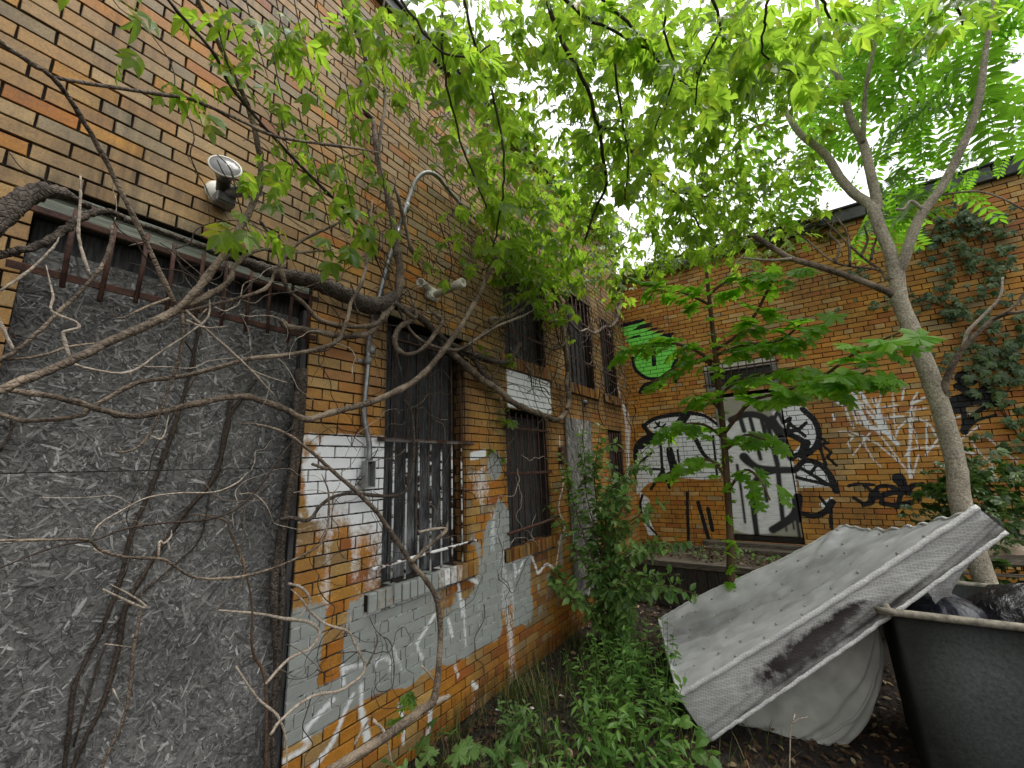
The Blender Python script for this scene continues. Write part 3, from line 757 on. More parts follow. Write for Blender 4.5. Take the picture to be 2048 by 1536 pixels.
def box3(to3d, a, b):
    """box between (h, u, z) corners as verts and faces"""
    V = np.array([(h, u, z) for h in (a[0], b[0]) for u in (a[1], b[1]) for z in (a[2], b[2])])
    return to3d(V[:, 0], V[:, 1], V[:, 2]), [(0, 1, 3, 2), (4, 6, 7, 5), (0, 4, 5, 1), (2, 3, 7, 6), (0, 2, 6, 4), (1, 5, 7, 3)]
def bbox3(to3d, a, b, bev=0.004, jit=0.0):
    V, Fc = bevel_box(min(a[0], b[0]), min(a[1], b[1]), min(a[2], b[2]), max(a[0], b[0]), max(a[1], b[1]), max(a[2], b[2]), bev)
    V = np.array(V)
    if jit: V = V + RNG.randn(*V.shape)*jit
    return to3d(V[:, 0], V[:, 1], V[:, 2]), Fc
def reveal(parent, to3d, o, depth, name='window', mat=None):
    """the open recess: four reveals and the back"""
    u0, u1, z0, z1 = o; V, Fc = [], []
    e = 0.001
    q = [(u0-e, z0-e), (u1+e, z0-e), (u1+e, z1+e), (u0-e, z1+e)]
    for h in (-0.008, -depth):
        for (u, z) in q: V.append((h, u, z))
    V = np.array(V)
    Fc = [(0, 4, 5, 1), (1, 5, 6, 2), (2, 6, 7, 3), (3, 7, 4, 0), (4, 7, 6, 5)]
    return obj(name, to3d(V[:, 0], V[:, 1], V[:, 2]), Fc, mat or M['soot'], parent)
def jamb_bricks(part, to3d, o, depth, mat, sides=(1,)):
    """returned brick faces down the side of an opening"""
    u0, u1, z0, z1 = o
    for sgn in sides:
        u = u1 if sgn > 0 else u0
        for k in range(int(round(z0/CS)), int(round(z1/CS))):
            ln = depth-0.01 if k % 2 else depth-0.03
            V, Fc = bbox3(to3d, (-0.012, u-0.006*sgn, k*CS+JT/2), (-ln, u+0.02*sgn, (k+1)*CS-JT/2), 0.003)
            c = np.array(color_left(u, k*CS, RNG)); n = len(V)
            at = {'bk': np.tile([*c, 1], (n, 1)), 'paint': np.zeros((n, 4)), 'stain': np.tile([0.85, 0, 0, 1], (n, 1))}
            obj('jamb_brick', V, Fc, mat, part, False, at)
def sill(part, to3d, o, mat, dark, proud=0.035, paintf=None, cf=None):
    u0, u1, z0, z1 = o; w = 0.066; n = int(round((u1-u0)/w)); w = (u1-u0)/n
    for i in range(n):
        a, b = u0+i*w+0.004, u0+(i+1)*w-0.004
        V, Fc = bbox3(to3d, (-0.10, a, z0+0.004), (proud+random.uniform(-.004, .004), b, z1-0.002+random.uniform(-.003, .003)), 0.004)
        m = len(V); c = (cf or color_left)((a+b)/2, 0.8, RNG)
        P2 = np.tile([(a+b)/2, (z0+z1)/2], (m, 1))
        pa = paintf(P2) if paintf else np.zeros((m, 4))
        obj('sill_brick', V, Fc, mat, part, False, {'bk': np.tile([*c, 1], (m, 1)), 'paint': pa, 'stain': np.tile([dark, 0, 0, 1], (m, 1))})
    V, Fc = box3(to3d, (-0.1, u0+0.002, z0+0.012), (proud-0.012, u1-0.002, z1-0.012))
    obj('sill_mortar', V, Fc, M['mortar'], part, False, {'paint': np.zeros((8, 4)), 'stain': np.zeros((8, 4))})
def rodV(to3d, a, b, r, n=6):
    pa, pb = [to3d(np.array([p[0]]), np.array([p[1]]), np.array([p[2]]))[0] for p in (a, b)]
    return tube([pa, (pa+pb)/2 + RNG.randn(3)*0.002, pb], [r, r, r], n, sub=1)
def bars(part, to3d, o, n, h, rails, mat, over=0.05, r=0.007, zlo=None, zhi=None):
    u0, u1, z0, z1 = o
    zlo = z0+0.01 if zlo is None else zlo; zhi = z1-0.03 if zhi is None else zhi
    for i in range(n):
        u = u0 + (u1-u0)*(i+0.6)/(n+0.2)
        V, Fc = rodV(to3d, (h, u+random.uniform(-.004, .004), zlo), (h, u+random.uniform(-.004, .004), zhi), r); obj('bar', V, Fc, mat, part, True)
    for (zr, ov) in rails:
        V, Fc = bbox3(to3d, (h+r, u0-ov, zr-0.012), (h+r+0.007, u1+ov, zr+0.012), 0.002, 0.0012); obj('cross_bar', V, Fc, mat, part)
def paint_rust_mat():
    t = NT('rust_with_white_overspray'); p = t.pos()
    n = t.noise(p, 30, 5, 0.6); c = t.ramp(n, (0.35, (0.014, 0.008, 0.006)), (0.65, (0.06, 0.026, 0.016)))
    z = t.sepv(p)[2]
    dash = t.noise(t.mapv(p, (6, 6, 11)), 1, 3, 0.7)
    k = t.math('MULTIPLY', t.ramp(dash, (0.46, 0.0), (0.52, 1.0)), t.ramp(z, (0.0, 1.0), (1.0, 1.0)))
    low = t.new('MapRange'); t.put(low.inputs[0], z); low.inputs[1].default_value = 1.82; low.inputs[2].default_value = 1.98; low.inputs[3].default_value = 1; low.inputs[4].default_value = 0
    k = t.math('MULTIPLY', k, low.outputs[0])
    c = t.mix(k, c, (0.72, 0.72, 0.72))
    return t.done(t.bsdf(c, 0.8, 0, t.bump(n, 0.4, 0.003), 0.3))
M['rust_white'] = paint_rust_mat()
def plank_white_mat():
    t = NT('charred_plank_with_overspray'); p = t.mapv(t.pos(), (11, 11, 0.9))
    g = t.noise(p, 6, 6, 0.7, 1.6)
    c = t.ramp(g, (0.36, (0.006, 0.006, 0.007)), (0.52, (0.028, 0.029, 0.031)), (0.72, (0.10, 0.105, 0.11)))
    pz = t.pos(); z = t.sepv(pz)[2]
    low = t.new('MapRange'); t.put(low.inputs[0], z); low.inputs[1].default_value = 1.3; low.inputs[2].default_value = 2.0; low.inputs[3].default_value = 1; low.inputs[4].default_value = 0
    sp = t.math('MULTIPLY', t.ramp(t.noise(t.mapv(pz, (7, 7, 3)), 1, 4, 0.6), (0.46, 0.0), (0.72, 0.6)), low.outputs[0])
    c = t.mix(t.math('MULTIPLY', sp, t.ramp(g, (0.35, 0.1), (0.6, 1.0))), c, (0.45, 0.46, 0.48))
    return t.done(t.bsdf(c, 0.75, 0, t.bump(g, 0.8, 0.005), 0.3))
M['plank1'] = plank_white_mat()
def planks(part, to3d, o, n, h, mat, gap=0.005):
    u0, u1, z0, z1 = o; w = (u1-u0)/n
    for i in range(n):
        d = random.uniform(-.006, .006)
        V, Fc = bbox3(to3d, (h-0.02+d, u0+i*w+gap/2, z0+0.004), (h+d, u0+(i+1)*w-gap/2, z1-random.uniform(0.01, 0.05)), 0.003)
        obj('plank', V, Fc, mat, part)

# tall window with planks, seven bars and a brick sill
w1 = reveal(bl, LEFT, WIN1, 0.16); tag(w1, 'tall window boarded with charred vertical planks behind white spattered bars')
planks(w1, LEFT, (WIN1[0]+0.002, WIN1[1]-0.09, WIN1[2], WIN1[3]), 6, -0.095, M['plank1'])
jamb_bricks(w1, LEFT, WIN1, 0.13, M['brick_left'])
bars(w1, LEFT, WIN1, 7, 0.012, [(1.965, 0.075)], M['rust_white'], zlo=WIN1[2]+0.015, zhi=WIN1[3]-0.10)
for (h, za, zb, ua, ub) in ((0.05, 1.19, 1.205, 1.68, 2.66), (0.03, 2.66, 2.66, 1.78, 2.60)):
    V, Fc = tube([LEFT(np.array([h]), np.array([u]), np.array([z]))[0] for u, z in ((ua, za), (ua*.6+ub*.4, za*.6+zb*.4+.004), (ub, zb))], 0.011, 6, sub=2)
    obj('cross_bar', V, Fc, M['rust_white'], w1, True)
sill(w1, LEFT, SILL1, M['brick_left'], 0.35, 0.04, paint_left)
# second window
w2 = reveal(bl, LEFT, WIN2, 0.17); tag(w2, 'blackened lower window with burnt board behind seven bars')
planks(w2, LEFT, WIN2, 1, -0.11, M['darkwood'])
bars(w2, LEFT, WIN2, 7, 0.0, [(1.70, 0.06), (2.13, 0.05)], M['rust'])
V, Fc = tube([(0.05, 3.08, 1.19), (0.06, 3.5, 1.21), (0.055, 4.0, 1.235)], 0.014, 6); obj('cross_bar', V, Fc, M['rust'], w2, True)
sill(w2, LEFT, SILL2, M['brick_left'], 0.8, 0.03)
for o, s, n, lb in ((WIN2U, SILL2U, 6, 'upper burnt window above the white sprayed patch'), (WIN3U, SILL3U, 6, 'upper burnt window second from the corner'), (WIN4U, SILL4U, 5, 'narrow burnt upper window nearest the corner'), (WIN4, SILL4, 5, 'narrow dark lower window nearest the corner')):
    w = reveal(bl, LEFT, o, 0.17); tag(w, lb)
    planks(w, LEFT, (o[0], o[1], o[2], o[3]), 5, -0.12, M['darkwood'], 0.012)
    bars(w, LEFT, o, n, 0.0, [(o[2]+(o[3]-o[2])*0.28, 0.05), (o[2]+(o[3]-o[2])*0.72, 0.05)], M['rust'])
    sill(w, LEFT, s, M['brick_left'], 0.95 if o is not WIN2U else 0.8, 0.03, paint_left if o is WIN2U else None)

# boarded doorway at left: strand board, steel lintel, rusty grille
dw = reveal(bl, LEFT, DOOR_L, 0.22, 'doorway'); tag(dw, 'boarded doorway under a green steel lintel')
def strands(name, to3d, u0, u1, z0, z1, h, n, parent, base, seed, lenr=(0.03, 0.10), wr=(0.004, 0.016), vertical=False):
    """strand board: a backing sheet plus thousands of pressed wood strands"""
    r = np.random.RandomState(seed)
    cu, cz = r.uniform(u0, u1, n), r.uniform(z0, z1, n)
    a = r.uniform(0, math.pi, n) if not vertical else r.normal(math.pi/2, 0.35, n)
    big = r.choice([0.7, 1.0, 1.4, 2.2], n, p=[.35, .35, .2, .1]); L, W = r.uniform(*lenr, n)*big, r.uniform(*wr, n)*np.sqrt(big)
    ca, sa = np.cos(a), np.sin(a)
    hh = h + r.uniform(0.0005, 0.0045, n); tl = r.uniform(-0.002, 0.002, n)
    P = []
    for (sx, sy) in ((-1, -0.35), (-0.6, -1), (0.7, -0.8), (1, 0.3), (0.5, 1), (-0.8, 0.7)):
        x = L/2*sx*r.uniform(0.8, 1.15, n); y = W/2*sy*r.uniform(0.7, 1.25, n)
        P.append((hh + tl*sx + r.uniform(-.0005, .0005, n), np.clip(cu+x*ca-y*sa, u0, u1), np.clip(cz+x*sa+y*ca, z0, z1)))
    Hh = np.stack([p[0] for p in P], 1).ravel(); Uu = np.stack([p[1] for p in P], 1).ravel(); Zz = np.stack([p[2] for p in P], 1).ravel()
    fc = np.arange(n*6).reshape(n, 6)
    g = r.choice([0.45, 0.7, 0.95, 1.3, 1.9], n, p=[.2, .28, .27, .19, .06])*r.uniform(0.8, 1.2, n)
    cc = g[:, None]*np.array(base)[None, :]
    col = np.repeat(np.c_[cc, np.ones(n)], 6, axis=0)
    o = obj(name, to3d(Hh, Uu, Zz), fc, M['osb'], parent, False, {'bk': col}); o['kind'] = 'stuff'
    return o
def sheet(name, to3d, a, b, base, parent):
    V, Fc = bbox3(to3d, a, b, 0.002); n = len(V)
    return obj(name, V, Fc, M['osb'], parent, False, {'bk': np.tile([*base, 1], (n, 1))})
ODB = (0.165, 0.163, 0.158)
for i, (za, zb) in enumerate(((0.02, 1.795), (1.797, 2.66))):
    b = sheet('strand_board', LEFT, (-0.085, 0.145, za), (-0.07, 1.20, zb), tuple(c*0.85 for c in ODB), dw)
    strands('board_strands', LEFT, 0.146, 1.199, za+0.001, zb-0.001, -0.07, 13000 if i == 0 else 7000, dw, ODB, 31+i, (0.015, 0.06), (0.002, 0.010))
for k in range(14):
    u, z = (0.17, 1.18)[k % 2] + random.uniform(-.01, .01), 0.25+0.34*(k//2)
    V, Fc = lathe([(0.0, 0.0012), (0.004, 0.001), (0.0055, 0.0)], 8, look((-0.0655, u, z), (1, 0, 0))); obj('screw_head', V, Fc, M['rust'], dw)
V, Fc = bbox3(LEFT, (-0.09, 1.20, 0.0), (-0.02, 1.232, 2.7), 0.003, 0.001); obj('door_frame_post', V, Fc, M['darkwood'], dw)
V, Fc = bbox3(LEFT, (-0.12, 0.15, 2.58), (-0.086, 1.21, 2.78), 0.004); obj('header_board', V, Fc, M['darkwood'], dw)
mb = MB()
for (h0, h1, z0, z1) in ((-0.20, 0.004, 2.788, 2.803), (-0.02, 0.0, 2.803, 2.832), (-0.03, -0.008, 2.832, 2.852), (-0.02, 0.002, 2.852, 2.880)):
    V, Fc = bbox3(LEFT, (h0, 0.143, z0), (h1, 1.232, z1), 0.002); mb.add(V, Fc)
mb.build('lintel', M['lintel'], dw)
gr = thing('security_grille', 'rusty ladder-like steel grille hanging across top of the boarded doorway', 'grille', (0.06, 0.65, 2.5))
for i in range(10):
    u = 0.24+i*0.105
    V, Fc = rodV(LEFT, (0.06, u, 2.47+random.uniform(-.02, .02)), (0.06, u+random.uniform(-.008, .008), 2.80), 0.0085, 8); obj('bar', V, Fc, M['rust'], gr, True)
for z in (2.52, 2.755):
    V, Fc = bbox3(LEFT, (0.046, 0.10, z-0.014), (0.054, 1.24, z+0.014), 0.002, 0.0015); obj('cross_bar', V, Fc, M['rust'], gr)
# loose strand board leaning on the wall between the far windows
sb = thing('leaning_board', 'tall grey strand board fixed over the wall between two lower windows', 'board', (0.05, 4.68, 0.3))
o = sheet('sheet', LEFT, (0.012, 4.34, 0.30), (0.026, 5.06, 2.32), (0.17, 0.165, 0.155), sb)
s = strands('board_strands', LEFT, 4.342, 5.058, 0.302, 2.318, 0.026, 2600, sb, (0.27, 0.26, 0.245), 40, (0.05, 0.13), (0.006, 0.02), True)

# coping and roof edges
V, Fc = bbox3(LEFT, (-0.3, -2.0, LTOP), (0.05, D-0.03, LTOP+0.10), 0.01); obj('coping', V, Fc, M['coping'], bl)
V, Fc = bbox3(LEFT, (-0.32, -2.0, LTOP+0.10), (0.07, D-0.03, LTOP+0.135), 0.008); obj('roof_edge', V, Fc, M['darkroof'], bl)
for i in range(8):
    a = i*1.13+0.0
    V, Fc = bbox3(REAR, (-0.25, a+0.003, RTOP), (0.06, a+1.127, RTOP+0.17), 0.008, 0.002); obj('coping', V, Fc, M['coping'], br)
V, Fc = bbox3(REAR, (-0.3, 0.08, RTOP+0.17), (0.085, 9.0, RTOP+0.205), 0.008); obj('roof_edge', V, Fc, M['darkroof'], br)
V, Fc = box3(REAR, (-6.0, 0.0, 0.0), (-0.3, 9.0, RTOP+0.1)); obj('rear_block', V, Fc, M['darkroof'], br)
V, Fc = box3(LEFT, (-6.0, -2.0, 0.0), (-0.33, D+6, LTOP+0.05)); obj('rear_block', V, Fc, M['darkroof'], bl)

# rear door and its barred transom window
def door_mat():
    t = NT('cream_door_with_spray'); p = t.pos(); pa = t.attr('paint'); P4 = t.sep(pa.outputs['Color'])
    n = t.noise(t.mapv(p, (1.5, 1, 14)), 4, 5, 0.6)
    c = t.ramp(n, (0.3, (0.26, 0.25, 0.20)), (0.7, (0.34, 0.33, 0.27)))
    grime = t.noise(p, 5, 5, 0.65)
    c = t.mix(t.math('MULTIPLY', P4[0], t.ramp(n, (0.35, 0.6), (0.6, 1.0))), c, (0.72, 0.73, 0.74))
    c = t.mix(t.ramp(grime, (0.55, 0.0), (0.75, 0.35)), c, (0.2, 0.18, 0.14))
    c = t.mix(P4[1], c, (0.01, 0.01, 0.012))
    return t.done(t.bsdf(c, 0.45, 0, t.bump(n, 0.5, 0.006), 0.5))
M['door'] = door_mat()
rd = reveal(br, REAR, DOOR_R, 0.10, 'door'); tag(rd, 'cream steel door panels sprayed with white and black graffiti')
def panel(name, u0, u1, z0, z1, h, parent, n=0.012):
    us = np.linspace(u0, u1, int((u1-u0)/n)+1); zs = np.linspace(z0, z1, int((z1-z0)/n)+1)
    UU, ZZ = np.meshgrid(us, zs, indexing='ij'); nu, nz = UU.shape
    ii, jj = np.meshgrid(np.arange(nu-1), np.arange(nz-1), indexing='ij'); ii, jj = ii.ravel(), jj.ravel()
    fc = np.stack([ii*nz+jj, (ii+1)*nz+jj, (ii+1)*nz+jj+1, ii*nz+jj+1], 1)
    P2 = np.stack([UU.ravel(), ZZ.ravel()], 1)
    edge = np.minimum(np.minimum(P2[:, 0]-u0, u1-P2[:, 0]), np.minimum(P2[:, 1]-z0, z1-P2[:, 1]))
    hh = h + 0.004*fbm(P2[:, 0]*3, P2[:, 1]*9, 3) - 0.012*(edge < 1e-4)
    return obj(name, REAR(hh, P2[:, 0], P2[:, 1]), fc, M['door'], parent, True, {'paint': paint_rear(P2)})
panel('door_panel', 1.30, 2.105, 0.74, 2.03, -0.012, rd); panel('door_panel', 1.33, 2.10, 2.04, 2.66, -0.02, rd)
V, Fc = bbox3(REAR, (-0.09, 1.29, 0.665), (-0.03, 2.12, 0.73), 0.003); obj('threshold', V, Fc, M['soot'], rd)
V, Fc = bbox3(REAR, (-0.06, 1.292, 0.74), (0.004, 1.318, 2.70), 0.003); obj('jamb', V, Fc, M['greymetal'], rd)
wr = reveal(br, REAR, WIN_R, 0.14, 'window'); tag(wr, 'low wide window above the door with grey frame and bars')
for (a, b) in (((-0.09, 1.205, 3.06), (-0.02, 2.135, 3.163)), ((-0.09, 1.205, 2.776), (-0.02, 2.135, 2.83)), ((-0.09, 1.206, 2.83), (-0.02, 1.27, 3.06)), ((-0.09, 2.06, 2.83), (-0.02, 2.134, 3.06))):
    V, Fc = bbox3(REAR, a, b, 0.004); obj('window_frame', V, Fc, M['greymetal'] if a[2] != 3.06 else M['offwhite'], wr)
t = NT('dirty_glass'); M['glass'] = t.done(t.bsdf((0.006, 0.007, 0.007), 0.25, 0, None, 0.5))
V, Fc = box3(REAR, (-0.085, 1.27, 2.83), (-0.08, 2.06, 3.06)); obj('pane', V, Fc, M['glass'], wr)
bars(wr, REAR, WIN_R, 9, 0.02, [(2.86, 0.03), (3.08, 0.03)], M['rust'], zlo=2.82, zhi=3.15, r=0.008)
# ------------------------------------------------------------------ ground and deck
def ground_h(x, y):
    return 0.05*(fbm(x*0.9, y*0.9, 2)-0.5) + 0.03*(fbm(x*4, y*4, 8)-0.5)
xs = np.r_[-60, -20, -6, np.linspace(-0.3, 5.2, 90), 8, 15, 30, 60]; ys = np.r_[-60, -20, -6, np.linspace(-1, 6.8, 120), 9, 20, 60]
XX, YY = np.meshgrid(xs, ys, indexing='ij'); nx, ny = XX.shape
ii, jj = np.meshgrid(np.arange(nx-1), np.arange(ny-1), indexing='ij'); ii, jj = ii.ravel(), jj.ravel()
g = obj('ground', np.stack([XX, YY, ground_h(XX, YY)], -1).reshape(-1, 3), np.stack([ii*ny+jj, (ii+1)*ny+jj, (ii+1)*ny+jj+1, ii*ny+jj+1], 1), M['dirt'], None, True)
tag(g, 'bare litter strewn soil of the overgrown yard', 'ground', kind='structure')

DZ, DY = 0.555, 5.62
dk = thing('wooden_deck', 'low rotting wooden deck with dark board skirt below the graffiti door', 'deck', (1.4, 6.1, 0))
for i in range(7):
    y0 = DY+0.02+i*0.153
    x1 = 3.1
    mb = MB(); mb.box((0.06, y0, DZ-0.035+random.uniform(-.006, .004)), (x1+random.uniform(-.1, .1), y0+0.142, DZ+random.uniform(-.006, .006)), 0.004); mb.build('plank', M['deckwood'], dk)
mb = MB(); mb.box((0.05, DY-0.035, DZ-0.075), (3.1, DY+0.012, DZ-0.004), 0.005); mb.build('rim_board', M['deckwood'], dk)
for i in range(26):
    x0 = 0.06+i*0.118
    mb = MB(); mb.box((x0, DY-0.012+random.uniform(-.004, .004), 0.02), (x0+0.112, DY+0.012, DZ-0.078), 0.003); mb.build('skirt_board', M['skirtwood'], dk)
st = thing('door_step', 'weathered plank step under the graffiti door on the deck', 'step', (1.7, 6.6, DZ))
for (y0, y1, z0, z1) in ((6.40, 6.56, DZ+0.006, DZ+0.05), (6.565, 6.705, DZ+0.006, DZ+0.10)):
    mb = MB(); mb.box((1.0 if y0 < 6.5 else 0.92, y0, z0), (2.45, y1, z1), 0.005); mb.build('plank', M['deckwood'], st)

# ------------------------------------------------------------------ things fixed to the left wall
fl = thing('twin_floodlight', 'twin socket floodlight on the wall with one clear bulb pointing up', 'floodlight', onx(430, 400))
c0 = onx(438, 388)                                          # plate centre
Mp = look(c0, (1, 0, 0))
V, Fc = lathe([(0.0, 0.022), (0.05, 0.022), (0.062, 0.012), (0.064, 0.0)], 24, Mp); obj('wall_plate', V, Fc, M['offwhite'], fl, True)
hb = MB(); hb.box((0.02, c0[1]-0.035, c0[2]-0.085), (0.085, c0[1]+0.05, c0[2]-0.03), 0.005); hb.build('sensor_box', M['greymetal'], fl)
hb = MB(); hb.box((0.085, c0[1]-0.03, c0[2]-0.08), (0.093, c0[1]+0.045, c0[2]-0.035), 0.002); hb.build('sensor_lens', M['darkgrey'], fl)
def glass_bulb_mat():
    t = NT('dusty_clear_glass')
    return t.done(t.bsdf((0.34, 0.34, 0.33), 0.12, 0.0, None, 0.6, Transmission_Weight=0.5, IOR=1.25))
M['bulbglass'] = glass_bulb_mat()
base = np.array([0.06, c0[1]-0.005, c0[2]-0.01]); dv = np.array([0.90, -0.30, 0.28]); dv /= np.linalg.norm(dv)
MA = look(base, dv)
so = lathe([(0.0, -0.01), (0.026, -0.01), (0.030, 0.0), (0.030, 0.075), (0.034, 0.08)], 20, MA); so_ = obj('socket', so[0], so[1], M['darkgrey'], fl, True)
V, Fc = lathe([(0.030, 0.075), (0.034, 0.09), (0.052, 0.125), (0.066, 0.145)], 28, MA); bu = obj('bulb', V, Fc, M['galv'], fl, True)
V, Fc = lathe([(0.066, 0.145), (0.062, 0.150), (0.030, 0.155), (0.0, 0.157)], 28, MA); obj('bulb_glass', V, Fc, M['bulbglass'], bu, True)
V, Fc = lathe([(0.062, 0.143), (0.069, 0.145), (0.069, 0.149), (0.062, 0.151)], 28, MA); obj('bulb_rim', V, Fc, M['offwhite'], bu, True)
tip2 = onx(492, 378, 0.15); d2 = tip2-base; d2 /= np.linalg.norm(d2); MB2 = look(base + d2*0.03 - np.array([0, 0, 0.012]), d2)
V, Fc = lathe([(0.0, -0.01), (0.024, -0.008), (0.027, 0.0), (0.028, 0.085), (0.030, 0.087), (0.030, 0.10), (0.024, 0.10), (0.023, 0.06), (0.0, 0.06)], 20, MB2); obj('socket', V, Fc, M['greymetal'], fl, True)
V, Fc = lathe([(0.019, 0.06), (0.020, 0.105), (0.021, 0.11), (0.028, 0.135), (0.030, 0.15)], 16, MB2); obj('broken_bulb', V, Fc, M['galv'], fl, True)
V, Fc = tube([base+np.array([.01, .0, -.01]), base+d2*0.02-np.array([0, 0, .005])], 0.014, 8, sub=1); obj('knuckle', V, Fc, M['darkgrey'], fl, True)

tl = thing('twin_socket_lamp', 'cream bulbless twin socket lamp with one long tube above the tall window', 'lamp', onx(860, 580))
c1 = onx(858, 588)
hb = MB(); hb.box((0.004, c1[1]-0.06, c1[2]-0.055), (0.045, c1[1]+0.075, c1[2]+0.05), 0.012); hb.build('wall_plate', M['offwhite'], tl)
e1 = onx(926, 565, 0.33); b1 = np.array([0.04, c1[1]+0.03, c1[2]-0.01]); d1 = (e1-b1); L1 = np.linalg.norm(d1); d1 /= L1
V, Fc = lathe([(0.0, 0.0), (0.028, 0.0), (0.030, L1*0.75), (0.036, L1*0.76), (0.037, L1), (0.034, L1+0.004), (0.017, L1+0.004), (0.016, L1-0.05), (0.0, L1-0.05)], 22, look(b1, d1)); obj('lamp_tube', V, Fc, M['offwhite'], tl, True)
b2 = np.array([0.03, c1[1]-0.035, c1[2]+0.03]); e2 = onx(842, 566, 0.10); d2 = e2-b2; L2 = np.linalg.norm(d2); d2 /= L2
V, Fc = lathe([(0.0, 0.0), (0.028, 0.0), (0.031, L2), (0.034, L2), (0.034, L2+0.012), (0.024, L2+0.012), (0.022, L2-0.03), (0.0, L2-0.03)], 20, look(b2, d2)); obj('empty_socket', V, Fc, M['offwhite'], tl, True)

cp = thing('conduit_pipe', 'steel conduit running up the pier beside the tall window with hooked top', 'pipe', onx(735, 960))
path = [onx(738, 925, .05), onx(738, 885, .045), onx(728, 830, .035), onx(735, 740, .03), onx(738, 680, .03), onx(752, 620, .03), onx(778, 520, .03), onx(800, 450, .03)]
V, Fc = tube(path, 0.0165, 10, sub=4, wob=0); obj('pipe', V, Fc, M['galv'], cp, True)
V, Fc = tube([onx(800, 450, .031), onx(812, 415, .035), onx(822, 385, .04), onx(834, 358, .06), onx(853, 345, .08), onx(874, 352, .07), onx(895, 378, .05), onx(925, 412, .035), onx(960, 448, .03), onx(985, 480, .03), onx(1000, 500, .03)], 0.0165, 10, sub=4); obj('pipe', V, Fc, M['greymetal'], cp, True)
for (x, y) in ((742, 700), (735, 722), (812, 415)):
    a, b = onx(x, y+7, .031), onx(x+2, y-7, .031); V, Fc = tube([a, b], 0.022, 12, sub=1); obj('coupling', V, Fc, M['greymetal'], cp, True)
a = onx(735, 722, .03); hb = MB(); hb.box((0.002, a[1]-0.055, a[2]-0.012), (0.008, a[1]-0.01, a[2]+0.012), 0.002); hb.build('clamp', M['galv'], cp)
hb = MB(); a = onx(736, 940, .05); hy, hz = a[1], a[2]
z0, z1 = hz-0.105, hz+0.055
for (p, q) in (((0.028, hy-0.032, z0), (0.034, hy+0.032, z1)), ((0.034, hy-0.032, z0), (0.085, hy-0.026, z1)), ((0.034, hy+0.026, z0), (0.085, hy+0.032, z1)), ((0.034, hy-0.026, z0), (0.085, hy+0.026, z0+0.006)), ((0.034, hy-0.026, z1-0.006), (0.085, hy+0.026, z1))):
    hb.box(p, q, 0.0015)
hb.build('junction_box', M['greymetal'], cp)
V, Fc = tube([np.array([0.0, hy-0.02, z0+0.03]), np.array([0.03, hy-0.03, z0+0.03])], 0.018, 10, sub=1); obj('wall_nipple', V, Fc, M['greymetal'], cp, True)
V, Fc = lathe([(0.0, 0.05), (0.02, 0.05), (0.035, 0.03), (0.04, 0.0)], 14, look(onx(1168, 805, 0.0), (1, 0, -0.3)))
vp = obj('vent_cap', V, Fc, M['darkgrey'], None, True); tag(vp, 'small dark vent cap on the brick above the tall grey strand board', 'vent cap')
mb = MB(); q = onx(1121, 905); mb.box((0.004, q[1]-0.06, q[2]-0.12), (0.05, q[1]+0.05, q[2]+0.06), 0.006); hg = mb.build('shutter_hinge', M['rust'], None); tag(hg, 'rusty iron hinge block on brick left of the grey strand board', 'hinge')

# ------------------------------------------------------------------ mattress leaning on the bin
def fabric_mat(name, a, b, pattern):
    t = NT(name); p = t.pos(); at = t.attr('bk'); ch = t.sep(at.outputs['Color'])
    n = t.noise(p, 6, 5, 0.6); f = t.noise(p, 160, 2, 0.5)
    c = t.ramp(n, (0.3, a), (0.7, b))
    h = t.math('MULTIPLY', f, 0.35)
    if pattern:
        v = t.new('TexVoronoi', feature='DISTANCE_TO_EDGE'); t.put(v.inputs['Vector'], t.mapv(p, (1, 1, 1.0))); v.inputs['Scale'].default_value = 62; v.inputs['Randomness'].default_value = 0.25
        e = t.ramp(v.outputs['Distance'], (0.02, 0.0), (0.18, 1.0))
        c = t.mix(0.55, c, t.ramp(e, (0.0, 1.25), (1.0, 0.72)), 'MULTIPLY'); h = t.math('ADD', f, t.math('MULTIPLY', e, -1.2))
    mold = t.noise(p, 13, 6, 0.7)
    m = t.ramp(t.math('ADD', ch[0], t.math('MULTIPLY', t.math('SUBTRACT', mold, 0.5), 1.1)), (0.42, 0.0), (0.72, 1.0))
    c = t.mix(m, c, t.mix(f, (0.010, 0.009, 0.010), (0.028, 0.018, 0.018)))
    c = t.mix(t.math('MULTIPLY', ch[1], t.ramp(n, (0.35, 0.4), (0.65, 1.0))), c, (0.075, 0.072, 0.068))
    return t.done(t.bsdf(c, 0.9, 0, t.bump(h, 0.5, 0.003), 0.15, Sheen_Weight=0.15))
M['ticking'] = fabric_mat('grey_mattress_ticking', (0.36, 0.357, 0.372), (0.52, 0.515, 0.53), False)  # paler than the side fabric so that the top looks lit
M['border'] = fabric_mat('knit_mattress_border', (0.24, 0.24, 0.235), (0.37, 0.37, 0.36), True)  # darker than top and welt: shade of the side is put into this colour
M['welt'] = fabric_mat('pale_mattress_welt', (0.44, 0.44, 0.435), (0.60, 0.60, 0.59), True)
M['quilt'] = fabric_mat('cream_quilted_cover', (0.28, 0.28, 0.25), (0.40, 0.40, 0.36), False)
mt = thing('mattress', 'stained grey mattress tilted from the weeds up onto the dark bin', 'mattress', (1.6, 3.3, 0))
mA = ony(1358, 1393, 3.17); mB = ony(1956, 1016, 3.42); mC = ony(1685, 1052, 4.45); mD = ony(1318, 1240, 4.35)
ma = np.array([1.525, 3.10, 0.05]); mb_ = ony(2014, 1064, 3.38)
nu, nv = 120, 70
S, T = np.meshgrid(np.linspace(0, 1, nu), np.linspace(0, 1, nv), indexing='ij')
def lerp(a, b, t): return a + (b-a)*t[..., None]
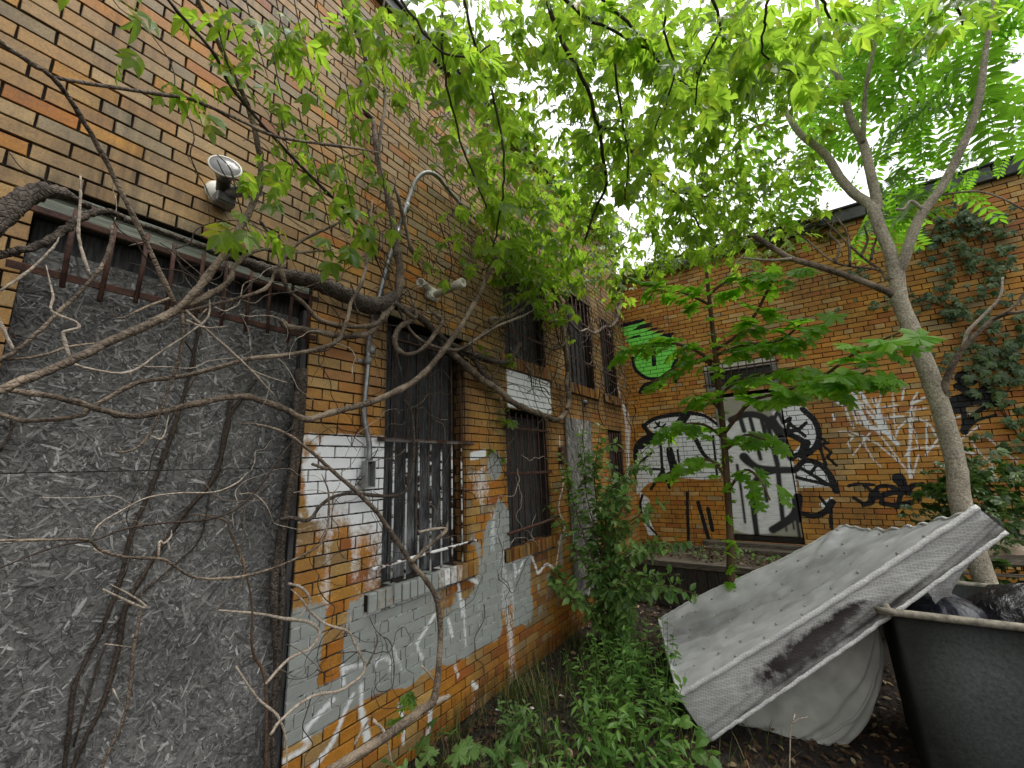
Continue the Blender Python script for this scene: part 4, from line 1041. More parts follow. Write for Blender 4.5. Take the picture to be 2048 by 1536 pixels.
near = lerp(mA, mB, S); near[..., 2] -= 0.015*np.sin(S*math.pi) ; far = lerp(mD, mC, S)
far[..., 2] += 0.02*np.sin(S*math.pi*2)
near_e, far_e = near[:, 0], far[:, 0]
topP = near*(1-T[..., None]) + far*T[..., None]
sag = -0.10*np.sin(T*math.pi)*np.sin(np.clip(S*1.05, 0, 1)*math.pi)**0.7
# corner peak at the far right with a pinched fold, ridges running along the length, quilting dimples
sag -= 0.07*np.exp(-(((S-1.0)/0.10)**2))*np.sin(T*math.pi)**0.8
sag += 0.05*np.exp(-(((T-1.0+1.1*(1-S))/0.05)**2))*sstep(.62, .95, S)*sstep(1.0, .9, T)
sag += 0.012*sstep(0.0, 0.12, T)*sstep(1.0, 0.88, T)*np.sin((T*9 + S*2.0 + 0.8*fbm(S*4, T*6, 5))*2*math.pi)*np.sin(T*math.pi)
sag += 0.05*(fbm(S*4+T*2, T*11, 15)-0.5)*np.sin(T*math.pi)
sag += 0.055*(0.12-np.minimum(np.abs(fbm(S*2.5+0.5*T, T*7+S*2, 91)-0.5), 0.12))*np.sin(T*math.pi)**.5
sag += 0.035*(0.10-np.minimum(np.abs(fbm(S*4-T, T*13+S*3, 95)-0.5), 0.10))*np.sin(T*math.pi)**.5
sag += 0.016*(np.abs(fbm(S*9+T*5, T*22-S*6, 25)-0.5)-0.1)*np.sin(T*math.pi)
tuft_s, tuft_t = [], []
for i in range(9):
    for j in range(6):
        tuft_s.append((i+0.5+(0.5 if j % 2 else 0)*0.9)/9.3+random.uniform(-.03, .03)); tuft_t.append((j+0.7)/6.4+random.uniform(-.035, .035))
for s_, t_ in zip(tuft_s, tuft_t):
    sag -= 0.012*np.exp(-(((S-s_)*2.0/0.05)**2 + ((T-t_)*1.25/0.05)**2))
topP[..., 2] += sag
ii, jj = np.meshgrid(np.arange(nu-1), np.arange(nv-1), indexing='ij'); ii, jj = ii.ravel(), jj.ravel()
fcT = np.stack([ii*nv+jj, (ii+1)*nv+jj, (ii+1)*nv+jj+1, ii*nv+jj+1], 1)
dirt = np.zeros((nu*nv, 4)); dirt[:, 3] = 1; dirt[:, 1] = (0.5*sstep(0.5, 0.7, fbm(S*3, T*3, 50)) + 0.25*sstep(.5, .7, fbm(S*14, T*9, 51)) + 0.3*np.exp(-((T-0.02)/0.05)**2)).ravel()
obj('top_panel', topP.reshape(-1, 3), fcT, M['ticking'], mt, True, {'bk': dirt})
tuft_me = make_mesh('tuft', *lathe([(0.0, 0.014), (0.007, 0.011), (0.010, 0.004), (0.006, -0.003)], 8), M['border'], True)
for s_, t_ in zip(tuft_s, tuft_t):
    i, j = int(np.clip(s_*(nu-1), 0, nu-1)), int(np.clip(t_*(nv-1), 0, nv-1)); p = topP[i, j]
    inst('tuft', tuft_me, Matrix.Translation(p + np.array([0, 0, 0.002])) @ Matrix.Rotation(random.uniform(-.5, .5), 4, 'X'), mt)
# near border panel between the top edge and the bottom edge
nb = 26
S2, R2 = np.meshgrid(np.linspace(0, 1, nu), np.linspace(0, 1, nb), indexing='ij')
bot = lerp(ma, mb_, np.linspace(0, 1, nu)); bot[:, 2] -= 0.01*np.sin(np.linspace(0, 1, nu)*math.pi)
topE = topP[:, 0]
bord = topE[:, None]*(1-R2[..., None]) + bot[:, None]*R2[..., None]
bul = 0.035*np.sin(R2*math.pi)*(0.6+0.4*np.sin(S2*5)) + 0.006*np.sin((R2*5+S2*3+1.5*fbm(S2*6, R2*3, 4))*2*math.pi)*sstep(0.35, 0.8, R2) + 0.012*(fbm(S2*14, R2*3, 61)-0.5)
bord += bul[..., None]*np.array([0.25, -0.8, -0.35])
ii, jj = np.meshgrid(np.arange(nu-1), np.arange(nb-1), indexing='ij'); ii, jj = ii.ravel(), jj.ravel()
fcB = np.stack([ii*nb+jj, (ii+1)*nb+jj, (ii+1)*nb+jj+1, ii*nb+jj+1], 1)
at = np.zeros((nu*nb, 4)); at[:, 3] = 1
at[:, 0] = (0.92*np.exp(-(((S2-0.38)/0.20)**2))*np.exp(-(((R2-0.45)/0.33)**2)) + 0.55*np.exp(-(((S2-0.66)/0.13)**2))*np.exp(-(((R2-0.8)/0.2)**2)) + 0.5*np.exp(-(((S2-0.57)/0.1)**2))*np.exp(-(((R2-0.3)/0.2)**2)) + 0.55*sstep(.05, .2, S2)*sstep(.95, .7, S2)*np.exp(-(((R2-0.78)/0.10)**2))*fbm(S2*9, R2*5, 71)).ravel()
at[:, 1] = (0.75*sstep(0.15, 0.6, R2)*sstep(0.3, 0.6, fbm(S2*5, R2*2, 3))+0.3*sstep(.5, 1, R2)).ravel()  # grime, strengthened towards the bottom edge to stand in for shade on the side
obj('side_panel', bord.reshape(-1, 3), fcB, M['border'], mt, True, {'bk': at})
def strip(name, A, B, mat, n=8, bulge=0.02, out=(0, 0, 0)):
    m = len(A); R = np.linspace(0, 1, n)
    V = A[:, None]*(1-R[None, :, None]) + B[:, None]*R[None, :, None] + (np.sin(R*math.pi)*bulge)[None, :, None]*np.array(out)
    i, j = np.meshgrid(np.arange(m-1), np.arange(n-1), indexing='ij'); i, j = i.ravel(), j.ravel()
    return obj(name, V.reshape(-1, 3), np.stack([i*n+j, (i+1)*n+j, (i+1)*n+j+1, i*n+j+1], 1), mat, mt, True, {'bk': np.tile([0.1, 0.4, 0, 1], (m*n, 1))})
dn = np.array([0.07, -0.02, -0.20])
botF = topP[:, -1] + np.array([0.10, 0.02, -0.17])
strip('side_panel', topP[:, -1], botF, M['border'], out=(0, 1, 0))
strip('end_panel', topP[-1], bot[-1][None]*(1-np.linspace(0, 1, nv))[:, None] + botF[-1][None]*np.linspace(0, 1, nv)[:, None], M['border'], out=(1, 0, 0))
strip('end_panel', topP[0], bot[0][None]*(1-np.linspace(0, 1, nv))[:, None] + botF[0][None]*np.linspace(0, 1, nv)[:, None], M['border'], out=(-1, 0, 0))
strip('bottom_panel', bot, botF, M['ticking'])
for ed, r in ((topP[:, 0]+np.array([0, -.005, .006]), 0.016), (topP[:, -1], 0.011), (bot, 0.011), (topP[-1], 0.011), (topP[0], 0.012)):
    k = max(1, len(ed)//26); V, Fc = tube(list(ed[::k])+[ed[-1]], r, 8, sub=2, wob=0.0015)
    obj('welt', V, Fc, M['welt'], mt, True, {'bk': np.tile([0.0, 0.1, 0, 1], (len(V), 1))})
# torn scrap of the border hanging into the bin
fq = [ony(1835, 1165, 3.33), ony(1905, 1118, 3.35), ony(1962, 1100, 3.37)]
V, n1, n2 = [], 14, 16
for i in range(n1):
    a = i/(n1-1); top = fq[0]*(1-a)+fq[2]*a
    end = ony(1866+a*70-28*a*a, 1208+random.uniform(-7, 7)-44*a, 3.33+0.04*a)
    for j in range(n2):
        b = j/(n2-1); V.append(top*(1-b)+end*b + np.array([0.012*math.sin(a*9+b*3), -0.02*math.sin(b*3.1), 0]) + RNG.randn(3)*0.0018*b)
i, j = np.meshgrid(np.arange(n1-1), np.arange(n2-1), indexing='ij'); i, j = i.ravel(), j.ravel()
obj('torn_flap', np.array(V), np.stack([i*n2+j, (i+1)*n2+j, (i+1)*n2+j+1, i*n2+j+1], 1), M['border'], mt, True, {'bk': np.tile([0.0, 0.35, 0, 1], (n1*n2, 1))})

# second, folded mattress bulging underneath
cu = thing('folded_mattress', 'cream folded mattress bulging beneath the tilted grey one', 'mattress', (2.0, 3.4, 0))
fa, fb = ony(1440, 1452, 3.32), ony(1752, 1262, 3.36)
ax = fb-fa; Lf = np.linalg.norm(ax); ax /= Lf
nrm_ = np.array([0, -1.0, 0.05]); dnv = np.cross(ax, nrm_); dnv /= np.linalg.norm(dnv)
if dnv[2] > 0: dnv = -dnv
V, n1, n2 = [], 70, 44
for i in range(n1):
    a = i/(n1-1); prof = max(0.0, math.sin(math.pi*a**0.78))**0.62*0.43
    for j in range(n2):
        b = j/(n2-1)*math.pi                     # round from the front top to the back
        cr, sr = math.cos(b), math.sin(b)
        e = 0.75
        q = fa + ax*Lf*a + dnv*prof*(abs(sr)**0.8) - nrm_*(-0.16*np.sign(cr)*abs(cr)**0.6) + np.array([0, 0.30, 0])
        wr_ = 0.016*math.sin((b*7.5 + a*2.2 + 2*float(fbm(np.array([a*5]), np.array([b*2]), 3)[0]))*2.2)
        V.append(q + dnv*wr_*sr - nrm_*(-wr_*0.7))
V = np.array(V); V[:, 2] = np.maximum(V[:, 2], 0.0)
i, j = np.meshgrid(np.arange(n1-1), np.arange(n2-1), indexing='ij'); i, j = i.ravel(), j.ravel()
at = np.zeros((len(V), 4)); at[:, 3] = 1; at[:, 1] = 0.25*sstep(0.45, 0.7, fbm(V[:, 0]*6, V[:, 2]*6, 8))
obj('cover', V, np.stack([i*n2+j, (i+1)*n2+j, (i+1)*n2+j+1, i*n2+j+1], 1), M['quilt'], cu, True, {'bk': at})
V2 = V.reshape(n1, n2, 3); e = V2[2:-2:3, 12]; Vw, Fw = tube(list(e), 0.008, 6, sub=2)
obj('piping', Vw, Fw, M['quilt'], cu, True, {'bk': np.tile([0, .3, 0, 1], (len(Vw), 1))})

# ------------------------------------------------------------------ bin with rubbish bags
def bin_mat():
    t = NT('felted_dark_bin'); p = t.pos()
    n = t.noise(p, 60, 4, 0.7); b = t.noise(p, 3, 4, 0.6)
    c = t.mix(0.7, t.ramp(b, (0.3, (0.008, 0.0085, 0.0075)), (0.7, (0.019, 0.0205, 0.0175))), t.ramp(n, (0.3, 0.6), (0.7, 1.35)), 'MULTIPLY')
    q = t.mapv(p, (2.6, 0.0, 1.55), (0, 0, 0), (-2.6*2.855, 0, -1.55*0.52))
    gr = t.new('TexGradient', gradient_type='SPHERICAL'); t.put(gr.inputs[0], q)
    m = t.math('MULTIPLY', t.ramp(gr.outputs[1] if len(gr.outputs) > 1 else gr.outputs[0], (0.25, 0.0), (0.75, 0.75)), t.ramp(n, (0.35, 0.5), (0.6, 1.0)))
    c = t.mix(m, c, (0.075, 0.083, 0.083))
    return t.done(t.bsdf(c, 0.9, 0, t.bump(n, 0.8, 0.004), 0.2))
M['bin'] = bin_mat()
M['binrim'] = simple('worn_bin_rim', (0.09, 0.08, 0.06), (0.26, 0.235, 0.185), 30, 0.85)
bn = thing('waste_bin', 'large dark felted waste bin with pale worn rim in the right corner', 'bin', (3.1, 3.7, 0))
bx0, bx1, by0, by1, bz = 2.53, 3.75, 3.20, 4.05, 0.90
def ring(z, k):
    pts = []
    for (cx, cy, a0) in ((bx1-k-0.025, by1-k-0.025, 0), (bx0+k+0.025, by1-k-0.025, 90), (bx0+k+0.025, by0+k+0.025, 180), (bx1-k-0.025, by0+k+0.025, 270)):
        for s in range(6):
            a = math.radians(a0+18*s); pts.append((cx+0.025*math.cos(a), cy+0.025*math.sin(a), z))
    return pts
rings = [ring(0.0, 0.03), ring(0.12, 0.028), ring(0.45, 0.015), ring(bz, 0.0), ring(bz, 0.02), ring(0.5, 0.06), ring(0.42, 0.07)]
V = [p for r in rings for p in r]; n = 24
Fc = [(i*n+j, i*n+(j+1) % n, (i+1)*n+(j+1) % n, (i+1)*n+j) for i in range(len(rings)-1) for j in range(n)] + [tuple((len(rings)-1)*n+j for j in range(n))]
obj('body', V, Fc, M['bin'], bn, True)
rp = [np.array(p)+np.array([0, 0, 0.005]) for p in ring(bz, -0.012)]; rp = rp[12:]+rp[:13]
V, Fc = tube(rp, [0.020]*len(rp), 8, sub=2, wob=0.002, lump=0.04); obj('rim', V, Fc, M['binrim'], bn, True)
t = NT('black_plastic_bag'); p = t.pos(); n_ = t.noise(p, 14, 5, 0.6, 1.5)
M['bag'] = t.done(t.bsdf((0.006, 0.006, 0.008), 0.22, 0, t.bump(n_, 0.7, 0.03), 0.6))
t = NT('navy_plastic_bag'); p = t.pos(); n_ = t.noise(p, 9, 4, 0.6, 1.0)
M['bag2'] = t.done(t.bsdf(t.ramp(n_, (0.5, (0.008, 0.010, 0.018)), (0.62, (0.05, 0.055, 0.06))), 0.4, 0, t.bump(n_, 0.6, 0.03), 0.5))
def bag(name, label, c, r, mat, seed):
    V = []; n1, n2 = 26, 40
    for i in range(n1):
        th = math.pi*i/(n1-1)
        for j in range(n2):
            ph = 2*math.pi*j/n2
            d = np.array([math.sin(th)*math.cos(ph), math.sin(th)*math.sin(ph), math.cos(th)])
            w = 1 + 0.16*(float(fbm(np.array([ph*2.2+seed]), np.array([th*3]), seed, 3)[0])-0.5) + 0.05*math.sin(ph*11+3*math.sin(th*4+seed))*math.sin(th)
            V.append(np.array(c) + d*np.array(r)*w)
    Fc = [(i*n2+j, i*n2+(j+1) % n2, (i+1)*n2+(j+1) % n2, (i+1)*n2+j) for i in range(n1-1) for j in range(n2)]
    o = obj(name, V, Fc, mat, None, True); tag(o, label, 'bag', 'rubbish bags in the bin')
bag('rubbish_bag', 'shiny black rubbish bag at right inside the bin', (3.24, 3.66, 0.74), (0.36, 0.28, 0.28), M['bag'], 3)
bag('rubbish_bag', 'dark navy rubbish bag under the torn mattress flap in the bin', (2.80, 3.58, 0.70), (0.22, 0.24, 0.24), M['bag2'], 8)

# cardboard scrap beyond the bin and small litter
M['card'] = simple('faded_cardboard', (0.36, 0.27, 0.19), (0.52, 0.42, 0.32), 9, 0.9)
mb = MB(); V, Fc = bevel_box(-0.3, -0.2, -0.006, 0.3, 0.2, 0.006, 0.002); Mx = Matrix.Translation(ony(2060, 1082, 5.2)) @ Matrix.Rotation(0.75, 4, 'X') @ Matrix.Rotation(-0.3, 4, 'Y')
mb.add([tuple(Mx @ Vector(v)) for v in V], Fc); cb = mb.build('cardboard_sheet', M['card']); tag(cb, 'pale cardboard sheet lying on rubble right of the tree trunk', 'cardboard')
for k, pl_ in enumerate(('topmost', 'middle', 'lowest')):
    mb = MB(); V, Fc = bevel_box(-0.55, -0.06, -0.012, 0.55, 0.06, 0.012, 0.003); c = ony(2040+random.uniform(-10, 30), 1122+k*30, 5.0-k*0.08)
    Mx = Matrix.Translation(c) @ Matrix.Rotation(random.uniform(-.25, .25), 4, 'Z') @ Matrix.Rotation(random.uniform(-.12, .12), 4, 'Y') @ Matrix.Rotation(random.uniform(-.5, .5), 4, 'X')
    mb.add([tuple(Mx @ Vector(v)) for v in V], Fc); o = mb.build('loose_plank', M['deckwood']); tag(o, pl_+' of three weathered planks stacked behind the bin right of the trunk', 'plank', 'planks in the scrap heap')
mb = MB(); mb.box((3.35, 4.75, 0.0), (5.2, 5.7, 0.45), 0.05, 0.03); hp = mb.build('rubble_heap', M['dirt']); tag(hp, 'low dark mound of rubble behind the bin right of the trunk', 'rubble')
def scrap(c, s, seed, label, group=None, mat='paper', name='paper_scrap'):
    r = np.random.RandomState(seed); n = 6
    X, Y = np.meshgrid(np.linspace(-1, 1, n), np.linspace(-1, 1, n), indexing='ij')
    V = np.stack([X*s*(0.8+0.3*r.rand(n, n)), Y*s*0.7*(0.8+0.3*r.rand(n, n)), s*0.55*r.rand(n, n)], -1).reshape(-1, 3) + np.array(c)
    i, j = np.meshgrid(np.arange(n-1), np.arange(n-1), indexing='ij'); i, j = i.ravel(), j.ravel()
    o = obj(name, V, np.stack([i*n+j, (i+1)*n+j, (i+1)*n+j+1, i*n+j+1], 1), M[mat]); tag(o, label, 'litter', group)
scrap(onz(1412, 1094, DZ+.01), 0.05, 1, 'white crumpled paper on the deck in front of the door step')
scrap(onz(1350, 1089, DZ+.01), 0.025, 2, 'tiny white paper scrap on the deck beside the left pier')
scrap(onz(1320, 1098, DZ+.01), 0.03, 7, 'yellowish paper scrap on the deck nearest the corner')
scrap(onz(1063, 1418, .02), 0.02, 3, 'small white paper scrap on grass left of the weeds')
scrap(onz(1122, 1392, .02), 0.016, 4, 'tiny white litter scrap on bare soil between wall and weeds')
scrap(onz(995, 1420, .02), 0.014, 5, 'tiny white litter bit at the foot of the brick wall')
M['pink'] = simple('faded_pink_plastic', (0.45, 0.22, 0.20), (0.6, 0.34, 0.32), 12, 0.6)
scrap(onz(1050, 1532, .02), 0.04, 6, 'faded pink plastic scrap in the weeds at bottom of the picture', None, 'pink', 'plastic_scrap')
V, Fc = lathe([(0.0, 0.0), (0.02, 0.004), (0.026, 0.03), (0.02, 0.05), (0.008, 0.06), (0.0, 0.06)], 12, Matrix.Translation(onz(1141, 1512, .03)) @ Matrix.Rotation(0.7, 4, 'X'))
o = obj('plastic_cup', V, Fc, M['pink'], None, True); tag(o, 'small faded pink plastic bulb standing among weeds', 'litter')
# ------------------------------------------------------------------ leaf shapes (axis +X, face up +Z, lengths in metres)
def leaflet(L, W, fold=0.18, droop=0.12, tooth=0.0, n=3):
    """pointed oval blade: a midrib and two folded halves"""
    V, Fc = [], []
    xs_ = [0.0, 0.22, 0.5, 0.78, 1.0]; ws = [0.0, 0.36, 0.5, 0.27, 0.0]
    if n == 2: xs_, ws = [0.0, 0.4, 1.0], [0.0, 0.5, 0.0]
    for x, w in zip(xs_, ws):
        z = -droop*L*x*x
        V.append((x*L, 0, z))
        if w > 0:
            V.append(((x+tooth)*L, w*W, z+fold*w*W)); V.append(((x+tooth)*L, -w*W, z+fold*w*W))
    if n == 2: return V, [(0, 2, 4), (0, 4, 1)] if False else [(0, 2, 4), (0, 4, 1)]
    # indices: 0 | 1 2 3 | 4 5 6 | 7 8 9 | 10
    Fc = [(0, 1, 2), (0, 3, 1), (1, 4, 5), (1, 5, 2), (1, 3, 6), (1, 6, 4), (4, 7, 8), (4, 8, 5), (4, 6, 9), (4, 9, 7), (7, 10, 8), (7, 9, 10)]
    return V, Fc
def xf(V, ang=0, at=(0, 0, 0), roll=0):
    Mx = Matrix.Translation(at) @ Matrix.Rotation(ang, 4, 'Z') @ Matrix.Rotation(roll, 4, 'X')
    return [tuple(Mx @ Vector(v)) for v in V]
def join(*parts):
    V, Fc = [], []
    for v, f in parts:
        n = len(V); V += list(v); Fc += [tuple(i+n for i in q) for q in f]
    return np.array(V), Fc
def stalk(a, b, w=0.0012):
    a, b = np.array(a), np.array(b)
    return [a+(0, w, 0), a-(0, w, 0), b-(0, w, 0), b+(0, w, 0)], [(0, 1, 2), (0, 2, 3)]
def t_elder(k=0):
    r = random.Random(k); ps = [stalk((0, 0, 0), (0.07, 0, 0.004))]
    V, Fc = leaflet(0.092*r.uniform(.9, 1.1), 0.042, 0.3, 0.25); ps.append((xf(V, r.uniform(-.15, .15), (0.07, 0, 0.004)), Fc))
    for x in ((0.060,) if k % 3 == 0 else (0.022, 0.062)):
        for s in (1, -1):
            V, Fc = leaflet(0.080*r.uniform(.85, 1.1), 0.034, 0.3, 0.3); ps.append((xf(V, s*r.uniform(.6, .95), (x, 0, 0.003), s*0.2), Fc))
    return join(*ps)
def t_ailan(k=0):
    r = random.Random(k+5); L = r.uniform(0.38, 0.55); n = r.choice([9, 10, 11]); ps = []
    P = lambda x: (x*L, 0, -0.16*L*x*x)
    for i in range(4): ps.append(stalk(P(i/4), P((i+1)/4), 0.0018))
    for i in range(n):
        x = 0.22+0.75*i/(n-1)
        for s in (1, -1):
            V, Fc = leaflet(0.095*(1-0.35*abs(x-0.55))*r.uniform(.9, 1.1), 0.032, 0.2, 0.3, n=3 if k < 2 else 3)
            ps.append((xf(V, s*r.uniform(1.0, 1.25), P(x), s*0.25), Fc))
    V, Fc = leaflet(0.07, 0.03); ps.append((xf(V, 0, P(1.0)), Fc))
    return join(*ps)
MAPLE = [(0, 0), (.10, -.16), (-.02, -.34), (.10, -.33), (.13, -.44), (.26, -.36), (.30, -.42), (.36, -.24), (.44, -.24), (.50, -.46), (.58, -.40), (.66, -.42), (.64, -.30), (.74, -.26), (.62, -.17), (.70, -.10), (.86, -.14), (.88, -.07), (1.06, 0)]
def t_maple(k=0):
    r = random.Random(k+9); s = 0.15
    out = MAPLE + [(x, -y) for x, y in MAPLE[-2:0:-1]]
    V = [(0.42*s, 0, 0.012)] + [((x+r.uniform(-.015, .015))*s, y*s*1.05, -0.10*s*x*x - 0.28*abs(y)*s*abs(y) + r.uniform(-.003, .003)) for x, y in out]
    n = len(out); Fc = [(0, 1+i, 1+(i+1) % n) for i in range(n)]
    return join((V, Fc), stalk((-0.07, 0, 0.006), (0, 0, 0), 0.0011))
def t_creeper(k=0):
    r = random.Random(k+3); ps = [stalk((-0.05, 0, -0.01), (0, 0, 0))]
    for a in (-1.35, -0.65, 0, 0.65, 1.35):
        V, Fc = leaflet(0.085*(1-0.22*abs(a)/1.35)*r.uniform(.9, 1.1), 0.042, 0.25, 0.3); ps.append((xf(V, a+r.uniform(-.1, .1), (0, 0, 0), r.uniform(-.2, .2)), Fc))
    return join(*ps)
def t_oval(L=0.07, W=0.038, k=0):
    V, Fc = leaflet(L, W, 0.25, 0.25); return join((xf(V, 0, (0.012, 0, 0)), Fc), stalk((0, 0, 0), (0.014, 0, 0), 0.0008))
def t_grape(k=0):
    s = 0.11; out = [(0, 0), (-.10, -.18), (-.02, -.38), (.14, -.44), (.28, -.40), (.40, -.46), (.52, -.36), (.62, -.38), (.70, -.22), (.84, -.18), (1.0, 0)]
    out = out + [(x, -y) for x, y in out[-2:0:-1]]
    V = [(0.4*s, 0, 0.01)] + [(x*s, y*s, -0.25*s*(x*x*.4+y*y)) for x, y in out]; n = len(out)
    return join((V, [(0, 1+i, 1+(i+1) % n) for i in range(n)]), stalk((-0.06, 0, 0), (0, 0, 0)))
def frames(d, up, n=None):
    d = d/np.linalg.norm(d, axis=1)[:, None]
    z = up - d*(up*d).sum(1)[:, None]; z /= np.linalg.norm(z, axis=1)[:, None] + 1e-9
    y = np.cross(z, d)
    return np.stack([d, y, z], 2)                      # columns
class Leaves:
    """leaf placements of one plant"""
    def __init__(s): s.p, s.d, s.u, s.k = [], [], [], []
    def add(s, p, d, u, k): s.p.append(p); s.d.append(d); s.u.append(u); s.k.append(k)
    def cloud(s, c, r, n, size, droop=0.8, hang=0.25, shell=0.0):
        c = np.array(c, float); r = np.array(r if hasattr(r, '__len__') else (r, r, r), float)
        for _ in range(n):
            v = RNG.randn(3); v /= np.linalg.norm(v); rr = RNG.rand()**(1/3 if shell == 0 else 0.18)
            p = c + v*rr*r
            a = RNG.uniform(0, 2*math.pi)
            d = np.array([math.cos(a), math.sin(a), -droop*RNG.uniform(0.3, 1.5)]); u = np.array([RNG.randn()*hang, RNG.randn()*hang, 1.0])
            s.add(p, d, u, size*RNG.uniform(0.5, 1.35))
    def along(s, path, n, size, spread=0.05, droop=0.6, hang=0.25, t0=0.1):
        P, _ = catmull(path, [0]*len(path), 6); P = np.array(P); m = len(P)
        for i in range(n):
            t = t0+(1-t0)*(i+RNG.rand())/n; k = min(int(t*(m-1)), m-2); q = P[k]+(P[k+1]-P[k])*RNG.rand()
            a = RNG.uniform(0, 2*math.pi); off = np.array([math.cos(a), math.sin(a), 0])
            s.add(q + off*spread*RNG.uniform(0.0, 1.0), off + np.array([0, 0, -droop*RNG.uniform(0.2, 1.6)]), np.array([RNG.randn()*hang, RNG.randn()*hang, 1.0]), size*RNG.uniform(0.7, 1.2))
    def build(s, root, tmpl, mat, nparts, name='leaf', rest='crown'):
        """the leaves that show largest become parts, the rest one mass of leaves"""
        if not s.p: return
        p, d, u, k = np.array(s.p), np.array(s.d), np.array(s.u), np.array(s.k)
        Fm = frames(d, u); q = proj(p)
        vis = (q[:, 2] > 0.15) & (q[:, 0] > -30) & (q[:, 0] < 2080) & (q[:, 1] > -30) & (q[:, 1] < 1566)
        size = np.where(vis, k/np.maximum(q[:, 2], 0.15), -1)
        order = np.argsort(-size); own = order[:nparts]; other = order[nparts:]
        T = RNG.randint(0, len(tmpl), len(p))
        mes = [make_mesh(name, v, f, mat) for v, f in tmpl]
        for i in own:
            Mx = Matrix([[*(Fm[i][r]*k[i]), p[i][r]] for r in range(3)] + [[0, 0, 0, 1]])
            inst(name, mes[T[i]], Mx, root)
        if len(other):
            VV, FF, n = [], [], 0
            for ti, (v, f) in enumerate(tmpl):
                ids = other[T[other] == ti]
                if not len(ids): continue
                f = np.array(f); X = np.einsum('nij,vj->nvi', Fm[ids], v)*k[ids][:, None, None] + p[ids][:, None, :]
                FF.append((f[None] + (np.arange(len(ids))*len(v))[:, None, None]).reshape(-1, 3) + n); VV.append(X.reshape(-1, 3)); n += X.shape[0]*X.shape[1]
            o = obj(rest, np.concatenate(VV), np.concatenate(FF), mat, root); o['kind'] = 'stuff'
T_ELDER = [t_elder(k) for k in range(4)]; T_AILAN = [t_ailan(k) for k in range(3)]; T_MAPLE = [t_maple(k) for k in range(3)]
T_CREEP = [t_creeper(k) for k in range(3)]; T_OVAL = [t_oval()]; T_LANCE = [t_oval(0.11, 0.038), t_oval(0.085, 0.03)]; T_GRAPE = [t_grape()]

def wood(root, name, pix, rpx, mat, plane=None, lump=0.05, sides=8, sub=4, wob=0.0):
    """a branch measured on the photo: pixel points, each with its own distance from the left wall"""
    n = len(pix); pl = list(np.interp(np.linspace(0, 1, n), np.linspace(0, 1, len(plane)), plane)) if hasattr(plane, '__len__') else [plane]*n
    pts = [onx(x, y, X) for (x, y), X in zip(pix, pl)]
    rp = list(np.interp(np.linspace(0, 1, n), np.linspace(0, 1, len(rpx)), rpx)) if hasattr(rpx, '__len__') else [rpx]*n
    dep = proj(np.array(pts))[:, 2]; cs = dep/np.linalg.norm(np.array(pts)-CAM, axis=1)
    k = 0.92 if name == 'trunk' else 0.80
    rr = [r*d/F*c*k for r, d, c in zip(rp, dep, cs)]
    if name == 'branch' and rp[-1] < 5: rr[-1] *= 0.45
    V, Fc = tube(pts, rr, sides, sub, wob or float(np.mean(rr))*0.10, lump, node=0.22 if rp[0] < 12 else 0.0)
    obj(name, V, Fc, M[mat], root, True)
    return pts
def z_(ox, oy, s, *pp): return [(ox+x*s, oy+y*s) for x, y in pp]

# ------------------------------------------------------------------ thick vine across the doorway lintel and windows
vn = thing('climbing_vine', 'thick rough barked vine twisting across the boarded doorway lintel to the windows', 'vine', onx(620, 1536, .05))
wood(vn, 'trunk', [(-160, 640), (-60, 500), (0, 440), (36, 405), (86, 384), (128, 388), (160, 405), (215, 430)], [38, 36, 33, 30, 25, 18, 10, 6], 'bark_vine', [0.35, 0.32, 0.28, 0.26, 0.2, 0.15, 0.1], 0.09, 14, 8)
wood(vn, 'branch', [(-60, 520), (0, 509), (51, 499), (109, 475), (154, 441), (191, 424), (222, 424), (260, 441), (325, 465), (393, 489), (444, 509), (513, 533), (560, 549), (628, 563), (680, 585), (731, 608), (765, 610), (796, 590)],
     [15, 14, 14, 14, 13, 12, 11, 9, 8, 9, 12, 17, 20, 22, 22, 23, 22, 16], 'bark_vine', [0.26, 0.25, 0.22, 0.17, 0.13, 0.11, 0.10, 0.10, 0.10], 0.09, 12, 7)
wood(vn, 'branch', [(780, 606), (834, 631), (868, 662), (902, 689), (953, 710), (998, 724), (1022, 717), (1039, 686)], [13, 9, 8, 8, 7, 7, 6], 'bark_vine', [.11, .12, .12, .10], 0.07, 10, 6)
wood(vn, 'branch', [(880, 680), (902, 703), (953, 751), (998, 782), (1022, 802), (1056, 819), (1087, 830), (1114, 840), (1135, 819), (1138, 775), (1135, 724), (1128, 683), (1124, 640), (1110, 590), (1090, 550)], [10, 9, 8, 7, 6, 6, 5, 4], 'bark_grey', [.1, .1, .08, .1, .12], 0.05, 8, 5)
wood(vn, 'branch', [(560, 641), (580, 655), (628, 662), (680, 672), (724, 669), (751, 655), (779, 617), (796, 587), (800, 540), (791, 490), (786, 445), (772, 380), (757, 325), (748, 262), (747, 239)], [9, 9, 8, 8, 8, 10, 11, 9, 8, 7, 6], 'bark_grey', [.16, .15, .12, .09, .05], 0.06, 9, 5)
wood(vn, 'branch', [(520, 440), (545, 480), (560, 518), (574, 576), (615, 614), (642, 641), (704, 653), (751, 648), (779, 621), (796, 587)], [5, 6, 6, 6, 6, 7, 8], 'bark_grey', [.25, .2, .17, .12], 0.05, 8, 5)
wood(vn, 'branch', [(747, 239), (730, 222), (723, 178), (730, 158), (737, 148), (727, 99), (713, 68), (685, 0), (660, -50)], [8, 7, 7, 6, 6, 7, 7], 'bark_vine', [.04, .05, .05, .06], 0.06, 8, 4)
wood(vn, 'branch', [(757, 325), (760, 270), (770, 215), (768, 150), (760, 60), (775, -30)], [6, 5, 5, 4], 'bark_grey', [.04, .05], 0.05, 8, 4)
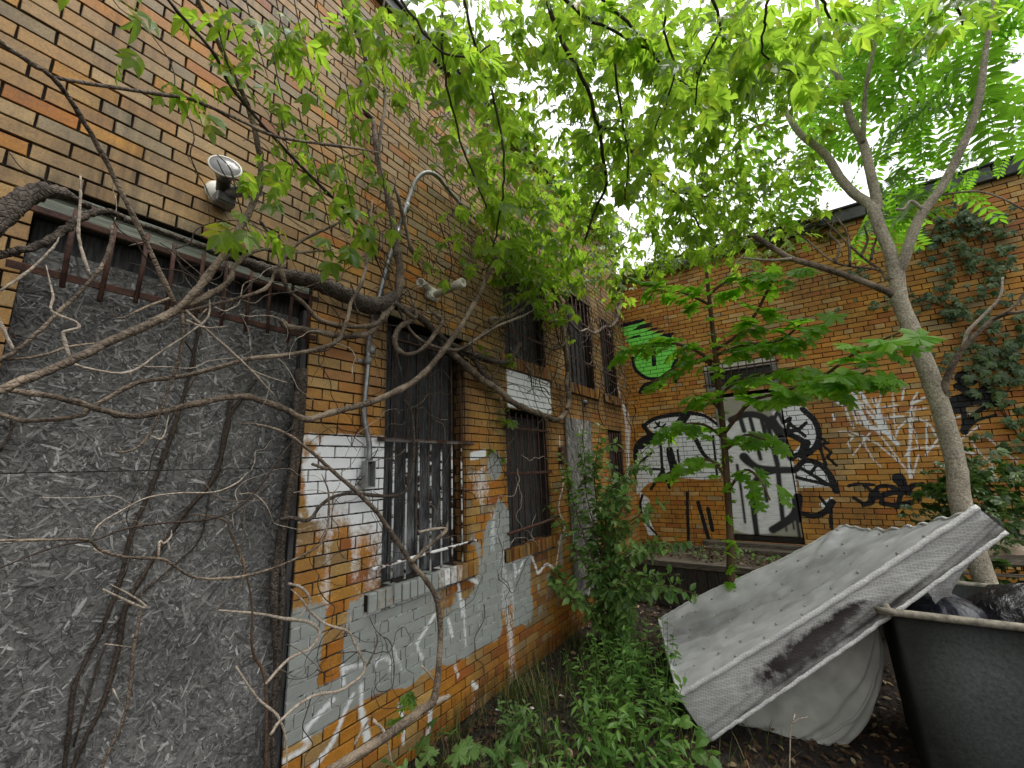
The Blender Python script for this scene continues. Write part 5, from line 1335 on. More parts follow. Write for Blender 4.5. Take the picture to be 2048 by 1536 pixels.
wood(vn, 'branch', [(790, 600), (820, 660), (860, 690), (905, 700), (935, 690), (1000, 640), (1060, 590)], [4, 4, 4, 4, 3, 3], 'bark_grey', [.14, .16, .2], 0.04, 7, 4)
wood(vn, 'branch', z_(750, 600, .315, (130, 20), (240, 110), (260, 90), (240, 0)), [6, 6, 5, 4], 'bark_grey', .16, .05)
wood(vn, 'branch', z_(750, 600, .315, (240, 130), (160, 170), (125, 240), (140, 310), (200, 345), (270, 330), (330, 280), (390, 200), (425, 130), (380, 90), (300, 75)), [6, 7, 7, 6, 5, 5, 6, 6, 5, 4], 'bark_grey', .15, .05)
wood(vn, 'branch', z_(750, 600, .315, (280, 100), (350, 170), (400, 250), (480, 300), (560, 340), (650, 370), (800, 400)), [7, 7, 7, 6, 6, 5], 'bark_vine', .10, .07, 9, 6)
wood(vn, 'branch', z_(750, 600, .315, (590, 290), (640, 390), (700, 480), (793, 560)), [8, 7, 7, 6], 'bark_vine', .09, .05)
wood(vn, 'branch', z_(560, 450, .342, (1180, 660), (1240, 600), (1230, 550), (1320, 540), (1420, 490), (1440, 440)), [4, 5, 5, 5, 4], 'bark_grey', .15, .05)
wood(vn, 'branch', z_(560, 450, .342, (1100, 700), (1250, 600), (1400, 540), (1480, 500)), [3, 3, 3, 2], 'bark_pale', .18, .04)
wood(vn, 'branch', z_(960, 500, .2083, (850, 680), (950, 780), (1030, 760), (1100, 800), (1200, 740), (1250, 740), (1310, 680), (1340, 560), (1360, 400), (1340, 330)), [3, 3, 3, 4, 4, 5, 5, 5], 'bark_grey', .07, .05)
wood(vn, 'branch', z_(960, 500, .2083, (690, 340), (750, 440), (790, 560), (830, 680), (800, 840), (790, 920), (700, 950), (660, 940)), [5, 5, 4, 4, 4, 3], 'bark_grey', .1, .05)
wood(vn, 'branch', z_(960, 500, .2083, (840, 1180), (830, 1300), (850, 1450), (830, 1536)), [6, 5, 5, 5], 'bark_grey', .09, .05)
# stems clinging to the board and the door jamb
wood(vn, 'stem', z_(0, 850, .4467, (1350, -250), (1340, 0), (1290, 350), (1240, 620), (1230, 850), (1245, 1100), (1210, 1400), (1195, 1600)), [16, 14, 13, 12, 12, 12, 13, 15], 'bark_vine', -0.01, .12, 10, 6)
wood(vn, 'stem', z_(0, 850, .4467, (1330, -150), (1310, 200), (1265, 500), (1265, 800), (1225, 1250), (1230, 1600)), [8, 8, 7, 7, 8], 'bark_vine', 0.01, .1, 8, 6)
wood(vn, 'stem', z_(0, 850, .4467, (800, -60), (770, 50), (680, 280), (600, 450), (540, 680), (470, 880), (380, 1060), (330, 1180), (310, 1350), (280, 1600)), [6, 6, 7, 7, 8, 8], 'bark_dark', -.055, .08)
wood(vn, 'stem', z_(0, 850, .4467, (1040, -150), (1010, 50), (960, 230), (830, 390), (700, 580), (570, 800), (530, 1000), (460, 1250), (370, 1430), (300, 1600)), [6, 7, 7, 8, 8, 9], 'bark_dark', -.053, .08)
wood(vn, 'stem', z_(0, 850, .4467, (940, 300), (900, 500), (790, 620), (560, 830), (430, 1100), (330, 1440)), [2, 3, 3, 4], 'bark_dark', -.058, .05)
wood(vn, 'stem', z_(0, 400, .342, (1170, 720), (1100, 1060), (1010, 1350), (940, 1536)), [5, 5, 6, 6], 'bark_dark', -.055, .06)
wood(vn, 'stem', z_(0, 400, .342, (1500, 1050), (1330, 1290), (1290, 1536)), [4, 5, 6], 'bark_dark', -.054, .06)
wood(vn, 'stem', z_(0, 850, .4467, (45, -60), (50, 30), (0, 120)), [4, 4, 4], 'bark_dark', -.05, .06)
wood(vn, 'stem', z_(560, 800, .479, (0, 500), (40, 490), (120, 500), (180, 430), (280, 390), (480, 400), (540, 350), (560, 200), (550, 60), (520, 0)), [6, 6, 5, 5, 4, 4, 3, 3], 'bark_vine', [.03, .06, .1, .06], .05)
wood(vn, 'branch', z_(600, 0, .342, (560, 1100), (620, 1330), (650, 1450), (720, 1600)), [5, 5, 5, 4], 'bark_grey', .06, .05)

def tangle(root, u0, u1, z0, z1, n, h, rr, mat, seed, step=0.07, bias=(0.2, -0.6), name='tendril', steps=(8, 22)):
    r = np.random.RandomState(seed)
    for i in range(n):
        u, z, hh = r.uniform(u0, u1), r.uniform(z0, z1), r.uniform(*h); a = math.atan2(bias[1], bias[0])+r.normal(0, 1.2)
        pts = []
        for s_ in range(r.randint(*steps)):
            pts.append((hh, u, z)); a += r.normal(0, 0.45); u += math.cos(a)*step; z += math.sin(a)*step; hh = float(np.clip(hh+r.normal(0, 0.02), h[0], h[1]))
            if z < 0.1: break
        if len(pts) < 3: continue
        r0 = r.uniform(*rr); V, Fc = tube([np.array(p) for p in pts], [r0, r0*0.45], 5, 3); obj(name, V, Fc, M[mat], root, True)
tangle(vn, 2.9, 4.2, 2.8, 4.3, 34, (0.02, 0.16), (0.003, 0.009), 'bark_dark', 3)
tangle(vn, 4.2, 6.6, 2.6, 4.4, 44, (0.02, 0.2), (0.003, 0.009), 'bark_dark', 4)
tangle(vn, 1.4, 3.4, 3.2, 5.2, 26, (0.012, 0.07), (0.002, 0.006), 'bark_dark', 5, bias=(0.1, -1))
tangle(vn, 3.0, 6.5, 3.0, 4.5, 24, (0.05, 0.25), (0.003, 0.007), 'bark_grey', 6)
tangle(vn, 1.3, 2.0, 1.3, 2.2, 13, (0.012, 0.06), (0.0016, 0.003), 'bark_dark', 8, 0.05)
tangle(vn, 1.9, 2.5, 1.4, 2.4, 9, (0.03, 0.08), (0.002, 0.004), 'bark_grey', 9, 0.05)
tangle(vn, 2.6, 3.2, 0.6, 2.2, 9, (0.012, 0.05), (0.002, 0.004), 'bark_dark', 10, 0.06, (0, -1))
tangle(vn, 1.2, 2.9, 2.5, 3.6, 30, (0.03, 0.3), (0.0018, 0.005), 'bark_dark', 14, 0.07, (1, -.2))
tangle(vn, 1.3, 3.2, 2.4, 3.3, 18, (0.06, 0.3), (0.002, 0.005), 'bark_grey', 15, 0.07, (1, .3))
tangle(vn, 0.2, 1.4, 2.3, 3.1, 14, (0.05, 0.3), (0.0016, 0.004), 'bark_dark', 16, 0.06, (1, -.1))
tangle(vn, 2.2, 4.6, 3.6, 5.2, 30, (0.012, 0.1), (0.002, 0.005), 'bark_dark', 17, 0.07, (.2, -1))
tangle(vn, 3.2, 3.7, 1.3, 1.9, 4, (0.03, 0.07), (0.003, 0.005), 'bark_pale', 12, 0.05)

# ------------------------------------------------------------------ bare branches reaching across the doorway
bs = thing('bare_shrub', 'tangle of bare grey branches reaching in front of the boarded doorway', 'shrub', onx(-200, 1300, 0.9))
W = lambda *a, **k: wood(bs, 'branch', *a, **k)
W([(-150, 850), (0, 780), (70, 752), (140, 722), (220, 682), (290, 652), (352, 620)], [19, 17, 16, 15, 14, 14, 13], 'bark_grey', [.75, .7, .62, .55], lump=0.06, sides=12, sub=6)
W([(338, 628), (370, 604), (440, 520), (466, 480), (505, 410), (522, 345), (514, 280), (495, 210), (465, 145), (425, 60), (390, -10), (360, -70)], [11, 11, 10, 10, 9, 9, 8, 8, 7, 7], 'bark_grey', [.55, .6, .7, .85], lump=0.05, sides=10, sub=5)
W([(-40, 50), (0, 84), (60, 125), (105, 155), (140, 200), (180, 265), (215, 330), (270, 440), (320, 545), (352, 612)], [11, 10, 10, 9, 9, 8, 7, 7], 'bark_grey', [.95, .85, .7, .56], lump=0.05, sides=10)
W([(105, 155), (200, 170), (330, 190), (385, 200), (480, 240), (560, 275), (700, 295), (760, 305)], [8, 7, 6, 5, 5, 4, 3], 'bark_grey', [.82, .8, .75], lump=.05)
W([(320, -20), (370, 40), (430, 110), (460, 170), (530, 255), (600, 330), (660, 390), (700, 430), (740, 490), (770, 560)], [6, 6, 6, 5, 5, 4, 4, 3], 'bark_dark', [.9, .8, .7, .5])
W([(365, 615), (440, 578), (462, 555), (470, 530), (523, 499), (600, 505), (667, 499)], [9, 8, 7, 5, 4, 3], 'bark_grey', [.55, .6])
W([(-60, 770), (0, 776), (55, 786), (137, 800), (205, 820), (260, 834), (325, 824), (393, 807), (479, 793), (530, 803), (581, 824), (609, 838), (663, 826), (724, 809), (772, 792), (820, 768), (854, 740), (885, 703), (905, 676), (929, 641), (964, 580), (970, 563), (1000, 490), (1030, 420)], [11, 11, 10, 10, 10, 9, 9, 8, 8, 8, 7, 7, 6, 5, 4], 'bark_grey', [.5, .42, .35, .3, .28, .25, .2], lump=0.05, sides=10)
W([(-40, 820), (0, 829), (48, 841), (103, 839), (164, 831), (185, 814), (274, 766), (342, 756), (410, 742), (496, 718), (581, 709), (650, 694), (677, 680), (686, 662), (697, 628), (703, 604), (724, 563), (734, 518), (736, 470), (745, 400)], [8, 8, 8, 7, 7, 7, 6, 6, 6, 5, 5, 5, 4, 4], 'bark_grey', [.45, .4, .35, .3, .25])
W([(-30, 735), (0, 718), (34, 701), (103, 639), (181, 561), (205, 530), (222, 485), (224, 451)], [8, 8, 7, 6, 6, 6, 5], 'bark_grey', [.5, .45])
W([(161, 352), (161, 400), (157, 462), (164, 503), (181, 552)], [3, 4, 5, 5, 5], 'bark_pale', .46)
W([(-20, 722), (0, 721), (85, 711), (137, 694), (212, 684)], [5, 5, 5, 4], 'bark_grey', .48)
W([(140, 718), (127, 673), (130, 663), (157, 655), (150, 643), (103, 622), (106, 591), (92, 530)], [6, 5, 5, 5, 4, 4, 3], 'bark_pale', .56)
W([(-10, 625), (10, 665), (27, 700)], [5, 6, 6], 'bark_pale', .5)
W([(0, 582), (60, 540), (106, 495), (118, 475)], [5, 5, 4, 4], 'bark_pale', .5)
W([(147, 728), (191, 740), (260, 744), (321, 704), (376, 667), (417, 632), (417, 578)], [5, 4, 4, 3, 3, 3], 'bark_pale', .55)
W([(260, 744), (263, 758)], [4, 3], 'bark_grey', .55)
W([(364, 626), (366, 673), (356, 725), (332, 793), (308, 855), (274, 896), (236, 904), (231, 889)], [6, 5, 5, 4, 4, 3, 3], 'bark_grey', [.55, .5])
W([(300, 872), (325, 876), (338, 830)], [3, 3, 2], 'bark_pale', .5)
W([(362, 612), (410, 656), (455, 697), (503, 742), (554, 797)], [5, 4, 4, 4, 3], 'bark_pale', [.55, .45])
W([(500, 740), (540, 755), (575, 765)], [3, 2, 2], 'bark_pale', .46)
W([(342, 595), (291, 615), (246, 636), (229, 632), (229, 620)], [4, 4, 3, 3], 'bark_grey', .52)
W([(362, 626), (444, 605), (530, 578), (554, 537), (598, 485), (667, 451), (700, 430)], [5, 5, 4, 4, 3], 'bark_grey', .5)
W([(372, 640), (410, 655), (455, 652)], [4, 3, 2], 'bark_pale', .55)
# lower limb and its forks
W(z_(0, 850, .4467, (-60, 520), (200, 515), (390, 515), (450, 560), (560, 590), (720, 600), (780, 630), (850, 675), (950, 690), (1100, 675), (1250, 630), (1400, 560), (1450, 510), (1470, 420), (1470, 300), (1440, 220)), [5, 5, 5, 5, 4, 4, 4, 3.5, 3, 3, 2], 'bark_grey', [.6, .5, .4, .25])
W(z_(0, 850, .4467, (-40, 655), (250, 545), (390, 520), (440, 510), (560, 465), (720, 440), (920, 425), (1050, 380), (1150, 290), (1250, 150), (1320, 60)), [3, 4, 4, 4, 3.5, 3, 3], 'bark_dark', [.55, .45, .35])
W(z_(0, 850, .4467, (410, 500), (450, 440), (550, 380), (660, 325), (800, 305), (960, 300), (1060, 260), (1110, 210)), [3, 2.6, 2.5, 2.2, 2], 'bark_pale', .5)
W(z_(0, 850, .4467, (420, 550), (470, 590)), [4, 2.5], 'bark_pale', .5)
W(z_(0, 850, .4467, (1190, 1600), (1190, 1160), (1140, 1040), (1125, 960), (1130, 850), (1115, 720), (1080, 600), (1030, 480), (1000, 425), (840, 395)), [5, 4.5, 4, 3.5, 3, 3, 2.5, 2.5, 2], 'bark_stem', [.2, .25, .3])
W(z_(0, 850, .4467, (980, 830), (1150, 845), (1300, 870), (1390, 885), (1430, 930), (1390, 1000), (1290, 1050), (1190, 1160)), [3, 4, 5, 5, 5, 5, 5, 5], 'bark_pale', .22)
W(z_(0, 850, .4467, (1290, 710), (1350, 730), (1390, 790), (1330, 870)), [4, 4.5, 4.5, 4], 'bark_pale', .22)
W(z_(0, 850, .4467, (1055, 1080), (1150, 1220), (1240, 1300), (1280, 1400), (1285, 1560)), [3, 4, 4, 4], 'bark_pale', .24)
W(z_(0, 850, .4467, (630, 830), (600, 1000), (580, 1200), (540, 1350), (470, 1500), (440, 1600)), [5, 6, 6, 7, 7], 'bark_grey', .3)
W(z_(0, 850, .4467, (460, 735), (620, 810), (655, 815), (600, 770), (490, 710)), [3, 4, 4, 3, 2.5], 'bark_pale', .32)
W(z_(0, 850, .4467, (470, 980), (590, 995)), [2.5, 3], 'bark_pale', .3)
W(z_(0, 850, .4467, (505, 1180), (545, 1260)), [2.5, 3.5], 'bark_pale', .3)
W(z_(0, 850, .4467, (710, 590), (715, 520), (735, 530), (765, 500), (768, 470)), [4, 3.5, 3, 3, 2.5], 'bark_pale', .4)
W([(540, 1470), (560, 1443), (593, 1412), (632, 1390), (680, 1381), (713, 1360), (728, 1344), (728, 1322), (713, 1296), (696, 1263), (656, 1250), (621, 1224), (604, 1200), (582, 1178)], [5, 5, 5, 5, 4.5, 4, 4, 3.5, 3], 'bark_pale', [.25, .22])
W([(728, 1340), (745, 1310), (755, 1280), (750, 1262)], [3, 2.6, 2.2], 'bark_grey', .22)
W([(697, 1262), (702, 1228)], [3, 2.2], 'bark_pale', .22)
W([(600, 1580), (670, 1536), (775, 1470), (840, 1422), (866, 1403), (876, 1350), (881, 1255), (871, 1193), (847, 1154), (819, 1121), (785, 1068), (742, 1011), (689, 963), (651, 929), (600, 885), (560, 862), (520, 850), (474, 846)], [18, 17, 15, 14, 13, 9, 8, 7.5, 7, 7, 6, 6, 5.5, 5, 4, 4, 3.5, 3], 'bark_grey', [.55, .5, .48, .48, .5], lump=.06, sides=10)
W([(860, 1408), (880, 1400), (898, 1392)], [10, 9, 7], 'bark_pale', .48)
W([(823, 1125), (857, 1092), (890, 1063), (895, 1044)], [6, 5, 5, 3], 'bark_grey', .5)
W([(838, 1064), (868, 1058), (892, 1056)], [3, 4, 4], 'bark_pale', .5)
W([(747, 1440), (771, 1470), (785, 1536)], [5, 5, 4.5], 'bark_pale', .52)
W([(708, 1490), (728, 1455), (748, 1425)], [6, 4, 2.5], 'bark_grey', .5)
W([(843, 1331), (860, 1350), (870, 1365)], [3, 3, 4], 'bark_pale', .48)
W([(624, 928), (655, 938)], [4, 5], 'bark_grey', .5)
tangle(bs, 0.2, 1.3, 1.5, 2.9, 14, (0.1, 0.5), (0.0012, 0.0028), 'bark_pale', 22, 0.05, (1, .2), 'twig', (6, 14))
tangle(bs, 0.3, 1.3, 0.5, 1.7, 10, (0.1, 0.4), (0.0012, 0.0025), 'bark_grey', 23, 0.05, (1, 0), 'twig', (6, 14))
tangle(bs, 0.1, 1.6, 2.9, 4.0, 16, (0.02, 0.5), (0.0014, 0.003), 'bark_dark', 24, 0.06, (1, -.6), 'twig', (8, 18))
tangle(bs, 1.25, 1.75, 0.5, 1.3, 10, (0.05, 0.2), (0.0015, 0.003), 'bark_dark', 21, 0.05, (0, -1), 'twig')

# ------------------------------------------------------------------ boxelder overhead
be = thing('boxelder_tree', 'boxelder with hanging compound leaves filling the top of the view', 'tree', (0.6, -1.4, 0))
EL = Leaves()
def limb(path, r0, r1, mat='bark_dark', name='branch', lump=.04, sides=7):
    V, Fc = tube(path, [r0, r1], sides, 5, 0, lump); obj(name, V, Fc, M[mat], be, True)
trunk = [np.array(p) for p in ((0.6, -1.4, 0), (0.65, -1.35, 1.5), (0.8, -1.2, 3.2), (1.1, -0.8, 4.9), (1.6, 0.2, 6.0))]
limb(trunk, 0.14, 0.07, 'bark_grey', 'trunk', .08, 12)
limb([trunk[3], np.array([1.0, 0.4, 5.4]), np.array([0.9, 1.4, 5.4]), atd(1090, -60, 2.6)], .05, .02, 'bark_grey', 'limb')
limb([trunk[4], np.array([2.3, 1.4, 6.1]), atd(1500, -180, 3.0)], .05, .02, 'bark_grey', 'limb')
limb([trunk[2], np.array([0.8, -0.4, 3.9]), onx(400, -90, .9)], .05, .02, 'bark_grey', 'limb')
def hang(pix, d, rpx, n, size=1.0, spread=0.10, drp=0.9):
    ds = np.interp(np.linspace(0, 1, len(pix)), np.linspace(0, 1, len(d)), d)
    pts = [atd(x, y, q) for (x, y), q in zip(pix, ds)]
    V, Fc = tube(pts, [r*ds[0]/F*.75 for r in rpx], 6, 4, 0.004, .03); obj('branch', V, Fc, M['bark_dark'], be, True)
    EL.along(pts, int(n*(1.3 if pix[0][0] > 900 else .9)), size*1.08, spread, drp, .35, 0.0)
    return pts
hang([(1079, -30), (1130, 92), (1174, 178), (1198, 250), (1254, 292), (1304, 350), (1350, 383), (1433, 396)], [2.6, 2.9, 3.2], (7, 5, 3), 46)
hang([(1198, 250), (1206, 310), (1212, 370), (1190, 420), (1170, 480)], [2.9, 3.1], (5, 3), 30)
hang([(1110, -20), (1161, 27), (1215, 55), (1267, 85), (1330, 110), (1400, 150)], [2.4, 2.7], (5, 3), 34)
hang([(1195, -10), (1254, 46), (1292, 83), (1325, 133), (1375, 171), (1420, 230)], [2.5, 2.6, 2.8], (5, 3), 40)
hang([(887, -20), (884, 86), (894, 171), (914, 257), (952, 359), (975, 420)], [2.3, 2.5, 2.6], (4, 2.5), 34)
hang([(928, -20), (942, 62), (969, 144), (993, 222), (1007, 308), (1007, 376), (997, 440), (985, 500)], [2.4, 2.6, 2.7], (4, 2.5), 44)
hang([(790, -20), (846, 65), (891, 106), (942, 113), (980, 90)], [2.1, 2.3], (4, 2.5), 26)
hang([(1225, 100), (1239, 205), (1250, 270), (1256, 325), (1250, 400)], [2.7, 2.9], (3.5, 2), 30)
hang([(1340, -20), (1330, 60), (1350, 130), (1335, 200), (1310, 260)], [2.2, 2.4], (4, 2), 34)
hang([(1540, -30), (1530, 40), (1525, 80), (1535, 120), (1600, 150)], [1.7, 1.9], (4, 2), 26, 0.95)
hang([(1420, -20), (1440, 60), (1400, 140), (1390, 210)], [2.0, 2.2], (4, 2), 30)
hang([(1350, 383), (1385, 430), (1410, 470)], [3.2, 3.4], (3.5, 2), 20)
hang([(1640, -20), (1660, 30), (1700, 50)], [1.6, 1.8], (4, 2), 12, 0.95)
hang([(1890, -30), (1920, 20), (1925, 50)], [1.7, 1.8], (4, 2), 14, 0.9)
# leaf masses: (x, y, distance, radius, leaves)
for (x, y, d, r, n) in [(960, 230, 3.3, .34, 55), (1000, 330, 3.5, .36, 60), (930, 170, 2.9, .26, 30), (1030, 420, 3.8, .34, 60), (1080, 500, 4.2, .34, 60), (1010, 500, 3.7, .25, 34), (1120, 450, 4.4, .34, 45), (1150, 540, 4.7, .30, 40), (1060, 560, 3.9, .24, 26), (1110, 610, 4.4, .2, 14), (1210, 530, 5.0, .25, 26),
                       (820, 60, 2.4, .24, 34), (760, 120, 2.2, .2, 20), (870, 300, 2.9, .18, 8), (930, 430, 3.2, .2, 10), (980, 60, 3.0, .2, 14), (1120, 20, 2.9, .28, 24),
                       (1290, 60, 3.4, .40, 70), (1300, 160, 3.6, .36, 60), (1380, 60, 3.4, .40, 80), (1400, 190, 3.6, .42, 90), (1470, 120, 3.6, .42, 90), (1480, 240, 3.9, .40, 80), (1420, 300, 4.0, .38, 70), (1360, 280, 3.8, .30, 45),
                       (1330, 420, 4.3, .34, 55), (1400, 400, 4.2, .40, 75), (1460, 380, 4.3, .38, 70), (1520, 420, 4.5, .34, 60), (1440, 470, 4.5, .36, 60), (1360, 500, 4.6, .28, 34), (1560, 340, 4.2, .30, 40), (1250, 470, 4.6, .26, 26), (1210, 350, 3.6, .22, 16), (1270, 370, 3.9, .25, 22),
                       (1540, 60, 3.2, .36, 50), (1560, 180, 3.4, .32, 40), (1200, 140, 3.3, .25, 16), (1180, 60, 3.0, .22, 16), (1150, 390, 4.2, .2, 14), (1240, 590, 5.2, .2, 12), (1300, 540, 4.8, .24, 18),
                       (1090, 60, 3.0, .2, 16), (1110, 160, 3.2, .2, 15), (1140, 250, 3.4, .22, 18), (1185, 330, 3.7, .22, 18), (1165, 190, 3.3, .2, 14), (1060, 250, 3.4, .18, 12), (1110, 330, 3.8, .2, 14), (1230, 30, 3.0, .24, 18), (1225, 230, 3.5, .2, 14), (1200, 440, 4.4, .24, 20), (1160, 300, 3.6, .18, 10), (1040, 130, 3.0, .16, 10), (1000, 30, 2.8, .2, 16), (930, 90, 2.7, .2, 18), (900, 30, 2.6, .2, 14), (1060, 370, 3.9, .25, 24), (1130, 100, 3.3, .2, 12), (1150, 20, 3.1, .2, 12), (1010, 190, 3.2, .2, 14), (1210, 90, 3.4, .24, 16), (1240, 300, 4.0, .22, 14), (1280, 290, 3.8, .25, 22), (1310, 470, 4.6, .26, 22), (1250, 530, 5.0, .22, 14),
                       (1620, 90, 3.4, .3, 26), (1660, 200, 3.6, .26, 20), (1620, 280, 3.9, .22, 14), (1700, 30, 3.2, .3, 24), (1780, 20, 3.2, .26, 18), (1860, 10, 3.0, .26, 18), (1600, 400, 4.6, .26, 24), (1570, 480, 4.8, .24, 20), (1500, 520, 4.8, .22, 16)]:
    EL.cloud(atd(x, y, d), r*(0.92 if x > 1240 else 1), int(n*(1.5 if x > 1240 else 2.3 if x > 1030 else 1.7 if x > 900 else 1.0)), 1.0, 0.9, .45)
# sprays in front of the left wall: (x, y, distance from wall, leaves)
sprays = [(285, 130, .8, 3), (345, 165, .78, 4), (372, 180, .8, 3), (420, 190, .78, 3), (300, 10, .85, 3), (460, 60, .82, 5), (445, 120, .8, 5), (520, 130, .78, 6), (500, 60, .8, 5), (560, 60, .8, 7), (600, 80, .78, 7), (560, 200, .76, 5), (620, 160, .75, 6), (640, 60, .75, 6),
          (500, 345, .8, 3), (530, 340, .75, 4), (575, 320, .72, 5), (560, 390, .72, 4), (480, 440, .7, 6), (545, 465, .65, 4), (510, 480, .65, 3), (610, 300, .7, 5), (645, 330, .68, 7), (690, 350, .65, 7), (640, 400, .66, 5), (700, 420, .62, 6), (660, 480, .6, 5), (740, 460, .6, 7), (690, 510, .55, 4), (770, 440, .6, 3),
          (720, 300, .62, 5), (760, 350, .6, 6), (840, 490, .5, 4), (900, 480, .45, 5), (690, 60, .72, 7), (730, 150, .7, 8), (770, 90, .7, 7), (790, 200, .65, 7), (830, 150, .62, 7), (840, 250, .6, 6), (700, 230, .66, 5), (660, 250, .68, 4), (590, 250, .7, 3), (940, 520, .4, 5), (880, 540, .4, 3), (400, 30, .82, 3), (700, 10, .75, 6), (250, 0, .85, 2)]
for (x, y, X, n) in sprays:
    c = onx(x, y, X); EL.cloud(c, 0.055, n, 0.72 if x < 600 else 0.8, 1.3, .45)
    if n > 4: V, Fc = tube([c+np.array([0.02, -0.05, 0.16]), c+np.array([0.01, -0.01, .05]), c+np.array([0, 0.03, -0.03])], [.003, .0015], 5, 3); obj('twig', V, Fc, M['bark_dark'], be, True)
EL.build(be, T_ELDER, M['leaf_elder'], 300)

# ------------------------------------------------------------------ tree of heaven at right
th = thing('tree_of_heaven', 'slender pale trunk tree with feathery leaves in front of the rear wall', 'tree', (3.2, 4.2, 0))
TY = 4.2
def bough(pix, rpx, mat='bark_tree', name='limb', Y=(TY,), lump=.04, sides=10, sub=5):
    ys_ = np.interp(np.linspace(0, 1, len(pix)), np.linspace(0, 1, len(Y)), Y)
    pts = [ony(x, y, q) for (x, y), q in zip(pix, ys_)]; dep = proj(np.array(pts))[:, 2]
    rp = np.interp(np.linspace(0, 1, len(pix)), np.linspace(0, 1, len(rpx)), rpx)
    cs = dep/np.linalg.norm(np.array(pts)-CAM, axis=1)
    V, Fc = tube(pts, [r*q/F*c*.95 for r, q, c in zip(rp, dep, cs)], sides, sub, 0, lump); obj(name, V, Fc, M[mat], th, True); return pts
bough([(2046, 1520), (2015, 1340), (1990, 1220), (1948, 1100), (1920, 1000), (1912, 930), (1888, 837), (1864, 764), (1839, 700), (1820, 651), (1800, 603), (1793, 554), (1786, 525)], [38, 34, 31, 29, 27, 25, 23, 23, 22, 20, 19, 19, 19], name='trunk', lump=.03, sides=18, sub=6)
bough([(1790, 560), (1780, 505), (1761, 461), (1746, 417)], [16, 15, 15, 15], lump=.03, sides=14)
R1 = bough([(1796, 545), (1808, 520), (1838, 437), (1883, 375), (1925, 292), (1950, 229), (1963, 167), (1971, 104), (1985, 20), (2000, -60)], [15, 14, 14, 13, 12, 12, 11, 9, 6, 4], Y=(4.2, 4.0))
R2_ = bough([(1750, 425), (1754, 405), (1738, 333), (1725, 283), (1700, 233), (1683, 167), (1654, 112), (1642, 62), (1630, -20)], [13, 13, 12, 11, 9, 8, 6, 5], Y=(4.2, 4.4))
R3 = bough([(1725, 285), (1727, 250), (1733, 167), (1750, 83), (1758, 0), (1765, -60)], [7, 7, 6, 5, 4], Y=(4.25, 4.0))
R4 = bough([(1748, 420), (1735, 405), (1708, 387), (1679, 354), (1650, 308), (1600, 267), (1571, 221), (1554, 200)], [14, 13, 12, 11, 9, 8, 7], Y=(4.2, 4.5))
bough([(1786, 590), (1775, 583), (1712, 558), (1637, 533), (1583, 517), (1546, 496), (1508, 471)], [11, 9, 8, 7, 7, 6], 'bark_grey', Y=(4.2, 4.0), lump=.05)
bough([(1583, 517), (1540, 520), (1480, 515)], [4, 3, 2], 'bark_pale', Y=(4.05, 4.0))
bough([(1888, 800), (1890, 770), (1903, 734), (1932, 690), (1990, 637), (2048, 622), (2090, 610)], [11, 9, 8, 7, 6, 5], 'bark_grey', Y=(4.2, 3.95))
bough([(1925, 697), (1930, 680), (1937, 661), (1971, 627), (2000, 593), (2005, 554)], [5, 5, 5, 4, 3], 'bark_pale', Y=(4.1, 4.05))
bough([(1996, 634), (2025, 615), (2048, 588), (2070, 560)], [5, 5, 4], 'bark_grey', Y=(4.0, 3.95))
bough([(1885, 390), (1925, 384), (1965, 384), (2005, 397), (2048, 420)], [3.5, 3, 3, 2.5], 'bark_grey', Y=(4.15, 4.0))
bough([(1845, 418), (1822, 402), (1808, 418), (1792, 418)], [5, 4, 4, 3], 'bark_tree', Y=(4.1, 4.0))
for pp in ([(1772, 560), (1760, 540), (1720, 510), (1671, 462), (1646, 437)], [(1760, 540), (1742, 537), (1670, 525), (1617, 483), (1590, 462)], [(1722, 512), (1735, 480), (1728, 450)], [(1670, 525), (1680, 490), (1660, 470), (1668, 440)], [(1700, 530), (1695, 470), (1670, 430)], [(1742, 520), (1748, 490), (1760, 465)]):
    bough(pp, [4, 3, 2], 'bark_grey', 'twig', Y=(4.2, 4.25), sides=6)
AL = Leaves()
def fronds(path, n, size=1.0, t0=0.3, droop=0.4): AL.along(path, n, size*1.25, 0.05, droop, .25, t0)
fronds(R1, 12, 1.0, .6); fronds(R2_, 12, 1.0, .6); fronds(R3, 12, 1.0, .5); fronds(R4, 9, 1.0, .5)
for (x, y, Y, r, n) in [(1850, 50, 4.8, .42, 15), (1800, 150, 5.2, .35, 12), (1880, 190, 5.2, .30, 10), (1950, 30, 4.7, .30, 7), (2030, 110, 4.9, .34, 9), (1830, 250, 5.3, .3, 9), (2040, 240, 5.3, .25, 6), (1800, 340, 5.4, .28, 9), (1840, 370, 5.5, .22, 5), (1690, 110, 5.2, .32, 10), (1640, 190, 5.3, .25, 7), (1600, 330, 5.4, .22, 6), (1760, 60, 4.9, .34, 10), (1980, 290, 5.6, .2, 4), (1770, 420, 5.8, .2, 5), (1600, 250, 5.2, .25, 6)]:
    AL.cloud(ony(x, y, Y), r*0.95, int(n*1.9), 1.15, .55, .3)
AL.build(th, T_AILAN, M['leaf_ailan'], 300)

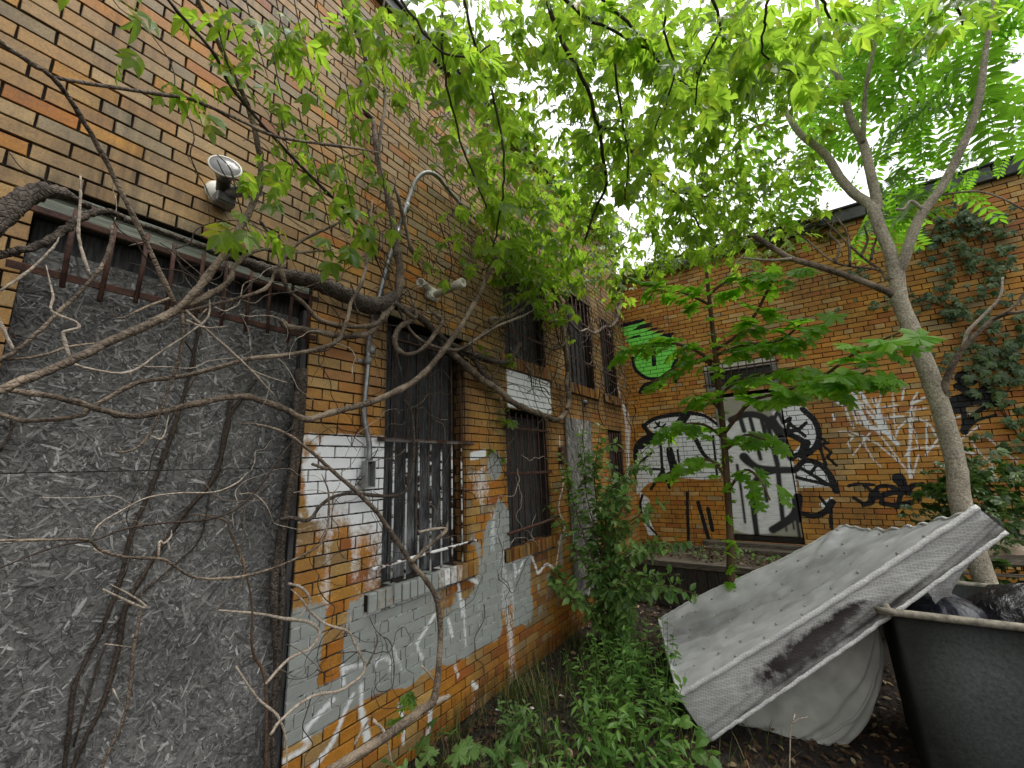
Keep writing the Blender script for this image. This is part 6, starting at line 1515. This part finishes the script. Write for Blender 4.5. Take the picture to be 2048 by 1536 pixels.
# ------------------------------------------------------------------ maple sapling
ms = thing('maple_sapling', 'young maple with bright lobed leaves standing before the graffiti door', 'tree', (1.55, 4.4, 0))
SY = 4.4
def tw(pix, rpx, Y, mat='bark_stem', name='branch'):
    ys_ = np.interp(np.linspace(0, 1, len(pix)), np.linspace(0, 1, len(Y)), Y)
    pts = [ony(x, y, q) for (x, y), q in zip(pix, ys_)]; dep = proj(np.array(pts))[:, 2]
    rp = np.interp(np.linspace(0, 1, len(pix)), np.linspace(0, 1, len(rpx)), rpx)
    V, Fc = tube(pts, [r*q/F for r, q in zip(rp, dep)], 7, 4, 0, .03); obj(name, V, Fc, M[mat], ms, True); return pts
tw([(1480, 1370), (1470, 1230), (1462, 1160), (1460, 1060), (1450, 900), (1440, 800), (1430, 700), (1420, 610), (1413, 545)], [9, 8, 8, 7, 6, 6, 5, 4, 3], (SY,), name='stem')
ML = Leaves()
def mleaf(path, n, size, flat=0.35, t0=0.15, spread=0.10):
    P, _ = catmull(path, [0]*len(path), 6); P = np.array(P); m = len(P)
    n = int(n*2.1)
    for i in range(n):
        t = t0+(1-t0)*(i+0.5*RNG.rand())/n; k = min(int(t*(m-1)), m-2); tg = P[k+1]-P[k]; tg /= np.linalg.norm(tg)+1e-9
        side = np.cross(tg, [0, 0, 1.0]); side /= np.linalg.norm(side)+1e-9
        s = 1 if i % 2 else -1
        d = side*s*RNG.uniform(.5, 1.1) + tg*RNG.uniform(0.1, .9) + np.array([0, 0, -RNG.uniform(0.05, .5)])
        ML.add(P[k] + d/np.linalg.norm(d)*spread*RNG.uniform(.4, 1.5), d, np.array([RNG.randn()*flat, RNG.randn()*flat - 1.1, 1.0]), size*RNG.uniform(.95, 1.5))
mleaf(tw([(1446, 870), (1500, 805), (1560, 785), (1640, 755), (1720, 700), (1800, 665)], [4, 3.5, 3, 2], (4.4, 4.0, 3.5)), 20, 1.05)
mleaf(tw([(1600, 770), (1680, 765), (1740, 740)], [3, 2], (3.9, 3.6)), 10, 1.05)
mleaf(tw([(1425, 725), (1390, 700), (1340, 685), (1285, 690), (1245, 700)], [3.5, 3, 2], (4.4, 4.0)), 20, 0.95)
mleaf(tw([(1430, 735), (1400, 720), (1350, 735), (1300, 770)], [3, 2], (4.4, 4.2)), 12, 0.9)
mleaf(tw([(1420, 610), (1380, 590), (1330, 575), (1285, 570)], [3, 2.5, 2], (4.4, 4.2)), 15, 0.95)
mleaf(tw([(1430, 700), (1475, 670), (1510, 630), (1545, 560), (1560, 540)], [3.5, 3, 2], (4.4, 4.1)), 18, 0.95)
mleaf(tw([(1432, 710), (1490, 690), (1560, 680), (1610, 640)], [3.5, 3, 2], (4.4, 4.2, 4.0)), 20, 1.0)
mleaf(tw([(1418, 590), (1450, 565), (1500, 555), (1550, 560)], [3, 2], (4.4, 4.5)), 14, 0.95)
mleaf(tw([(1438, 790), (1480, 760), (1540, 745), (1600, 735)], [3, 2], (4.4, 4.2)), 12, 0.95)
mleaf(tw([(1450, 880), (1410, 850), (1360, 850), (1330, 870)], [3, 2.5, 2], (4.4, 4.6)), 16, 0.8)
mleaf(tw([(1455, 960), (1420, 920), (1370, 930), (1330, 950)], [3, 2], (4.4, 4.5)), 12, 0.8)
mleaf(tw([(1452, 900), (1490, 870), (1530, 880)], [3, 2], (4.4, 4.2)), 12, 0.8)
mleaf(tw([(1456, 980), (1490, 940), (1520, 960), (1540, 1000)], [3, 2], (4.4, 4.2)), 8, 0.75)
mleaf(tw([(1440, 820), (1420, 800), (1390, 790)], [3, 2], (4.4, 4.3)), 8, 0.85)
st_ = [ony(x, y, SY) for x, y in ((1462, 1160), (1460, 1060), (1450, 900), (1430, 700), (1413, 545))]
mleaf(st_, 22, 0.62, .4, 0.0, .06)
ML.build(ms, T_MAPLE, M['leaf_maple'], 300)

# ------------------------------------------------------------------ creepers on the rear wall and roofs
def creeper(label, blobs, n, seed, size=0.9, mat='leaf_ivy', plane='rear', h=(0.02, 0.12), nparts=200, tmpl=None, group='creepers on the rear wall'):
    cs = [np.array(ony(x, y) if plane == 'rear' else onx(x, y)) for x, y, _, _ in blobs]
    root = thing('creeper', label, 'climbing plant', cs[0], group); LV = Leaves(); r = np.random.RandomState(seed)
    tot = sum(b[2]*b[3] for b in blobs)
    for (x, y, sx, sy), c in zip(blobs, cs):
        k = max(3, int(n*sx*sy/tot))
        for _ in range(k):
            a, b = r.randn()*0.5*sx, r.randn()*0.5*sy; hh = r.uniform(*h)
            if plane == 'rear':
                p = c + np.array([a, -hh, b]); d = np.array([r.randn()*.6, -0.35, -0.8]); u = np.array([r.randn()*.35, -1.0, 0.35+r.randn()*.3])
            else:
                p = c + np.array([hh, a, b]); d = np.array([0.35, r.randn()*.6, -0.8]); u = np.array([1.0, r.randn()*.35, 0.4+r.randn()*.3])
            LV.add(p, d, u, size*r.uniform(.7, 1.2))
    for i in range(len(cs)-1):
        o = np.array([0, -0.02, 0]) if plane == 'rear' else np.array([0.02, 0, 0])
        V, Fc = tube([cs[i]+o, (cs[i]+cs[i+1])/2+o*2+r.randn(3)*0.03, cs[i+1]+o], [.006, .004], 5, 4); obj('stem', V, Fc, M['bark_dark'], root, True)
    LV.build(root, tmpl or T_CREEP, M[mat], nparts, 'leaf', 'foliage')
creeper('dark green creeper patch high on the rear wall beside the forked trunk', [(1880, 435, .3, .3), (1860, 480, .25, .35), (1945, 450, .35, .25), (1965, 485, .3, .35), (1940, 530, .3, .25), (1985, 560, .2, .3)], 130, 1)
creeper('thin creeper strand running level behind the trunk on rear wall', [(1760, 605, .25, .1), (1850, 590, .3, .12), (1895, 610, .3, .15), (1925, 625, .25, .12), (1720, 560, .08, .2)], 60, 2, .8)
creeper('long creeper column down the right edge of the rear wall', [(1960, 660, .3, .4), (1995, 700, .4, .5), (2030, 760, .4, .6), (2010, 830, .3, .5), (2040, 880, .3, .4), (1945, 730, .25, .3), (2070, 700, .5, .8), (1880, 755, .15, .15)], 170, 3, 1.0)
cm = thing('creeper', 'dense creeper mound around the base of the pale tree trunk', 'climbing plant', ony(1950, 1100, 5.6), 'creepers on the rear wall'); LV = Leaves()
for (x, y, Y, r, n) in [(1990, 980, 5.6, .35, 70), (1890, 985, 5.9, .28, 50), (1960, 950, 5.8, .3, 50), (2040, 1000, 5.4, .35, 50), (1860, 1020, 6.0, .22, 25), (2020, 1060, 5.2, .25, 30), (2050, 1120, 5.0, .25, 20), (1930, 1040, 5.8, .3, 40), (1900, 1150, 5.8, .3, 25)]: LV.cloud(ony(x, y, Y), r, n, 1.0, .7, .35)
for k in range(5): V, Fc = tube([np.array([3.3+k*.3, 5.6, 0]), np.array([3.4+k*.3, 5.7, .8]), ony(1900+k*35, 960, 5.7)], [.01, .005], 5, 4); obj('stem', V, Fc, M['bark_dark'], cm, True)
LV.build(cm, T_CREEP, M['leaf_ivy'], 150, 'leaf', 'foliage')
rc = thing('creeper', 'yellowing and reddish creeper spilling over the left roof edge', 'climbing plant', (0, 4.4, LTOP), 'creepers along the roof edges'); LV = Leaves()
for i in range(30):
    y = 3.0+i*0.125; LV.cloud((0.02, y, LTOP+0.10+0.12*math.sin(i*1.7)), (.22, .14, .24), 30, .68, .6, .5)
for i in range(14): LV.cloud((0.08, 3.6+i*0.22, LTOP-0.25-0.25*random.random()), (.08, .10, .2), 10, .62, .9, .4)
V, Fc = tube([np.array([0.03, 3.0, LTOP+.05]), np.array([0.06, 4.2, LTOP+.12]), np.array([0.03, 5.6, LTOP+.08]), np.array([0.05, 6.6, LTOP+.1])], .012, 6, 8, .01); obj('stem', V, Fc, M['bark_dark'], rc, True)
LV.build(rc, T_CREEP, M['leaf_roof'], 150, 'leaf', 'foliage')
rc = thing('creeper', 'green creeper trailing along the rear roof coping', 'climbing plant', (1.5, D, RTOP), 'creepers along the roof edges'); LV = Leaves()
for i in range(26):
    x = 0.15+i*0.115; LV.cloud((x, D-0.08, RTOP+0.13+0.06*math.sin(i*2.1)), (.12, .10, .16), 14 if x > .9 else 22, .7, .8, .4)
for x, z in ((2.3, 4.75), (2.45, 4.6), (2.6, 4.85), (2.9, 4.9), (3.0, 4.7)): LV.cloud((x, D-0.08, z), (.16, .06, .16), 14, .8, .9, .3)
V, Fc = tube([np.array([0.1, D-.09, RTOP+.15]), np.array([1.2, D-.11, RTOP+.2]), np.array([2.3, D-.09, RTOP+.1]), np.array([3.1, D-.08, RTOP])], .01, 6, 8, .01); obj('stem', V, Fc, M['bark_dark'], rc, True)
LV.build(rc, T_CREEP, M['leaf_roof'], 100, 'leaf', 'foliage')
wc = thing('creeper', 'few bright creeper leaves hanging over the upper burnt windows', 'climbing plant', onx(1120, 620), 'creepers on the left wall'); LV = Leaves()
for (x, y, X, n) in [(1000, 560, .2, 9), (1040, 530, .2, 8), (1080, 620, .25, 7), (1110, 640, .25, 7), (1130, 590, .25, 6), (1095, 600, .25, 6), (1150, 560, .25, 8), (1010, 720, .12, 4), (965, 700, .1, 3), (1012, 830, .06, 3), (1020, 850, .06, 3), (985, 895, .04, 3), (1005, 915, .04, 2), (1140, 680, .2, 4), (1000, 640, .1, 4)]: LV.cloud(onx(x, y, X), .07, n, .8, .8, .35)
V, Fc = tube([onx(990, 540, .12), onx(1060, 590, .2), onx(1120, 620, .22), onx(1150, 560, .2)], .004, 5, 5); obj('stem', V, Fc, M['bark_grey'], wc, True)
LV.build(wc, T_CREEP, M['leaf_elder'], 90)

# ------------------------------------------------------------------ undergrowth
def bush(name, label, cat, base, stems, tmpl, mat, size, nleaf, nparts, group=None, r=0.006, pair=True, wood_mat='bark_stem', droop=.35, flat=.35):
    root = thing(name, label, cat, base, group); LV = Leaves()
    for st in stems:
        pts = [np.array(base) + RNG.randn(3)*np.array([.04, .04, 0])] + [np.array(p) for p in st]
        V, Fc = tube(pts, [r, r*0.35], 6, 4, 0, .03); obj('stem', V, Fc, M[wood_mat], root, True)
        P, _ = catmull(pts, [0]*len(pts), 6); P = np.array(P); L = np.linalg.norm(np.diff(P, axis=0), axis=1).sum()
        n = max(4, int(nleaf*L))
        for i in range(n):
            t = 0.15+0.85*(i+RNG.rand()*.6)/n; k = min(int(t*(len(P)-1)), len(P)-2); tg = P[k+1]-P[k]; tg /= np.linalg.norm(tg)+1e-9
            for s in ((1, -1) if pair else (random.choice((1, -1)),)):
                sd = np.cross(tg, RNG.randn(3)); sd /= np.linalg.norm(sd)+1e-9
                d = sd + tg*RNG.uniform(.1, .7) + np.array([0, 0, -droop*RNG.uniform(0, 1.3)])
                LV.add(P[k]+(P[k+1]-P[k])*RNG.rand(), d, np.array([RNG.randn()*flat, RNG.randn()*flat-0.1, 1.0]), size*RNG.uniform(.6, 1.2)*(1.1-0.35*t))
    LV.build(root, tmpl, M[mat], nparts, 'leaf', 'foliage')
sb0 = np.array([0.55, 4.25, 0.0])
def P_(x, y, Y): return ony(x, y, Y)
stems = []
for (xs_, ys_, Y) in [((1175, 1165), (1000, 860), 4.3), ((1190, 1200), (980, 850), 4.5), ((1160, 1120), (1050, 905), 4.1), ((1210, 1270), (1050, 960), 4.3), ((1230, 1330), (1080, 1000), 4.2), ((1250, 1390), (1120, 1080), 4.1), ((1170, 1090), (1130, 1010), 4.0), ((1140, 1050), (1170, 1130), 3.9), ((1200, 1290), (1150, 1090), 4.0), ((1220, 1360), (1180, 1150), 3.8), ((1190, 1230), (1080, 930), 4.4), ((1215, 1300), (1000, 890), 4.5), ((1260, 1400), (1180, 1190), 3.7), ((1240, 1330), (1200, 1170), 3.8), ((1150, 1110), (1190, 1170), 3.7), ((1205, 1255), (1110, 1000), 4.2)]:
    mid = P_(xs_[0], ys_[0], Y); end = P_(xs_[1], ys_[1], Y-0.1); stems.append([(sb0*0.45+mid*0.55)+np.array([0, 0, .05]), mid, (mid+end)/2+np.array([0, 0, .05]), end])
    for k in range(2):
        m2 = mid*(.7-.3*k)+end*(.3+.3*k); e2 = m2 + np.array([RNG.uniform(-.25, .35), RNG.uniform(-.25, .15), RNG.uniform(-.05, .2)]); stems.append([(sb0+mid)/2, mid, m2, e2])
bush('privet_bush', 'leafy green bush growing up in front of the far left windows', 'bush', sb0, stems, [t_oval(0.09, 0.05)], 'leaf_shrub', 1.15, 19, 300, r=.007, droop=.5)
# tall weeds at the foot of the mattress
WEEDS = [(1235, 1600, .62, .85, 'tall weed with broad pointed leaves at the very bottom, left of the grape vine'), (1290, 1590, .55, .8, 'leafy weed at the bottom edge just left of the grape vine leaves'), (1330, 1560, .55, .8, 'leafy weed at bottom touching the grape vine below the mattress corner'),
         (1270, 1500, .60, .8, 'upright weed in front of the lowest mattress corner'), (1330, 1480, .55, .8, 'weed pressed right against the lowest mattress corner'), (1240, 1450, .55, .75, 'tall pale weed stem a step left of the mattress corner'), (1300, 1420, .6, .75, 'tall weed leaning on the short left end of the mattress'),
         (1200, 1520, .42, .7, 'short weed at the left edge of the weed patch near the bottom'), (1185, 1440, .45, .7, 'short weed at the left edge of the weed patch beside bare soil'), (1250, 1390, .55, .7, 'slender weed in the middle of the weed patch below the bush'), (1200, 1380, .45, .65, 'low weed on bare soil directly below the leafy bush'),
         (1150, 1370, .32, .6, 'lowest weed nearest the brick wall below the leafy bush'), (1290, 1370, .6, .7, 'weed between the leafy bush and the mattress end'), (1370, 1600, .4, .7, 'low weed under the grape vine at bottom right of the weed patch'), (1160, 1590, .35, .7, 'isolated short weed in the grass at the bottom edge'),
         (1340, 1400, .55, .7, 'weed hidden half behind the left end of the mattress'), (1225, 1330, .45, .65, 'rearmost weed at the root of the leafy bush')]
for (x, y, h, s, lb) in WEEDS:
    b = onz(x, y, 0.0); sts = []
    for k in range(6):
        a = RNG.uniform(0, 6.28); rr = RNG.uniform(.05, .24); hh = h*RNG.uniform(.6, 1.1)
        sts.append([b+np.array([math.cos(a)*rr*.4, math.sin(a)*rr*.4, hh*.5]), b+np.array([math.cos(a)*rr, math.sin(a)*rr, hh])])
    bush('weed', lb, 'weed', b, sts, T_LANCE, 'leaf_weed', s, 28, 14, 'weeds beside the mattress', r=.0035, pair=False, wood_mat='leaf_weed', droop=.25, flat=.3)
for k, (x, y, lb) in enumerate([(1000, 1620, 'broad lobed seedling leaves at lower left near the brick wall'), (1080, 1600, 'broad lobed seedling cluster at bottom centre'), (905, 1570, 'dark lobed leaves rooted against the foot of the wall')]):
    b = onz(x, y, 0.0); root = thing('maple_seedling', lb, 'seedling', b); LV = Leaves()
    for i in range(9):
        a = RNG.uniform(0, 6.28); e = b+np.array([math.cos(a)*RNG.uniform(.05, .22), math.sin(a)*RNG.uniform(.05, .22), RNG.uniform(.12, .30)])
        V, Fc = tube([b, (b+e)/2+np.array([0, 0, .03]), e], .0025, 5, 3); obj('stem', V, Fc, M['bark_stem'], root, True)
        LV.add(e, np.array([math.cos(a), math.sin(a), -.35]), np.array([RNG.randn()*.3, RNG.randn()*.3-.4, 1.0]), RNG.uniform(.55, .95))
    LV.build(root, T_MAPLE, M['leaf_shrub'], 30)
for k, (x, y, lb) in enumerate([(1120, 1620, 'small leaved seedlings at bottom centre among the grass'), (1040, 1500, 'rosette of small rounded leaves in front of the wall'), (800, 1640, 'bright seedling leaves under the big bare branch'), (960, 1640, 'small leafy weed in bottom grass left of centre')]):
    b = onz(x, y, 0.0); sts = [[b+np.array([RNG.uniform(-.1, .1), RNG.uniform(-.1, .1), .12]), b+np.array([RNG.uniform(-.2, .2), RNG.uniform(-.2, .2), RNG.uniform(.18, .32)])] for _ in range(8)]
    bush('seedling', lb, 'seedling', b, sts, T_OVAL, 'leaf_shrub', .8, 26, 40, r=.0025, pair=True, wood_mat='leaf_weed')
b = onx(800, 1430, .3); root = thing('leafy_sprout', 'bright green sprout of leaves on the big bare branch by the brick wall', 'sprout', b); LV = Leaves(); LV.cloud(b, .06, 5, .75, .3, .3); LV.cloud(onx(815, 1400, .3), .04, 4, .7, .3, .3)
V, Fc = tube([onx(800, 1465, .35), b, onx(815, 1395, .3)], .003, 5, 3); obj('stem', V, Fc, M['leaf_weed'], root, True); LV.build(root, T_CREEP, M['leaf_elder'], 20)
b = onz(1400, 1560, 0.0); root = thing('grape_vine', 'low grape vine leaves by the lower mattress corner', 'vine', b); LV = Leaves()
for (x, y, Y) in [(1395, 1460, 2.95), (1410, 1475, 2.9), (1425, 1500, 2.85), (1380, 1440, 3.0), (1365, 1480, 2.95), (1390, 1500, 2.85), (1420, 1520, 2.8), (1345, 1520, 2.8), (1370, 1530, 2.75)]:
    p = ony(x, y, Y); a = RNG.uniform(0, 6.28); LV.add(p, np.array([math.cos(a), math.sin(a)-.5, -.4]), np.array([RNG.randn()*.3, -.5, 1.0]), RNG.uniform(.6, .95)); V, Fc = tube([b, (b+p)/2, p], .002, 5, 3); obj('stem', V, Fc, M['bark_stem'], root, True)
LV.build(root, T_GRAPE, M['leaf_weed'], 20)
b = onz(1585, 1600, 0.0); root = thing('dry_stalk', 'single dry forked stalk standing before the folded mattress', 'weed stalk', b)
V, Fc = tube([ony(1578, 1600, 2.6), ony(1580, 1500, 2.62), ony(1582, 1460, 2.63), ony(1590, 1428, 2.65)], .003, 5, 3); obj('stem', V, Fc, M['bark_pale'], root, True)
V, Fc = tube([ony(1584, 1448, 2.63), ony(1598, 1438, 2.63), ony(1615, 1434, 2.64)], .0018, 5, 3); obj('stem', V, Fc, M['bark_pale'], root, True)
# plants on the deck
LV = Leaves()
dp = thing('deck_weeds', 'small weeds rooted in litter on the wooden deck', 'weeds', (1.2, 6.0, DZ))
for i in range(46): LV.cloud((RNG.uniform(.15, 2.4), RNG.uniform(5.7, 6.5), DZ+.05), (.08, .06, .05), 5, .8, .4, .4)
for i in range(12):
    x, y = RNG.uniform(.2, 2.3), RNG.uniform(5.7, 6.4); V, Fc = tube([np.array([x, y, DZ]), np.array([x+.03, y, DZ+.1])], .002, 5, 2); obj('stem', V, Fc, M['leaf_weed'], dp, True)
LV.build(dp, T_OVAL, M['leaf_shrub'], 60, 'leaf', 'foliage')

# ------------------------------------------------------------------ uncountable ground cover
def scatter(name, label, cat, tmpl, pts, mat, size, flat=.5, droop=.1, up=False):
    n = len(pts); a = RNG.uniform(0, 2*math.pi, n)
    if up: d = np.stack([np.cos(a)*.45, np.sin(a)*.45, np.ones(n)*RNG.uniform(.5, 1.3, n)], 1); u = np.stack([-np.cos(a), -np.sin(a), np.full(n, .3)], 1)
    else: d = np.stack([np.cos(a), np.sin(a), RNG.normal(0, .25, n)], 1); u = np.stack([RNG.randn(n)*flat, RNG.randn(n)*flat, np.ones(n)], 1)
    Fm = frames(d, u); k = size*RNG.uniform(.6, 1.3, n); v, f = tmpl; f = np.array(f)
    X = np.einsum('nij,vj->nvi', Fm, v)*k[:, None, None] + pts[:, None, :]
    o = obj(name, X.reshape(-1, 3), (f[None]+(np.arange(n)*len(v))[:, None, None]).reshape(-1, 3), M[mat]); tag(o, label, cat, kind='stuff'); return o
def gpts(n, x0, x1, y0, y1, z=.012, dens=None):
    x, y = RNG.uniform(x0, x1, n), RNG.uniform(y0, y1, n)
    if dens is not None: k = RNG.rand(n) < dens(x, y); x, y = x[k], y[k]
    return np.stack([x, y, ground_h(x, y)+z+RNG.uniform(0, .012, len(x))], 1)
scatter('leaf_litter', 'brown dead leaves covering the soil along the wall', 'leaf litter', t_oval(0.055, 0.03), gpts(6500, 0.02, 2.6, 1.2, 5.6), 'deadleaf', .8, .5)
lit = gpts(1500, .1, 2.6, 5.65, 6.65); lit[:, 2] = DZ+.012+RNG.uniform(0, .03, len(lit)); scatter('deck_litter', 'dead leaves heaped on the wooden deck', 'leaf litter', t_oval(0.055, 0.03), lit, 'deadleaf', .8, .6)
blade = (np.array([(0, -.0025, 0), (0, .0025, 0), (.09, -.002, .006), (.09, .002, .006), (.19, 0, -.01)]), [(0, 2, 1), (1, 2, 3), (2, 4, 3)])
scatter('grass', 'thin straggling grass on the path beside the wall', 'grass', blade, gpts(9000, 0.05, 1.9, 1.3, 4.6, .0, lambda x, y: sstep(.42, .62, fbm(x*3, y*3, 90))*0.9+.12), 'grass', 1.0, up=True)
tw_ = (np.array([(0, -.0015, 0), (0, .0015, 0), (.16, .001, .01), (.16, -.001, .01), (0.08, 0, .004), ]), [(0, 3, 2), (0, 2, 1), (0, 4, 2)])
scatter('fallen_twigs', 'thin fallen twigs lying over the leaf litter', 'twigs', tw_, gpts(700, 0.02, 2.2, 1.4, 4.8, .02), 'bark_dark', 1.0, .3)
